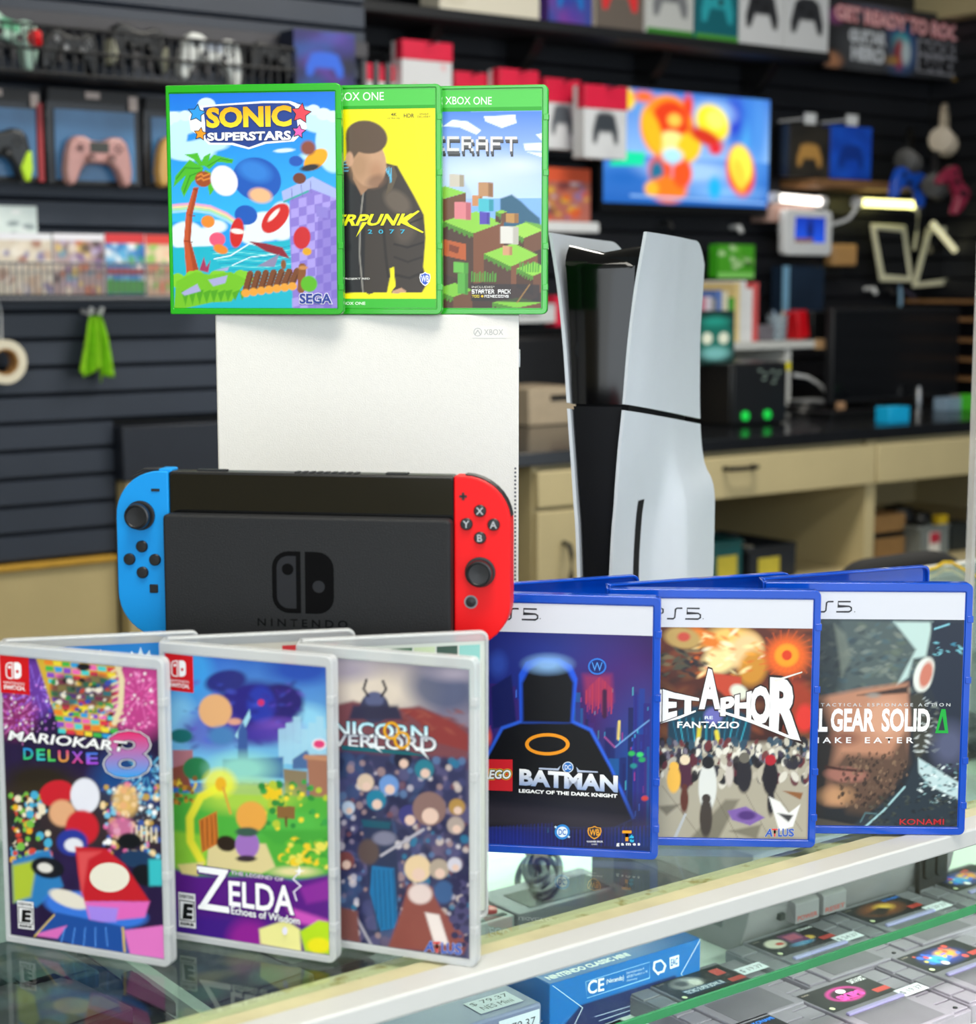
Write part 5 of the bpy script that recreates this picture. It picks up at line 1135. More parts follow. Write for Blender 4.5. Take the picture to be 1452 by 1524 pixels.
# cartridges
def cart_art(i):
    A = Art(77, 41, (0, 84, 0, 0, 40, 40), 1.2, '#17171a')
    A.poly([(66,27),(84,27),(84,34),(66,34)], '#b03a34'); A.disc(6, 34, 2.6, 2.6, '#d8dcb0', 12); A.text('SUPER', 3, 12, 3, 5, '#c8b8a8', .0)
    if i == 0: A.e(30, 14, 16, 10, '#a8a298', 0, 6); A.e(24, 12, 7, 6, '#4a4440', 0, 4); A.e(38, 16, 6, 6, '#d8d0c0', 0, 3); A.poly([(12,24),(60,24),(60,33),(12,33)], '#24405c'); A.text('TECMO SUPER BOWL III', 13, 59, 25.5, 31.5, '#e8e8f0', .02); A.poly([(64,6),(76,6),(76,18),(64,18)], '#c84a42')
    if i == 1: A.e(20, 16, 12, 9, '#dcd4c0', -10, 3); A.e(24, 18, 5, 3, '#c43a2c', 0, 2); A.poly([(34,4),(58,6),(58,26),(34,24)], '#6a2c5c'); A.poly([(38,8),(54,9),(54,20),(38,19)], '#b0506c'); A.text('KONAMI', 62, 82, 4, 8, '#f0f0f0', .03); A.e(44, 28, 14, 4, '#4a8ab0', 0, 3); A.e(60, 22, 6, 4, '#d8b04a', 0, 3)
    if i == 2: A.e(40, 18, 24, 12, '#8a4a1c', 0, 12); A.e(46, 16, 10, 6, '#f0c24a', 0, 8); A.p([(14,20),(40,14),(50,22),(30,30)], '#2a1c14', 3); A.text('KONAMI', 58, 82, 3, 8, '#2f7ad8', .03)
    if i == 3: A.e(40, 20, 24, 14, '#2a3a8c', 0, 10); A.e(48, 18, 12, 8, '#e8a03a', 0, 6); A.e(30, 22, 10, 8, '#3aa0d8', 0, 5); A.sp(16, 6, 64, 32, 26, 1, 4, ('#f0d84a','#3a6ad8','#d84a3a','#ffffff'), 4)
    if i == 4: A.e(40, 20, 20, 13, '#c8308c', 0, 3); A.e(40, 20, 17, 10, '#2a1420', 0, 3); A.disc(40, 15, 5, 4, '#f0d8e8'); A.text('SKIPS', 26, 56, 20, 30, '#e848a8', .06); A.text('DATA EAST', 62, 82, 3, 10, '#f0f0f0', .02)
    return A
CARTP = None
def cart(px, py, i, label):
    u0_, n0_ = on_z(px, py, zt + .019)
    w, d, h = .1245, .104, .019; lx, ln = .0235, .058            # label corner inside the shell
    t = thing('game_cartridge', label, 'cartridge', W(u0_ - lx, n0_ - ln, zt), YAW, 'grey cartridges laid out inside the glass counter')
    m = MB(); m.prism(rrect(.0, w, 0, d, .003, 3), 0, h - .003, 'z'); m.prism(rrect(.022, w - .022, 0, d, .002, 3), h - .0035, h, 'z')
    obj('shell', m, M_CART, t, bevel=.0008)
    rb = MB()
    for k in range(5):
        for x in (.001, w - .021): rb.box(x, x + .019, .003 + k*.020, .021 + k*.020, h - .0035, h - .0012)
    obj('grip_ribs', rb, M_CART, t, bevel=.0006, kind='stuff')
    obj('recess', MB().box(.031, w - .031, .003, .044, h - .0002, h + .0002), M_CARTD, t)
    obj('ridge', MB().box(.029, w - .029, .0455, .0500, h, h + .0022), M_LAV, t, bevel=.0006)
    obj('screw', MB().lathe([(.002, 0), (.002, .0008), (.0001, .0006)], 10, 'z', c=(w - .012, .008, h - .0014)), M_BLACK, t)
    cart_art(i).build('label_sticker', t, (lx, ln, h + .0002), m=INK_BG, flat=True, step=.00005)
    return t
CP = [(1019, 1491, 0, 'grey cartridge with a black and white photo label beside the blue carton'), (1162, 1425, 1, 'grey cartridge with a white and purple label in front of the retro console'),
      (1300, 1376, 2, 'grey cartridge with a fiery orange label before the port panel'), (1389, 1449, 3, 'grey cartridge with a blue and orange label at the right edge'),
      (1240, 1508, 4, 'grey cartridge with a bright pink emblem label'), (1424, 1327, 3, 'grey cartridge with a dark label in the far right corner')]
for c_ in CP: cart(*c_)
cart(1096, 1575, 2, 'grey cartridge below the polished green glass edge, label hidden by the frame')
def price(px, py, txt, z, label, w=.030, h=.014, sub=None, yaw=0.0):
    u_, n_ = on_z(px, py, z)
    A = Art(w*1000, h*1000, (0, w*1000, 0, 0, h*1000, h*1000), 1.5, '#e2e3ea')
    A.text(txt, w*80, w*920, h*(180 if sub else 280), h*(480 if sub else 780), '#3a3a48', .0)
    if sub: A.text(sub, w*150, w*800, h*580, h*880, '#2a2a38', 0)
    o = A.build('price_sticker', None, W(u_, n_, z + .0006), rot=(0, 0, YAW + yaw), m=INK_BG, flat=True)
    return tag(o, label, 'price sticker')
price(1108, 1452, '$ 19.37', zt + .019, 'white price sticker on the cartridge nearest the blue carton')
price(1253, 1404, '$ 24.37', zt + .019, 'white price sticker behind the white and purple cartridge label')
price(1388, 1358, '$ 29.37', zt + .019, 'white price sticker right of the fiery orange cartridge label')
price(1348, 1484, '$ 19.37', zt + .019, 'white price sticker right of the pink cartridge label')
# blue carton
bu, bn = on_z(1040, 1476, zt); hb = on_n(1042, 1397, bn)[1] - zt; bw = bu - on_n(818, 1480, bn)[0]
bb = thing('carton', 'bright blue carton with white lettering lying inside the glass counter', 'carton', W(bu - bw, bn, zt), YAW)
obj('body', MB().box(0, bw, 0, .082, 0, hb), M_BLUEBOX, bb, bevel=.0012)
A = Art(bw*1000, hb*1000, (816, 1040, 1481, 1397, 1568, 1476), 1.2, '#0a6fc0')
A.p([(816,1568),(860,1510),(1000,1455),(1040,1476),(1040,1490),(900,1560)], '#14205c', 3)
for k in range(5): A.stroke([(880 + k*6, 1527 + k*6), (1000 - k*2, 1481 + k*5)], 1.0, '#c9d4ea')
A.stroke([(819,1482),(862,1514),(842,1560)], 1.0, '#e8f2fb'); A.stroke([(1040,1397),(1010,1452),(1034,1476)], 1.0, '#e8f2fb')
A.stroke([(866,1474),(961,1438),(961,1462),(868,1499),(866,1474)], .9, '#9fd0f0')
A.text('CE', 869, 893, 1473, 1494, '#ffffff', .02, quad=(1466, 1486)); A.text('(Nintendo)', 896, 922, 1469, 1477, '#ffffff', .01, quad=(1460, 1470))
A.text('Herriotstrasse 4', 926, 952, 1455, 1459, '#d8ecfb', 0, quad=(1446, 1450)); A.text('60528 Frankfurt a. M.', 926, 958, 1461, 1465, '#d8ecfb', 0, quad=(1450, 1454)); A.text('Germany', 926, 942, 1467, 1471, '#d8ecfb', 0, quad=(1462, 1466))
A.stroke([(975,1456),(967,1448),(968,1438),(978,1434),(984,1440)], 3, '#ffffff'); A.stroke([(972,1454),(982,1450),(985,1440)], 3, '#ffffff')
A.poly([(991,1429),(1006,1423),(1006,1440),(992,1446)], '#ffffff'); A.text('EAC', 993, 1004, 1431, 1442, '#0a5fae', .04, quad=(1427, 1438))
A.build('side_print', bb, (0, -.0004, 0), m=INK)
A = Art(bw*1000, 80, (0, 200, 0, 0, 80, 80), 1.4, '#0866b4')
A.text('NINTENDO CLASSIC MINI', 6, 112, 66, 74, '#ffffff', .05); A.rr(60, 160, 18, 52, 3, '#a8a4ac'); A.rr(66, 154, 24, 48, 2, '#4a3438'); A.disc(176, 48, 13, 11, '#d8c49c', 20); A.disc(176, 48, 11, 9, '#ece0c8', 20)
A.build('top_print', bb, (0, 0, hb + .0004), m=INK, flat=True)
# grey-blue carton with price tags
gu, gn = on_z(815, 1560, zt); gw = .16
gb = thing('carton', 'grey lavender carton with two price stickers inside the glass counter', 'carton', W(on_n(806, 1492, gn)[0] - gw, gn, zt), YAW)
hg = on_n(806, 1492, gn)[1] - zt
obj('body', MB().box(0, gw, 0, .09, 0, hg), M_GBOX, gb, bevel=.002)
obj('seam_band', MB().box(-.0005, gw + .0005, -.0006, .0905, hg*.60, hg*.63), mat('dull_violet', '#5b5d7c', .5), gb)
A = Art(42, 24, (0, 42, 0, 0, 24, 24), 1.5, '#dcdde8'); A.text('$ 79.37', 3, 39, 3, 10, '#3a3a48', 0); A.text('NES Mini', 6, 36, 13, 20, '#2a2a38', 0)
o_ = A.build('price_sticker', None, gb.location + Matrix.Rotation(YAW, 3, 'Z') @ Vector((gw - .052, .010, hg + .0006)), rot=(0, 0, YAW), m=INK_BG, flat=True); tag(o_, 'white price sticker with handwriting on top of the grey lavender carton', 'price sticker')
A = Art(40, 18, (0, 40, 0, 0, 18, 18), 1.5, '#dcdde8'); A.text('$ 79.37', 4, 36, 5, 13, '#3a3a48', 0)
o_ = A.build('price_sticker', None, gb.location + Matrix.Rotation(YAW, 3, 'Z') @ Vector((gw - .043, -.0010, hg - .022)), rot=(0, 0, YAW), m=INK_BG); tag(o_, 'white price sticker on the front side of the grey lavender carton', 'price sticker')
# grey handheld game lying flat, controller and cord
def flat_thing(name, label, cat, p0, p1, d, h, m, z=None):
    z = z or zt; u0_, n0_ = on_z(*p0, z + h); u1_, n1_ = on_z(*p1, z + h)
    ang = math.atan2(n1_ - n0_, u1_ - u0_); L_ = math.hypot(u1_ - u0_, n1_ - n0_)
    t = thing(name, label, cat, W(u0_, n0_, z), YAW + ang)
    obj('body', MB().prism(rrect(0, L_, 0, d, .004, 3), 0, h, 'z'), m, t, bevel=.0015)
    return t, L_
t, L_ = flat_thing('handheld_game', 'dusty grey clamshell with a dark window and price sticker seen through the glass', 'handheld game', (772, 1362), (932, 1318), .07, .014, mat('mauve_grey', '#857c86', .5))
obj('dark_window', MB().box(.02, L_ - .012, .008, .050, .0142, .0147), mat('smoked_window', '#202622', .25), t)
A = Art(30, 10, (0, 30, 0, 0, 10, 10), 1.5, '#9a929c'); A.text('$ 19.37', 3, 27, 3, 7.5, '#4a4650', 0); A.build('sticker', t, (L_ - .045, .056, .0148), m=INK_BG, flat=True)
t, L_ = flat_thing('retro_controller', 'rectangular black and grey controller with two round red buttons under the glass', 'controller', (668, 1392), (768, 1362), .06, .012, M_NESL)
obj('face_plate', MB().box(.006, L_ - .006, .006, .050, .0121, .0128), M_BLACK, t)
for x in (L_ - .040, L_ - .016): 
    pd = obj('button_pad', MB().box(x - .010, x + .010, .010, .030, .0129, .0135), M_NESL, t)
    obj('button', MB().lathe([(.0075, 0), (.0075, .003), (.006, .004), (.0001, .0042)], 20, 'z', c=(x, .020, .0135)), mat('red_button', '#d83038', .35), t, smooth=True)
def loop(cx, cy, rx, ry, z0, n=24, a0=0, a1=360, ph=0.0):
    out = []
    for k in range(n + 1):
        a = math.radians(a0 + (a1 - a0)*k/n); u_, n_ = on_z(cx + rx*math.cos(a) + ph*math.sin(a), cy + ry*math.sin(a), z0); p = W(u_, n_, z0 + .004*math.sin(a*1.5)); out.append(p)
    return out
cb = MB(); 
for q in ((790,1306,20,26,.004,0), (803,1300,12,24,.010,4), (812,1304,20,30,.016,-6), (796,1296,14,18,.020,5)): cb.tube(loop(q[0], q[1], q[2], q[3], zt + q[4], ph=q[5]), .0032, 8)
cb.tube([W(*on_z(x, y, zt + .006), zt + .006) for x, y in ((806,1270),(800,1290),(782,1318),(774,1345))], .0030)
cb.tube([W(*on_z(x, y, zt + .006), zt + .006) for x, y in ((812,1272),(828,1290),(834,1310),(834,1326))], .0030)
o_ = obj('power_cord', cb, mat('black_rubber', '#1c1f1e', .45), smooth=True); tag(o_, 'coiled black cord on the paper under the counter glass', 'cord')
o_ = obj('cord_tie', MB().tube([W(*on_z(x, y, zt + .018), zt + .02) for x, y in ((792,1268),(804,1280),(806,1290))], .009), mat('brown_tie', '#5a4046', .7), smooth=True); tag(o_, 'brown wrap around the coiled black cord under glass', 'cable tie')
# dark flat things on the dark shelf at left, and violet cartons further back
for k, (x0, y0, x1, y1, c, lb) in enumerate(((30,1560,200,1500,'#3a2c3c','flat dark plum case on the dark shelf left of the divider strip'), (40,1478,150,1446,'#1e3a44','flat dark teal case behind the plum case under the glass'),
                                   (300,1510,470,1450,'#2c3036','flat charcoal case right of the white divider strip under the glass'), (420,1440,560,1400,'#39402c','flat olive case behind the charcoal case under the glass'))):
    t, L_ = flat_thing('flat_case', lb, 'case', (x0, y0), (x1, y1), .12, .014, mat('dull_case_%s' % c[1:], c, .4)); t.name = 'flat_case'
    A = Art(L_*1000 - 12, 100, (0, 100, 0, 0, 100, 100), 3, c); A.rub(.5, 5, k); A.sp(5, 5, 95, 95, 14, 5, 16, ('#4a5a6a', '#6a4a5c', '#3a6a5c', '#7a6a4a'), k, 1, .6, 10); A.build('label_print', t, (.006, .01, .0146), m=INK, flat=True)
for k, (x0, y0, x1, y1, lb) in enumerate(((1000,1262,1090,1236,'pale violet carton on the paper behind the middle blue case'),)):
    t, L_ = flat_thing('carton', lb, 'carton', (x0, y0), (x1, y1), .12, .03, mat('pale_violet_card', '#6f688c', .45))
for k, (x0, y0, x1, y1, c, lb) in enumerate(((1436,1100,1520,1075,'#2b2c30','dark plastic tray at the right edge under the counter glass'), (1436,1185,1500,1165,'#c8c9cc','light grey tray at the right edge under the counter glass'), (1436,1010,1560,975,'#55585c','grey flat box at the far right under the counter glass'))):
    t, L_ = flat_thing('tray', lb, 'tray', (x0, y0), (x1, y1), .09, .03, mat('tray_%s' % c[1:], c, .4))

t, L_ = flat_thing('tray', 'dark brown wooden tray far right under the counter glass', 'tray', (1390, 900), (1600, 850), .16, .03, M_OAK)
t, L_ = flat_thing('tray', 'black tray in front of the dark brown tray under the counter glass', 'tray', (1425, 960), (1600, 925), .10, .02, mat('tray_black', '#1a1b1e', .4))
# ------------------------------------------------------------------ clear shield standing on the counter, chair, cable
su_, sn_ = on_z(1439, 990, CT)
sh = thing('clear_shield', 'upright clear acrylic shield at the right end of the glass counter', 'shield', W(su_, sn_, CT + .001), YAW)
obj('pane', MB().box(.006, .55, 0, .006, 0, .62), G_CLR, sh)
obj('polished_edge', MB().box(0, .0055, -.0005, .0065, 0, .62), mat('acrylic_edge', '#c9c4c0', .2, alpha=.55), sh)
# ------------------------------------------------------------------ wall goods: builders
def rectn(x0, y0, x1, y1, N):
    ym = (y0 + y1)/2; u0_, _ = on_n(x0, ym, N); u1_, _ = on_n(x1, ym, N); xm = (x0 + x1)/2
    return u0_, u1_, on_n(xm, y1, N)[1], on_n(xm, y0, N)[1]
def plain_box(name, label, cat, r, N, d, m, group=None, art=None, bev=.002, extra=None):
    u0_, u1_, z0_, z1_ = rectn(*r, N)
    t = thing(name, label, cat, W(u0_, N, z0_), YAW, group)
    w = u1_ - u0_; h = z1_ - z0_
    obj('body', MB().box(0, w, 0, d, 0, h), m, t, bevel=bev)
    if art:
        A = art(w*1000, h*1000); A.build('front_print', t, (0, -.0006, 0), m=INK_BG, step=.0003)
    if extra: extra(t, w, h)
    return t
def pad_outline():
    half = [(0,.26),(.10,.27),(.22,.33),(.36,.33),(.44,.25),(.49,.08),(.52,-.16),(.50,-.34),(.43,-.40),(.36,-.33),(.29,-.16),(.20,-.06),(0,-.05)]
    return half[::-1][1:] and ([(x, z) for x, z in half] + [(-x, z) for x, z in half[::-1][1:-1]])
def gamepad(label, cx, cy, wpx, N, body, accent=None, tilt=0.0, group=None, bc='#15161a', grip=None, sidewall=False):
    u0_, z_ = on_n(cx, cy, N); w = on_n(cx + wpx/2, cy, N)[0] - on_n(cx - wpx/2, cy, N)[0]; w /= 1.04
    t = thing('game_controller', label, 'controller', W(u0_, N, z_), (0, math.radians(tilt), YAW), group); t.rotation_mode = 'XYZ'
    m = mat('pad_%s' % body[1:], body, .35, coat=.2); P = [(x*w, z*w) for x, z in pad_outline()]
    obj('body', MB().prism(P, -.012, .020), m, t, bevel=.010, seg=3, smooth=True)
    mb_ = mat('pad_dark_%s' % bc[1:], bc, .4)
    for x, z in ((-.16, .02), (.16, .02)): obj('thumbstick', MB().lathe([(.035*w, 0), (.035*w, .006), (.062*w, .008), (.055*w, .013), (.001, .011)], 14, 'y', c=(x*w, -.012, z*w)), mb_, t, smooth=True)
    obj('direction_pad', MB().box((-.30 - .055)*w, (-.30 + .055)*w, -.016, -.011, (.16 - .018)*w, (.16 + .018)*w).box((-.30 - .018)*w, (-.30 + .018)*w, -.016, -.011, (.16 - .055)*w, (.16 + .055)*w), mb_, t)
    f = MB()
    for a, b in ((0, .05), (.05, 0), (-.05, 0), (0, -.05)): f.lathe([(.022*w, 0), (.022*w, .004), (.001, .005)], 10, 'y', c=((.30 + a)*w, -.011, (.16 + b)*w))
    obj('face_buttons', f, mb_, t, kind='stuff')
    if accent: obj('touch_panel', MB().box(-.15*w, .15*w, -.0135, -.011, .10*w, .25*w), mat('pad_acc_%s' % accent[1:], accent, .4), t, bevel=.001)
    if grip:
        for sx in (-1, 1): obj('grip', MB().prism([(sx*.44*w, .05*w), (sx*.50*w, .06*w), (sx*.53*w, -.18*w), (sx*.50*w, -.36*w), (sx*.42*w, -.36*w), (sx*.35*w, -.18*w)], -.016, .021), mat('grip_%s' % grip[1:], grip, .4), t, bevel=.006)
    return t
# --- left wall: wire basket of controllers
NB = NL - .16
def basket(label, r, N, nv, d=.14, rail=.006, m=None, mid=True, wire=.0022):
    u0_, u1_, z0_, z1_ = rectn(*r, N); m = m or M_BLACKM
    t = thing('wire_basket', label, 'basket', W(u0_, N, z0_), YAW)
    w = u1_ - u0_; h = z1_ - z0_; v_ = MB()
    for k in range(nv): v_.box(w*k/(nv - 1) - wire, w*k/(nv - 1) + wire, 0, .003, 0, h)
    obj('vertical_wires', v_, m, t, kind='stuff')
    for z in ([0, h/2, h] if mid else [0, h]): obj('rail', MB().tube([(0, d, z), (0, 0, z), (w, 0, z), (w, d, z)], rail*.6, 6), m, t)
    obj('bottom', MB().box(0, w, .002, d, -.004, -.001), m, t)
    return t
M_RACK = mat('charcoal_rack', '#3a393f', .5)
basket('black wire basket of controllers high on the left wall', (-60, 50, 440, 118), NL - .17, 36, .136, wire=.0015)
sr = room('display_rail', MB().box(-1.2, U_J - .01, NL - .03, NL - .001, on_n(215, 60, NL)[1], on_n(215, 34, NL)[1]), M_RACK, bevel=.003); tag(sr, 'long charcoal rail behind the wire basket on the left wall', 'rail')
gl_ = MB(); z0_ = on_n(215, 104, NL)[1]; z1_ = on_n(215, 62, NL)[1]; uu = .9
while uu < 2.35: gl_.box(uu, uu + .012, NL - .012, NL - .001, z0_, z1_); uu += .034
o_ = room('slotted_panel', gl_, mat('slot_grey', '#4a494e', .6)); tag(o_, 'grey vertical slots behind the controllers in the wire basket', 'panel'); o_['kind'] = 'stuff'
G1 = 'controllers in the wire basket high on the left wall'
gamepad('green and white controller at the far left of the wire basket', 8, 55, 100, NL - .09, '#a8c8b8', '#5fae86', 14, G1)
gamepad('black controller with silver sticks in the wire basket', 104, 76, 84, NL - .09, '#121316', None, 4, G1, bc='#8a8c90')
gamepad('black controller with pale grips in the wire basket', 204, 70, 88, NL - .09, '#101114', None, 4, G1, grip='#8f8e7c')
gamepad('cloudy white controller in the wire basket', 313, 88, 92, NL - .15, '#cfd1cf', '#9aa0ac', 6, G1, bc='#3a3c40')
gamepad('small black controller at the right end of the wire basket', 402, 88, 62, NL - .09, '#121316', None, 4, G1, bc='#26282c')
o_ = room('red_ball_top', MB().lathe([(.001, -.018), (.011, -.014), (.017, 0), (.011, .014), (.001, .018)], 18, 'z', c=(on_n(53, 57, NL - .11)[0], NL - .11, on_n(53, 57, NL - .11)[1])), mat('red_gloss', '#d8101c', .3, coat=.4), smooth=True); tag(o_, 'shiny red ball top of a stick beside the green and white controller', 'ball')  # ball top of a stick, modelled as a separate piece
# --- hanging packages with a blue window
def blister(label, r, N, border='#101014', band=None):
    u0_, u1_, z0_, z1_ = rectn(*r, N); t = thing('blister_pack', label, 'package', W(u0_, N, z0_), YAW, 'hanging controller packs with blue windows'); w = u1_ - u0_; h = z1_ - z0_
    obj('backing', MB().box(0, w, .010, .060, 0, h), mat('pack_black', border, .3, coat=.4), t, bevel=.003)
    obj('blue_window', MB().box(w*.08, w*.92, .006, .0095, h*.05, h*.78), mat('window_blue', '#3f6f9c', .25, coat=.5, var=.2, scale=9), t)
    obj('header_card', MB().box(w*.02, w*.98, .004, .0095, h*.86, h*.99), mat('header_dark', '#1d1a18', .4), t)
    fl = MB(); fl.box(w*.40, w*.55, .002, .004, h*.90, h*.97); fl.box(w*.86, w*.95, .002, .004, h*.80, h*.95); obj('foil_marks', fl, mat('foil', '#b9a8a0', .3), t, kind='stuff')
    if band: obj('side_band', MB().box(w*.93, w*.99, .001, .009, 0, h*.85), mat('pack_red', band, .4), t)
    return t
blister('hanging pack at the far left with a lime and black controller', (-70, 128, 66, 268), NL - .075, band='#9a2a30')
blister('hanging pack with a rose pink controller on a blue window', (72, 133, 213, 276), NL - .075)
blister('hanging pack holding a gold controller, partly behind the green case', (217, 148, 350, 280), NL - .075)
gamepad('black controller with lime grips inside its hanging pack', -10, 225, 112, NL - .092, '#1c1e20', None, 4, None, grip='#b8e020')
gamepad('rose pink controller inside its hanging pack', 145, 238, 98, NL - .092, '#b98a86', '#3a3c38', 0, None, bc='#7a5856')
gamepad('gold controller inside its hanging pack', 282, 240, 98, NL - .092, '#c79a4e', '#3a3428', 0, None, bc='#8a6a38')
# --- white card, row of small game cases in a wire rack
def A_misc(bgc, n=40, pal=('#ffffff',), seed=1, bands=()):
    def f(w, h):
        A = Art(w, h, (0, 100, 0, 0, 100, 100), 3.0, bgc)
        A.sp(4, 8, 96, 96, n, 3, 12, pal, seed, .8, .85, 5)
        for (y0, y1, c) in bands: A.g(y0, y1, c, c)
        return A
    return f
plain_box('wall_card', 'white printed card on the left wall above the game rack', 'card', (-30, 306, 55, 349), NL - .012, .008, M_WHITE, art=A_misc('#e4efec', 8, ('#9adcc0','#7a8a90','#ffffff'), 3))
GR = 'small game cases in the wire rack on the left wall'
for k, (r, bgc, pal, bands, lb) in enumerate((((-72,348,-4,438),'#c8b8a8',('#8a6a58','#e8e0d8'),(),'pale small game case beyond the left end of the wire rack'),
        ((-2,347,77,438),'#d9cdbb',('#a8705c','#e8dccc','#7c74a8','#efe8dc','#c8a890'),((0,12,'#e9e9f0'),),'cream small game case, leftmost in the wire rack'),
        ((80,348,155,438),'#b49a9a',('#c86a3a','#b8a8c8','#e0c06a','#7a5a90','#4a3a3c','#e8d8c8','#6a9ab0'),((0,12,'#ece9f2'),),'busy many-coloured small game case in the wire rack'),
        ((157,348,215,438),'#3f86c8',('#2a6ab8','#bfe0f2','#3aa04a','#ffffff','#5ab0e0'),((0,16,'#d8383c'),(58,66,'#c05058'),(78,98,'#4fa048')),'small game case with red top and blue picture'),
        ((217,350,285,440),'#d8b49a',('#e88a6a','#8ac85a','#f0d8b8'),((0,16,'#dc4038'),),'small game case with red top and peach picture'))):
    plain_box('small_game_case', lb, 'game case', r, NL - .055, .016, M_WHITE, GR, A_misc(bgc, 46, pal, 20 + k, bands))
basket('thin wire rack holding small game cases on the left wall', (-80, 392, 320, 444), NL - .07, 46, .068, .004, mat('dull_wire', '#6a6c74', .4), mid=False, wire=.0012)
# --- cloth, tape roll
cu_, cz_ = on_n(137, 470, NL - .02); cl_ = thing('cleaning_cloth', 'lime green cloth hanging from two white hooks on the slat wall', 'cloth', W(cu_, NL - .02, cz_), YAW)
P = []
hB = cz_ - on_n(137, 560, NL - .02)[1]; wB = on_n(161, 530, NL)[0] - on_n(113, 530, NL)[0]
for j in range(17):
    row = []; t_ = j/16
    for i in range(25):
        s_ = i/24; half = wB*(.17 + .36*t_**.8); x = (s_ - .5)*2*half - wB*.05*t_
        y = -.012 - .018*math.sin(s_*math.pi*4 + .6)*min(1, t_*2 + .2) ; zb = -hB*t_*(.80 + .22*abs(math.sin(s_*math.pi*1.4 + .5)) if True else 1)
        if s_ > .62 and s_ < .82: zb *= 1.0 + .16*t_
        row.append((x, y, zb))
    P.append(row)
obj('fabric', MB().grid(P), mat('lime_microfibre', '#8fcf1a', .9, var=.12, scale=60, bump=.3), cl_, smooth=True, solid=.003)
for dx_ in (-.014, .010): obj('hook', MB().tube([(dx_, .018, .010), (dx_, -.022, .006), (dx_, -.030, .016)], .005, 8), M_WHITE, cl_, smooth=True)
tu, tz = on_n(2, 538, NL - .04); tp = thing('tape_roll', 'cream tape roll hanging by a string at the left edge', 'tape roll', W(tu, NL - .045, tz), YAW)
obj('roll', MB().ring([(.045*math.cos(k*math.pi/16), .045*math.sin(k*math.pi/16)) for k in range(32)], [(.028*math.cos(k*math.pi/16), .028*math.sin(k*math.pi/16)) for k in range(32)], -.02, .025), M_CREAM, tp, smooth=True)
obj('core', MB().ring([(.0278*math.cos(k*math.pi/12), .0278*math.sin(k*math.pi/12)) for k in range(24)], [(.024*math.cos(k*math.pi/12), .024*math.sin(k*math.pi/12)) for k in range(24)], -.019, .024), M_CARD, tp)
obj('string', MB().tube([(0, 0, .035), (.002, .002, .10), (0, .03, .16)], .0015, 6), M_WHITE, tp)
# --- blue and violet box
def art_pad(bgc, pc, pal, seed=1, head=None):
    def f(w, h):
        A = Art(w, h, (0, 100, 0, 0, 100, 100), 2.6, bgc); A.sp(0, 0, 100, 100, 22, 10, 26, pal, seed, .7, .6, 20)
        A.p([(28,40),(40,36),(60,36),(72,40),(80,62),(80,78),(72,80),(64,64),(36,64),(28,80),(20,78),(20,62)], pc, 6)
        if head: A.g(0, head[0], head[1], head[1])
        return A
    return f
plain_box('controller_box', 'dark blue and violet box at the right end of the wire basket', 'box', (437, 47, 528, 132), NL - .10, .062, mat('navy_card', '#0f1830', .4), art=art_pad('#121c50', '#1f58c8', ('#5a2f98','#124f9c','#0a1020','#241a64'), 5, None))
# --- upper shelf on the right wall with its boxes
NSF = NW - .24; zsh = on_n(1230, 78, NSF)[1]
us0 = U_J + .01; us1 = on_n(1236, 80, NSF)[0]
s_ = room('wall_shelf', MB().box(us0, us1, NSF, NW - .001, zsh - .028, zsh), M_BLACKM, bevel=.003)
us = thing('wall_shelf', 'long black shelf high on the wall carrying controller boxes', 'shelf', W(0, 0, 0), YAW); obj('board', MB().box(us0, us1, NSF, NW - .001, zsh - .028, zsh), M_BLACKM, us, bevel=.003); bpy.data.objects.remove(s_)
for px in (610, 760, 950, 1108):
    u_ = on_n(px, 95, NW)[0]
    obj('bracket', MB().prism([(NW - .001, zsh - .15), (NW - .02, zsh - .15), (NW - .12, zsh - .06), (NW - .14, zsh - .029), (NW - .001, zsh - .029)], u_ - .018, u_ + .018, 'x'), M_BLACK, us, bevel=.002)
def shelf_box(px0, px1, label, m, art, hgt=.20, d=.09):
    y = on_n(0, 0, 1) and 0
    u0_ = on_n(px0, 40, NSF + .02)[0]; u1_ = on_n(px1, 40, NSF + .02)[0]
    t = thing('controller_box', label, 'box', W(u0_, NSF + .02, zsh + .0005), YAW, 'controller boxes on the long black wall shelf')
    obj('body', MB().box(0, u1_ - u0_, 0, d, 0, hgt), m, t, bevel=.002)
    art((u1_ - u0_)*1000, hgt*1000).build('front_print', t, (0, -.0006, 0), m=INK_BG, step=.0003); return t
def padart(bgc, pc, band=None):
    def f(w, h):
        A = Art(w, h, (0, 100, 0, 0, 100, 100), 2.6, bgc)
        A.p([(22,28),(36,20),(64,20),(78,28),(88,58),(86,74),(76,74),(66,54),(34,54),(24,74),(14,74),(12,58)], pc, 4)
        A.e(36, 36, 6, 5, '#1c1c20', 0, 3); A.e(58, 44, 6, 5, '#1c1c20', 0, 3)
        if band: A.g(92, 100, band, band)
        return A
    return f
shelf_box(654, 802, 'long cream box at the left end of the black wall shelf', M_CREAM, A_misc('#ddd6c4', 3, ('#d2cab6',), 1), .15)
shelf_box(816, 880, 'violet and blue controller box on the black wall shelf', mat('violet_card', '#5a3a8c', .4), art_pad('#3a4aa0', '#0f74c8', ('#8a3a9c','#2a3aa8'), 7))
shelf_box(886, 957, 'red controller box on the black wall shelf', mat('cream_red', '#d8ccb8', .5), padart('#6a6058', '#e03034'))
shelf_box(962, 1031, 'grey camouflage controller box on the black wall shelf', M_WHITE, padart('#c4c6c4', '#7a7c80', '#3a8a2c'))
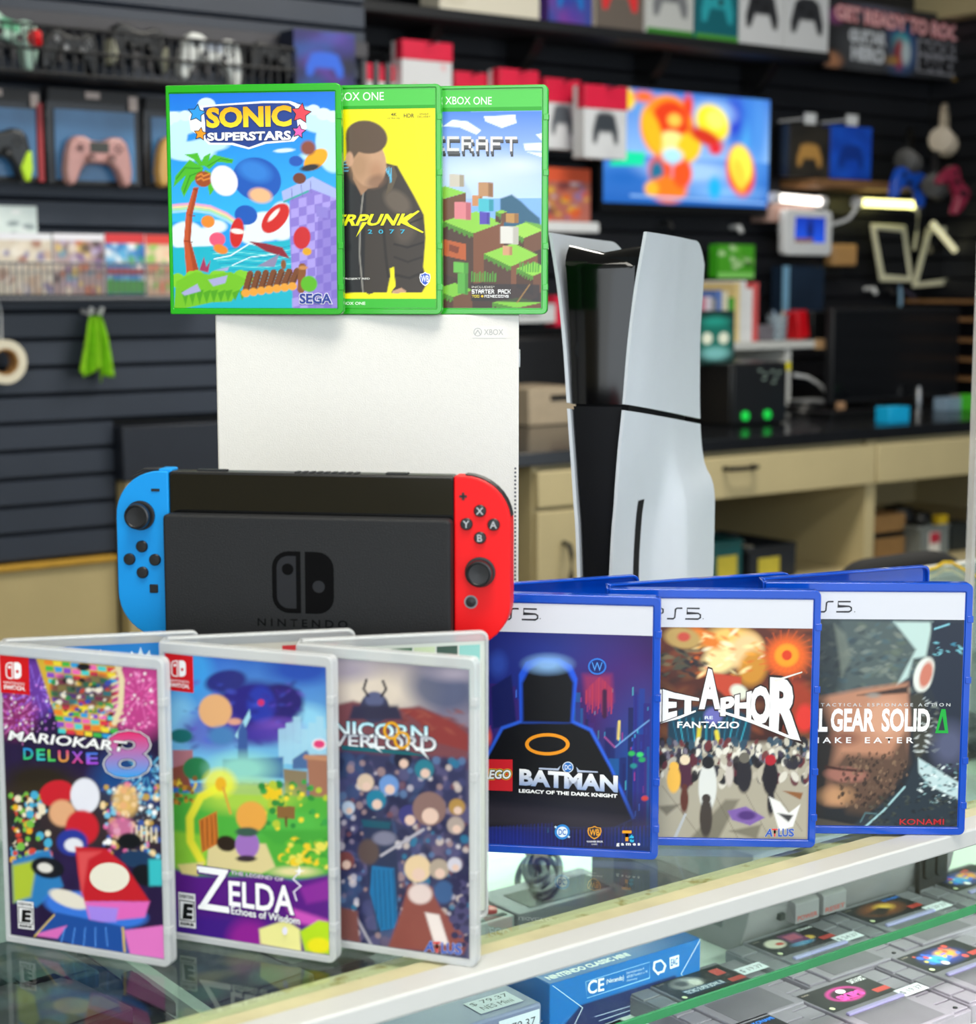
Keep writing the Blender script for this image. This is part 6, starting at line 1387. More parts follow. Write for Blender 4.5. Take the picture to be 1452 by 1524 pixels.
shelf_box(1035, 1098, 'teal controller box on the black wall shelf', mat('teal_card', '#0f7480', .4), padart('#0d6672', '#2ca8b4', '#4a9a3a'))
shelf_box(1101, 1165, 'white box with black controller picture beside the teal box', M_WHITE, padart('#dcdddf', '#2c2d31'))
shelf_box(1168, 1232, 'white box with black controller picture, rightmost on the shelf', M_WHITE, padart('#dcdddf', '#303136'))
# --- banner
def banner(w, h):
    A = Art(w, h, (0, 220, 0, 0, 92, 92), 3.5, '#2b2c30'); A.rub(.4, 9)
    A.e(110, 55, 26, 34, '#3a5a8c', 0, 14); A.e(110, 48, 12, 14, '#3ac0c8', 0, 8); A.e(108, 62, 8, 20, '#b83440', 0, 6); A.e(118, 60, 7, 16, '#c8d8dc', 0, 5); A.e(96, 72, 10, 6, '#d8a040', 0, 5); A.e(70, 10, 40, 14, '#5a5a6c', 0, 14); A.e(15, 22, 12, 10, '#8a4a7c', 0, 8); A.e(12, 80, 14, 10, '#b8805c', 0, 8)
    A.e(205, 78, 14, 20, '#d8a838', 0, 6); A.e(60, 60, 40, 30, '#4a4c50', 0, 20)
    A.text('GET READY TO ROCK', 14, 212, 6, 26, '#f4b8bc', .05, out=((.05, '#a82c34'),), quad=(14, 36))
    A.text('GUITAR', 34, 88, 36, 54, '#d4d8de', .07, quad=(36, 55)); A.text('HERO', 38, 86, 57, 78, '#d4d8de', .07, quad=(58, 80))
    A.poly([(134,38),(200,40),(198,86),(134,84)], '#8c8c94'); A.text('ROCK', 138, 194, 41, 58, '#17171b', .07); A.text('BAND', 138, 194, 62, 82, '#17171b', .07)
    return A
plain_box('banner_sign', 'wide dark banner sign with pink lettering in the upper right corner', 'sign', (1226, 12, 1446, 112), NW - .10, .012, M_BLACK, art=banner)
# pale soffit box above it
u0_, z0_ = on_n(1366, 32, NW - .02)
so = room('soffit', MB().box(u0_, UC - .002, NW - .5, NW - .002, z0_, 2.849), M_BEIGE_D); struct(so)
# --- television
def tvart(w, h):
    A = Art(w, h, (0, 1000, 0, 0, 600, 600), 3.2, '#2a6cc4'); A.g(0, 350, '#3a72c8', '#86b4e8'); A.g(350, 600, '#3f7ccc', '#1c5cae')
    for cx, cy, rx, ry, c in ((860,150,90,160,'#3a7ad0'), (820,260,60,120,'#4aa0e0'), (300,90,120,60,'#5a9ad8'), (520,420,260,60,'#9ac0ec'), (120,470,110,40,'#1e62b4'), (700,520,200,40,'#7ab0ea'), (780,130,50,120,'#2840c0'), (930,200,40,200,'#4a8cd8'), (640,100,120,60,'#9cc4ee')): A.e(cx, cy, rx, ry, c, 0, 60)
    A.p([(60,330),(240,330),(230,400),(40,410)], '#0fd49a', 14)
    for cx, cy, rx, ry, c, ro in ((370,190,160,170,'#f08a1c',0), (380,170,110,120,'#d83a14',20), (400,280,90,70,'#f8e48a',10), (410,150,40,34,'#f8c04a',0), (280,220,50,120,'#f2b01c',-20), (500,290,70,90,'#f4c020',30), (120,60,60,60,'#f0c82c',0), (490,70,30,60,'#e0401c',0), (230,40,60,30,'#e86a2c',0),
                                    (640,150,110,90,'#f8dc2c',40), (600,230,110,40,'#c8301c',20), (660,130,60,50,'#fdf26a',20), (820,400,90,140,'#e03a1c',-10), (820,370,70,110,'#fbe84a',-10), (810,420,40,90,'#f8c83a',-14), (330,420,70,80,'#e8501c',0), (310,430,40,60,'#1c6a8c',0), (380,520,110,70,'#f0781c',0), (460,430,60,80,'#e8501c',0), (280,520,40,40,'#f4b02c',0), (400,340,60,40,'#a8dcec',0), (660,290,40,30,'#d8242c',0)): A.e(cx, cy, rx, ry, c, ro, 26)
    A.l([(160,560),(980,575)], 10, '#8cb8ea', 8); A.e(660, 500, 40, 60, '#1ca8e8', 0, 30)
    return A
u0_, u1_, z0_, z1_ = rectn(893, 132, 1147, 318, NW - .07)
tv_ = thing('television', 'wall television showing a bright orange and yellow shape on blue', 'television', W(u0_, NW - .07, z0_), YAW); wt = u1_ - u0_; ht = z1_ - z0_
obj('housing', MB().box(0, wt, 0, .045, 0, ht), M_BLACK, tv_, bevel=.004); obj('wall_mount', MB().box(wt*.35, wt*.65, .045, .069, ht*.3, ht*.7), M_BLACKM, tv_)
tvart((wt - .02)*1000, (ht - .038)*1000).build('screen', tv_, (.010, -.0008, .026), m=SCREEN, step=.0003)
obj('bezel', MB().ring(rrect(0, wt, 0, ht, .004), rrect(.0095, wt - .0095, .0255, ht - .0115, .002), -.004, -.0001), M_BLACK, tv_, bevel=.001)
# --- red and white hanging packages
M_RED = mat('red_card', '#e01f44', .4, var=.03)
def hang(label, r, top, N, art=None, d=.05):
    def ex(t, w, h):
        obj('red_header', MB().box(-.001, w + .001, -.004, d*.6, h*(1 - top), h + .001), M_RED, t, bevel=.002)
        obj('hang_hook', MB().tube([(w/2, -.05, h*.97), (w/2, NW - N - .002, h*.97)], .003, 6), M_CHROME, t)
    return plain_box('hanging_package', label, 'package', r, N, d, M_WHITE, 'red and white packages hanging on the wall', art or A_misc('#dcdde0', 4, ('#c8c8cc','#e8a0a8'), 3), extra=ex)
hang('short white package with a red stripe right of the blue violet box', (536, 96, 597, 180), .3, NW - .16)
hang('tall white package with red top, leftmost of the tall ones', (598, 62, 672, 190), .22, NW - .20)
hang('red topped package just right of the tall white package', (676, 108, 724, 200), .38, NW - .14)
hang('red topped package second right of the tall white package', (742, 104, 800, 200), .40, NW - .20)
hang('red topped package with grey headset picture above the orange case', (810, 118, 862, 222), .34, NW - .16, art_pad('#d8dade', '#5a6068', ('#e0e2e6',), 3))
hang('red topped package with black controller picture beside the television', (869, 128, 932, 236), .32, NW - .26, art_pad('#d4d6da', '#3a4048', ('#e0e2e6',), 4))
def ex_base(t, w, h): obj('shelf_lip', MB().box(-.02, w + .01, -.03, .06, -.03, -.001), M_WHITE, t, bevel=.002)
plain_box('game_package', 'orange and violet game package on a white lip below the red packages', 'package', (800, 250, 878, 330), NW - .14, .03, mat('orange_card', '#c8502c', .4), art=A_misc('#b86a5c', 40, ('#e0582c','#8a7ab0','#e8b83a','#d8d0dc','#7a3a3c'), 9, ((0, 26, '#e05a34'),)), extra=ex_base)
def ami(w, h):
    A = Art(w, h, (0, 100, 0, 0, 40, 40), 2.6, '#d9dbdd'); A.text('amiibo.', 34, 74, 16, 28, '#55585c', .02); A.g(0, 10, '#b8bcc0', '#c8ccd0'); return A
plain_box('shelf_talker', 'white shelf label strip beneath the rightmost green case', 'label', (742, 452, 826, 480), NW - .16, .10, M_WHITE, art=ami)
plain_box('red_package', 'small red package right of the white shelf label strip', 'package', (826, 440, 842, 486), NW - .15, .05, M_RED)
# --- two controller cartons right of the television
def hookx(t, w, h):
    obj('price_hook', MB().tube([(w*.45, .125, h + .02), (w*.45, -.004, h + .02)], .004, 6).box(w*.33, w*.60, -.008, -.004, h + .002, h + .036), M_WHITE, t)
plain_box('controller_box', 'black box with gold controller picture right of the television', 'box', (1174, 186, 1234, 264), NW - .13, .07, M_BLACK, art=art_pad('#2a2824', '#c8964e', ('#1c1a18','#3a352c'), 6), extra=hookx)
plain_box('controller_box', 'bright blue box beside the gold controller box', 'box', (1236, 188, 1296, 266), NW - .13, .07, mat('royal_card', '#1450c8', .4), art=art_pad('#1450d0', '#0c3a9c', ('#1c64e8','#0f48b8'), 8), extra=hookx)
wsf = room('small_wall_shelf', MB().box(on_n(1160, 268, NW)[0], on_n(1300, 268, NW)[0], NW - .16, NW - .001, on_n(1230, 272, NW - .13)[1] - .016, on_n(1230, 267, NW - .13)[1]), M_OAK, bevel=.002); tag(wsf, 'narrow shelf under the gold and blue controller boxes', 'shelf')
# --- lamps, screens and frames under them
M_LW = mat('lit_white_bar', '#fff4ea', .5, emit=3.0); M_LY = mat('lit_yellow_bar', '#fff59c', .5, emit=3.2)
def lightbar(label, p0, p1, m, N):
    u0_, z0_ = on_n(*p0, N); u1_, z1_ = on_n(*p1, N); t = thing('light_bar', label, 'lamp', W(u0_, N, z0_), YAW)
    L_ = u1_ - u0_; dz = z1_ - z0_
    obj('tube', MB().tube([(L_*.04, 0, 0), (L_*.96, 0, dz)], .013, 12), m, t, smooth=True)
    obj('end_cap', MB().lathe([(.018, -.012), (.018, .012)], 12, 'x', c=(0, 0, 0)), M_WHITE, t); obj('end_cap', MB().lathe([(.018, -.012), (.018, .012)], 12, 'x', c=(L_, 0, dz)), M_WHITE, t)
    obj('mount', MB().box(L_*.45, L_*.55, .010, NW - N - .001, -.008, .008), M_WHITE, t); return t
lightbar('lit white light bar above the small white screen', (1152, 294), (1222, 300), M_LW, NW - .10)
lightbar('lit yellowish light bar above the two white frames', (1275, 301), (1362, 305), M_LY, NW - .10)
bk_ = room('light_ledge', MB().box(on_n(1150, 310, NW - .10)[0], on_n(1222, 310, NW - .10)[0], NW - .08, NW - .001, on_n(1190, 331, NW - .10)[1], on_n(1190, 304, NW - .1)[1]), mat('pink_beige', '#b08f84', .6), bevel=.002); tag(bk_, 'pinkish box directly below the lit white light bar', 'box')
def scr(w, h):
    A = Art(w, h, (0, 100, 0, 0, 100, 100), 2, '#0c36a8'); A.g(0, 100, '#0a2f9c', '#1a4cc8'); A.e(50, 50, 10, 40, '#0a1a5c', 0, 12); A.g(84, 100, '#6a4a44', '#6a4a44', 0, 60); return A
u0_, u1_, z0_, z1_ = rectn(1168, 312, 1238, 380, NW - .12); td = thing('small_display', 'white framed little display with a blue screen under the light bar', 'display', W(u0_, NW - .12, z0_), YAW); w = u1_ - u0_; h = z1_ - z0_
obj('frame', MB().prism(rrect(0, w, 0, h, .018, 6), 0, .03), M_WHITE, td, bevel=.004); scr(w*640, h*560).build('screen', td, (w*.20, -.0016, h*.28), m=SCREEN); obj('wall_arm', MB().box(w*.4, w*.6, .03, .119, h*.5, h*.7), M_WHITE, td)
def frame(label, pts, N, col, th=.018):
    P = [on_n(x, y, N) for x, y in pts]; cx = sum(p[0] for p in P)/4; cz = sum(p[1] for p in P)/4
    t = thing('tablet_frame', label, 'tablet', W(cx, N, cz), YAW); Q = [(p[0] - cx, p[1] - cz) for p in P]
    def inset(Q, d): 
        out = []
        for x, z in Q: L_ = math.hypot(x, z); k = 1 - d*1.5/L_; out.append((x*k, z*k))
        return out
    I = inset(Q, th)
    obj('border', MB().ring(Q, I, 0, .014), col, t, bevel=.004); obj('glass_face', MB().prism(I, .004, .012), M_SCR, t)
    obj('hanger', MB().box(-.01, .01, .014, NW - N - .001, -.01, .01), M_BLACK, t); return t
M_FW = mat('frame_ivory', '#e9e6c4', .4)
frame('ivory bordered tablet leaning left under the yellow light bar', ((1298, 333), (1348, 335), (1359, 420), (1312, 419)), NW - .09, M_FW)
frame('ivory bordered tablet leaning right at the right edge', ((1382, 338), (1437, 337), (1416, 424), (1360, 428)), NW - .09, M_FW)
o_ = room('pale_stick', MB().tube([(*[on_n(1387, 332, NW - .12)[0], NW - .12], on_n(1387, 332, NW - .12)[1]), (on_n(1421, 373, NW - .14)[0], NW - .14, on_n(1421, 373, NW - .14)[1])], .011, 10), mat('lit_stick', '#f4eec0', .4, emit=.5), smooth=True); tag(o_, 'pale diagonal stick across the right leaning tablet', 'stick')  # plain stick, brightened by a weak emission of its own colour
def cable(label, pts, N, r, m):
    o = room('cable', MB().tube([(on_n(x, y, N)[0], N, on_n(x, y, N)[1]) for x, y in pts], r, 7), m, smooth=True); return tag(o, label, 'cable')
cable('white cable curving from the small display to the yellow light bar', [(1238,334),(1252,330),(1262,326),(1270,316),(1277,304)], NW - .10, .006, M_WHITE)
cable('cream cable hanging down from the yellow light bar', [(1362,305),(1366,320),(1364,345),(1360,372)], NW - .10, .005, M_FW)
cable('white cable hanging beside the small display', [(1222,300),(1228,312),(1226,330)], NW - .09, .005, M_WHITE)
cable('thin violet cable curling below the left leaning tablet', [(1335,424),(1345,432),(1358,440),(1364,452)], NW - .05, .004, mat('violet_cable', '#5a5468', .5))
cable('pale blue cable dropping below the left leaning tablet', [(1338,424),(1340,440),(1339,456)], NW - .05, .006, mat('paleblue_cable', '#8cb4d0', .5))
for i, (x, y) in enumerate(((1300,430),(1326,430),(1396,434),(1418,434),(1429,430),(996,332),(1100,338))):
    u_, z_ = on_n(x, y, NW - .04); t = room('wall_hook', MB().tube([(0, .039, .0), (0, 0, 0), (0, -.01, -.018)], .008, 8), M_CHROME if i % 2 else M_WHITE, u=u_, n=NW - .04, z=z_, smooth=True)
    tag(t, ('first small hook from the left below the leaning tablets', 'second small hook from the left below the leaning tablets', 'third small hook from the left below the leaning tablets', 'fourth small hook from the left below the leaning tablets', 'rightmost small hook below the leaning tablets', 'small hook under the left half of the television', 'small hook under the right half of the television')[i], 'hook', 'small hooks on the slat wall')
def blob(name, label, cat, r, N, d, m, rr_=.3):
    u0_, u1_, z0_, z1_ = rectn(*r, N); w = u1_ - u0_; h = z1_ - z0_
    o = room(name, MB().prism(rrect(0, w, 0, h, min(w, h)*rr_, 5), 0, d), m, u=u0_, n=N, z=z0_, bevel=min(w, h, d)*.15); return tag(o, label, cat)
t = plain_box('charger', 'tan wall charger left of the leaning tablets', 'charger', (1240, 363, 1276, 396), NW - .05, .045, mat('tan_plastic', '#c0935c', .5), bev=.008)
plain_box('charger', 'black charger tucked under the tan charger', 'charger', (1222, 398, 1252, 416), NW - .040, .035, M_BLACK, bev=.006)
plain_box('game_package', 'bright green package right of the tall white console', 'package', (1068, 364, 1122, 414), NW - .14, .04, mat('green_card', '#3fae1c', .4), art=A_misc('#4caa24', 14, ('#2a5a1c','#c8e8b0','#6a3a34','#8ad85a'), 12, ((84, 100, '#8fe070'),)))
plain_box('poster_tube', 'dark blue translucent folder hanging under the small display', 'folder', (1164, 396, 1226, 468), NW - .10, .05, mat('navy_film', '#1c2c40', .25, var=.3, scale=5), extra=lambda t, w, h: obj('pale_edge', MB().box(0, w*.14, -.004, .001, 0, h), mat('ice_blue', '#7fb0d0', .3), t))
# --- right corner goods
def headset(label, px, py, N, m, s=1.0):
    u_, z_ = on_n(px, py, N); t = thing('headset', label, 'headset', W(u_, N, z_), YAW + .6)
    r = .075*s; obj('headband', MB().tube([(r*math.cos(a), 0, r*1.15*math.sin(a)) for a in [math.pi*k/14 for k in range(15)]], .009*s, 8), m, t, smooth=True)
    for sx in (-1, 1): obj('ear_cup', MB().lathe([(.001, -.018*s), (.034*s, -.016*s), (.036*s, .010*s), (.022*s, .016*s), (.001, .016*s)], 18, 'x', c=(sx*r, 0, -.012*s)), m, t, smooth=True)
    return t
headset('cream headset hanging in the right corner', 1404, 205, NW - .20, mat('headset_cream', '#b9ab96', .4), 1.2)
headset('black headset left of the cream headset in the corner', 1352, 235, NW - .14, M_BLACK, 1.1)
headset('black headset below the cream headset in the corner', 1392, 272, NW - .30, mat('headset_char', '#1d1c1e', .4), 1.1)
gamepad('blue controller hanging in the right corner', 1353, 276, 48, NW - .30, '#1450c0', None, 10, None)
gamepad('dark red controller hanging at the right edge', 1420, 280, 44, NW - .45, '#8c2440', None, 50, None)
# --- right wall ledges
for k, y in enumerate((449, 476, 507, 536, 565)):
    n0_, z_ = on_u(1449, y, UC - .16)
    o_ = room('wall_ledge', MB().box(UC - .16, UC - .001, n0_ - .5, NW - .05, z_ - .006, z_ + .006), M_OAK, bevel=.001); tag(o_, ('topmost', 'second highest', 'middle', 'second lowest', 'lowest')[k] + ' of the five thin wooden ledges behind the monitor', 'ledge', 'wooden ledges on the right wall')
# ------------------------------------------------------------------ on the black worktop
def standing(name, label, cat, r, N, d, m, group=None, art=None, bev=.002, extra=None):
    u0_, u1_, z0_, z1_ = rectn(*r, N); t = thing(name, label, cat, W(u0_, N, ZT + .0005), YAW, group); w = u1_ - u0_; h = z1_ - ZT
    obj('body', MB().box(0, w, 0, d, 0, h), m, t, bevel=bev)
    if art: art(w*1000, h*1000).build('front_print', t, (0, -.0006, 0), m=INK_BG, step=.0003)
    if extra: extra(t, w, h)
    return t
def ex_tower(t, w, h):
    k = obj('front_panel', MB().box(w*.02, w*.98, -.010, -.0005, h*.02, h*.98), mat('tower_front', '#15171a', .35), t, bevel=.003)
    for x in (.22, .62): obj('green_lamp', MB().lathe([(.013, 0), (.013, .006), (.001, .008)], 14, 'y', c=(w*x, -.010, h*.16)), mat('green_glow', '#12a83a', .4, emit=.8), k)
    g_ = MB()
    for a, b in ((.45,.86),(.55,.80),(.52,.72),(.68,.84),(.74,.74),(.70,.66),(.80,.82)): g_.box(w*a, w*(a + .06), -.0125, -.010, h*b, h*(b + .035))
    obj('dial_marks', g_, mat('dial_grey', '#7a8c84', .5), k, kind='stuff')
    obj('yellow_tab', MB().box(w*.96, w*1.02, -.014, -.010, h*.86, h*1.0), mat('yellow_tab', '#d8cc1a', .5), k)
tower_n = on_z(1130, 632, ZT)[1]
standing('equipment_case', 'black boxy machine with two green lamps on the worktop', 'machine', (1086, 540, 1168, 622), tower_n, .30, M_BLACK, extra=ex_tower, bev=.006)
# raised white shelf on the worktop with books
NH = tower_n + .33; u_h0 = on_n(1000, 515, NH)[0]; u_h1 = on_n(1243, 515, NH)[0]; z_h = on_n(1200, 518, NH)[1]
hu = thing('desk_shelf', 'raised white shelf unit standing on the black worktop', 'shelf', W(0, 0, 0), YAW)
obj('board', MB().box(u_h0, u_h1, NH, NW - .10, z_h, z_h + .022), M_WHITE_LAM, hu, bevel=.002)
obj('edge_strip', MB().box(on_n(1212, 512, NH)[0], u_h1, NH - .002, NH, z_h - .004, z_h + .026), mat('tan_edge', '#c09a70', .5), hu)
for px in (1003, 1172): u_ = on_n(px, 560, NH)[0]; obj('upright', MB().box(u_, u_ + .022, NH + .01, NW - .11, ZT + .0005, z_h - .0005), M_WHITE_LAM, hu)
obj('back_board', MB().box(u_h0 + .03, u_h1 - .02, NW - .098, NW - .09, ZT + .001, z_h + .0005), M_BEIGE_D, hu)
zb = z_h + .0225; rd = random.Random(4); px = 1008
cols = ('#24406c','#3c6ab0','#d8d0c0','#1c3a6c','#c87a90','#d8d0dc','#8a8c90','#5a7ac0','#d9d4bc','#3aa02c','#e0c88c','#dfe0e0','#e4e4e6','#d85c5c')
for k, c in enumerate(cols):
    wp_ = rd.uniform(7, 10); u0_ = on_n(px, 470, NH + .04)[0]; u1_ = on_n(px + wp_ - .6, 470, NH + .04)[0]; h = rd.uniform(.125, .155) + (.03 if k > 9 else 0)
    t = thing('book', ('navy','mid blue','first cream','deep navy','dusty pink','pale violet','grey','light blue','ivory','bright green','sand yellow','first white','second white','coral red')[k] + ' spined book in the row on the raised white shelf', 'book', W(u0_, NH + .04, zb), YAW, 'books on the raised white shelf')
    obj('pages', MB().box(.001, u1_ - u0_ - .001, .003, .16, .002, h - .002), M_CREAM, t); obj('cover', MB().box(0, .002, 0, .163, 0, h).box(u1_ - u0_ - .002, u1_ - u0_, 0, .163, 0, h).box(0.002, u1_ - u0_ - .002, 0, .002, 0, h), mat('book_%s' % c[1:], c, .5), t)
    px += wp_
def mask(w, h):
    A = Art(w, h, (0, 100, 0, 0, 120, 120), 2.4, '#06302c'); A.e(52, 60, 42, 46, '#0f6f62', 0, 14); A.e(52, 96, 34, 14, '#7cc0c0', 0, 12); A.e(30, 62, 13, 13, '#e8ecd8', 0, 4); A.e(72, 62, 13, 13, '#e8ecd8', 0, 4); A.e(50, 24, 34, 10, '#1f9484', 0, 10); return A
nt_ = tower_n + .03; tz_ = on_n(1136, 542, tower_n)[1]
u0_, u1_, z0_, z1_ = rectn(1046, 458, 1104, 538, nt_)
t = thing('teal_box', 'dark teal box with two pale discs standing on the black machine', 'box', W(on_n(1112, 500, nt_)[0], nt_, tz_ + .001), YAW); w = u1_ - u0_; h = z1_ - z0_
t.location = W(on_n(1104, 500, nt_)[0], nt_ + .03, tz_ + .001); 
obj('body', MB().box(0, w, 0, .05, 0, h), mat('teal_dark', '#06302c', .4), t, bevel=.003); mask(w*1000, h*1000).build('front_print', t, (0, -.0008, 0), m=INK_BG)
t.location = W(on_n(1050, 500, nt_)[0], nt_ + .04, tz_ + .001)
# tumbler, red case, black case on the shelf
def onshelf(name, label, cat, x0, x1, ytop, m, d=.06, bev=.004, N=None):
    N = N or NH + .05; u0_ = on_n(x0, 490, N)[0]; u1_ = on_n(x1, 490, N)[0]; h = on_n((x0 + x1)/2, ytop, N)[1] - zb
    o = room(name, MB().box(0, u1_ - u0_, 0, d, 0, h), m, u=u0_, n=N, z=zb, bevel=bev); return tag(o, label, cat)
u_, _ = on_n(1163, 490, NH + .05); ht_ = on_n(1163, 464, NH + .05)[1] - zb
t = thing('glass_tumbler', 'clear tumbler holding tools on the raised white shelf', 'tumbler', W(u_, NH + .07, zb), YAW)
obj('cup', MB().lathe([(.028, 0), (.034, ht_*.9), (.032, ht_*.9), (.026, .004), (.0001, .004)], 20, 'z'), mat('smoky_glass', '#9fb0bc', .1, alpha=.45), t, smooth=True)
for a, b, c in ((-.012, .004, '#2a2c30'), (.01, -.004, '#c8b49c'), (.0, .01, '#8fa8c0')): obj('tool', MB().tube([(a, b, .006), (a*2, b*1.5, ht_*1.05)], .004, 6), mat('tool_%s' % c[1:], c, .4), t)
o_ = onshelf('red_case', 'narrow red case leaning on the raised white shelf', 'case', 1190, 1206, 464, mat('red_case', '#c8101c', .35)); o_.rotation_euler = (0, -.18, YAW)
onshelf('black_case', 'black box at the right end of the raised white shelf', 'box', 1209, 1240, 463, M_BLACK, .10)
onshelf('grey_stack', 'low grey stack right of the books on the raised shelf', 'stack', 1131, 1152, 484, mat('dull_grey', '#6c6870', .5))
# printers and organiser at left of the tall console
on_ = on_z(800, 634, ZT)[1]
def ex_org(t, w, h):
    obj('front_slot', MB().box(w*.42, w*.96, -.004, -.0005, h*.66, h*.80), M_BLACK, t)
standing('drawer_organiser', 'beige desk organiser with a black slot between the two consoles', 'organiser', (787, 577, 862, 634), on_, .20, mat('organiser_beige', '#b5a48c', .5), extra=ex_org, bev=.004)
on2 = on_ + .26
standing('printer', 'black printer behind the beige desk organiser', 'printer', (765, 500, 850, 590), on2 - .035, .12, M_BLACKM, bev=.012, extra=lambda t, w, h: (obj('lid', MB().box(w*.05, w*.95, .02, .11, h, h + .02), M_BLACK, t, bevel=.004), obj('paper_tray', MB().box(w*.15, w*.85, -.03, .01, h*.2, h*.24), M_BLACK, t)))
# monitors
mn = on_z(1330, 606, ZT)[1] + .03
u0_, u1_, z0_, z1_ = rectn(1238, 458, 1426, 596, mn)
t = thing('monitor', 'large dark monitor switched off on the black worktop', 'monitor', W((u0_ + u1_)/2, mn, ZT + .0005), YAW); w = u1_ - u0_
obj('housing', MB().box(-w/2, w/2, 0, .03, z0_ - ZT, z1_ - ZT), M_BLACKM, t, bevel=.004); obj('panel', MB().box(-w/2 + .01, w/2 - .01, -.002, -.0003, z0_ - ZT + .014, z1_ - ZT - .01), mat('off_screen', '#0b0d11', .18, coat=.3), t)
obj('stand', MB().box(-.03, .03, .03, .045, .012, .20), M_BLACK, t); obj('foot', MB().box(-.12, .12, -.04, .10, 0, .012), M_BLACK, t, bevel=.003)
def wt(name, label, cat, px, py, w, d, h, m, bev=.002, group=None):
    u_, n_ = on_z(px, py, ZT); o = room(name, MB().box(-w/2, w/2, 0, d, 0, h), m, u=u_, n=n_, z=ZT + .0005, bevel=bev); return tag(o, label, cat, group)
wt('blue_box', 'small bright cyan box at the front edge of the worktop', 'box', 1338, 630, .085, .05, .045, mat('cyan_plastic', '#12a4d8', .35))
def ub(px, py): 
    u_, n_ = on_z(px, py, ZT); return u_, n_
u_, n_ = ub(1366, 604); o_ = room('metal_canister', MB().lathe([(.012, 0), (.012, .045), (.009, .05), (.009, .06), (.001, .061)], 16, 'z', c=(u_, n_, ZT + .0005)), M_CHROME, smooth=True); tag(o_, 'slim silver canister on the worktop before the monitor', 'canister')
wt('keyboard', 'low dark keyboard below the monitor on the worktop', 'keyboard', 1290, 621, .30, .09, .018, M_BLACK)
wt('grey_box', 'small pale blue grey box at the right end of the worktop', 'box', 1420, 612, .075, .05, .04, mat('paleblue_grey', '#7c93a8', .4))
wt('card_reader', 'small grey device behind the pale blue grey box', 'device', 1440, 602, .08, .04, .03, mat('grey_dev', '#8c8a84', .4))
wt('green_cell', 'tiny green box at the right end of the worktop', 'box', 1447, 612, .025, .04, .05, mat('lime_plastic', '#3fae1c', .4))
wt('cork_piece', 'tiny tan piece on the worktop right of the machine', 'piece', 1254, 614, .022, .02, .03, mat('tan_piece', '#b08a68', .6))
wt('phone_dock', 'white base with a cable right of the black machine', 'base', 1208, 603, .12, .06, .018, M_WHITE, .005)
u_, n_ = ub(1198, 618); cc = MB(); cc.tube([(u_ + .07*math.cos(k*.5)*(1 - k*.01), n_ + .05*math.sin(k*.5), ZT + .008 + .0009*k) for k in range(30)], .006, 6)
o_ = room('cable_coil', cc, M_BLACK, smooth=True); tag(o_, 'coiled black cable in front of the raised white shelf', 'cable')
o_ = room('white_cord', MB().tube([(on_n(x, y, NH + .06)[0], NH + .06, on_n(x, y, NH + .06)[1]) for x, y in ((1182,558),(1200,561),(1216,570),(1228,582),(1231,596))], .006, 7), M_WHITE, smooth=True); tag(o_, 'white cord arching under the raised white shelf', 'cord')
# ------------------------------------------------------------------ in the open cubbies
def bin_(label, px0, px1, ytop, N, m, d=.26, sticker=None, group=None):
    zf = Z_SH + .001; u0_ = on_n(px0, 820, N)[0]; u1_ = on_n(px1, 820, N)[0]; h = on_n((px0 + px1)/2, ytop, N)[1] - zf; w = u1_ - u0_
    t = thing('storage_bin', label, 'bin', W(u0_, N, zf), YAW, group); k = .012
    m_ = MB(); m_.box(k, w - k, .004, .008, 0, h).box(k, w - k, d - .008, d - .004, 0, h).box(k, k + .004, .008, d - .008, 0, h).box(w - k - .004, w - k, .008, d - .008, 0, h).box(k, w - k, .004, d - .004, 0, .004)
    obj('tub', m_, m, t); obj('rim', MB().ring(rrect(0, w, 0, d, .02), rrect(k + .004, w - k - .004, .010, d - .010, .014), h - .012, h, 'z'), m, t, bevel=.003)
    if sticker: obj('sticker', MB().box(w*sticker[0], w*sticker[1], .0015, .0035, h*.10, h*.66), mat('yellow_sticker', '#c8b83c', .6), t)
    return t, w, h
M_BIN = mat('slate_bin', '#23272e', .45); M_BINT = mat('teal_bin', '#1c5a5c', .4)
NC = NF + .05
t, w, h = bin_('dark slate open bin with yellow sticker in the left cubby', 1112, 1190, 812, NC, M_BIN, .30, (.22, .62))
t2, w2, h2 = bin_('teal open bin with yellow sticker behind the white console', 1040, 1110, 806, NC, M_BINT, .30, (.40, .82))
rd = random.Random(11)
for k in range(9):
    tt = (t, t2)[k % 2]; ww, hh_ = ((w, h), (w2, h2))[k % 2]
    c = ('#b8b4a8','#8a8478','#2a2c30','#c8c0b0','#3c3a38','#9a7a50')[k % 6]
    p = tt.location + Matrix.Rotation(YAW, 3, 'Z') @ Vector((ww*(.2 + .14*(k // 2)), .06 + .04*(k // 2), hh_*.74 - .0))
    o_ = obj('loose_block', MB().prism(rrect(-.03, .03, -.02, .02, .006), -.015, .015), mat('part_%s' % c[1:], c, .5), loc=p, rot=(rd.uniform(-.8, .8), rd.uniform(-.5, .5), rd.uniform(0, 3)), bevel=.003)
    tag(o_, '%s block lying in the %s bin' % (('pale stone', 'warm grey', 'black', 'cream', 'charcoal', 'tan', 'second pale stone, rightmost', 'second warm grey', 'second black, rightmost')[k], 'dark slate' if k % 2 == 0 else 'teal'), 'block', 'loose blocks in the open bins')
zf = Z_SH + .001
def cub(name, label, cat, x0, x1, y0, y1, N, d, m, z0=None):
    u0_, u1_, za, zb_ = rectn(x0, y0, x1, y1, N); z0 = zf if z0 is None else z0
    o = room(name, MB().box(0, u1_ - u0_, 0, d, 0, zb_ - z0), m, u=u0_, n=N, z=z0, bevel=.002); return tag(o, label, cat), zb_
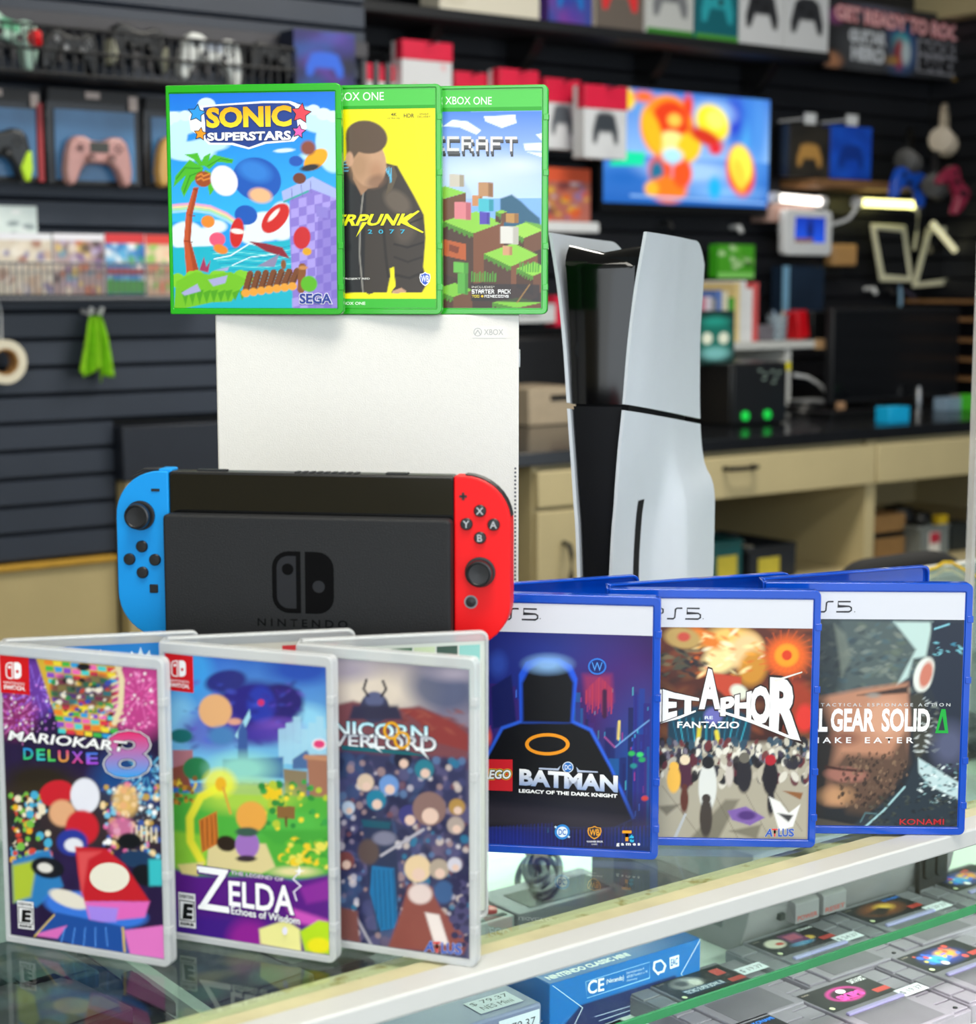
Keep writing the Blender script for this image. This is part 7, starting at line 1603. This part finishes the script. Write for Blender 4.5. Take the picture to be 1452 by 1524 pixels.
_, zc = cub('cardboard_box', 'lower brown cardboard box in the right cubby', 'box', 1302, 1346, 800, 845, NC + .05, .25, M_CARD)
_, zc2 = cub('black_tray', 'thin black tray between the two cardboard boxes in the cubby', 'tray', 1300, 1345, 792, 800, NC + .05, .24, M_BLACK, zc + .0005)
cub('cardboard_box', 'upper brown cardboard box in the right cubby', 'box', 1301, 1347, 766, 792, NC + .05, .24, M_CARD, zc2 + .0005)
t3, w3, h3 = bin_('clear plastic basket with red and white label in the right cubby', 1368, 1416, 782, NC - .01, mat('milky_plastic', '#8f9694', .3, alpha=.6), .24)
lab = MB().box(w3*.30, w3*.62, .0005, .0035, h3*.05, h3*.80); obj('label_card', lab, mat('label_white', '#d8d4cc', .6), t3); obj('label_red', MB().box(w3*.32, w3*.60, -.001, .0004, h3*.45, h3*.78), mat('label_red', '#b02438', .6), t3)
for k, (dx_, dz_, r_, lb) in enumerate(((.05, .0, .055, 'large black bundle heaped in the clear basket'), (.14, -.015, .042, 'small black bundle heaped in the clear basket'))):
    p = t3.location + Matrix.Rotation(YAW, 3, 'Z') @ Vector((dx_, .12, h3 + .01 + dz_)); v_ = MB()
    v_.lathe([(.001, -r_*.8), (r_*.7, -r_*.6), (r_, 0), (r_*.8, r_*.55), (.001, r_*.8)], 16, 'z'); o_ = obj('black_bundle', v_, M_BLACK, loc=p, smooth=True); tag(o_, lb, 'bundle')
yb_ = t3.location + Matrix.Rotation(YAW, 3, 'Z') @ Vector((w3*.78, .02, h3 - .004)); o_ = obj('yellow_block', MB().prism(rrect(-.02, .02, 0, .03, .006), -.012, .012), mat('yellow_block', '#d8b41c', .5), loc=yb_, rot=YAW, bevel=.002); tag(o_, 'small yellow block on the rim of the clear basket', 'block')
cub('black_case', 'dark grey box at the right end of the right cubby', 'box', 1416, 1445, 778, 845, NC + .03, .2, mat('slate_box', '#2a3030', .5))
# stool and cable behind the glass counter
Ych = 2.62; xs_, zs_ = on_yw(1312, 826, Ych)
st_ = thing('office_chair', 'black padded chair back seen behind the rightmost blue case', 'chair', (xs_ + .03, Ych, 0), YAW)
zb0 = zs_ - .36
obj('backrest', MB().prism(rrect(-.14, .14, zb0, zs_, .07, 6), -.03, .03), mat('black_mesh_fabric', '#0e0e10', .9), st_, bevel=.02, seg=3)
obj('seat', MB().prism(rrect(-.22, .22, .05, .50, .06, 5), .43, .50, 'z'), mat('black_mesh_fabric', '#0e0e10', .9), st_, bevel=.02, seg=3)
obj('back_post', MB().tube([(0, .0, zb0 + .1), (0, -.03, .55), (0, .1, .42)], .02, 10), M_BLACK, st_); obj('gas_column', MB().lathe([(.028, .10), (.028, .429)], 16, 'z', c=(0, .26, 0)), M_CHROME, st_)
for k in range(5):
    a = 2*math.pi*k/5; lg = obj('leg', MB().tube([(0, .26, .10), (.24*math.cos(a), .26 + .24*math.sin(a), .065)], .018, 8), M_BLACK, st_)
    obj('caster', MB().lathe([(.026, -.012), (.026, .012)], 12, 'x', c=(.24*math.cos(a), .26 + .24*math.sin(a), .028)), M_BLACK, lg)
yp = MB().tube([(*on_zw(x, y, CT + .004), CT + .0046) for x, y in ((1376,850),(1392,846),(1404,838),(1416,838),(1430,846),(1446,856),(1470,864))], .0024, 8)
o_ = obj('yellow_cable', yp, mat('yellow_rubber', '#d8b21c', .4), smooth=True); tag(o_, 'yellow cable lying across the far edge of the glass counter', 'cable')
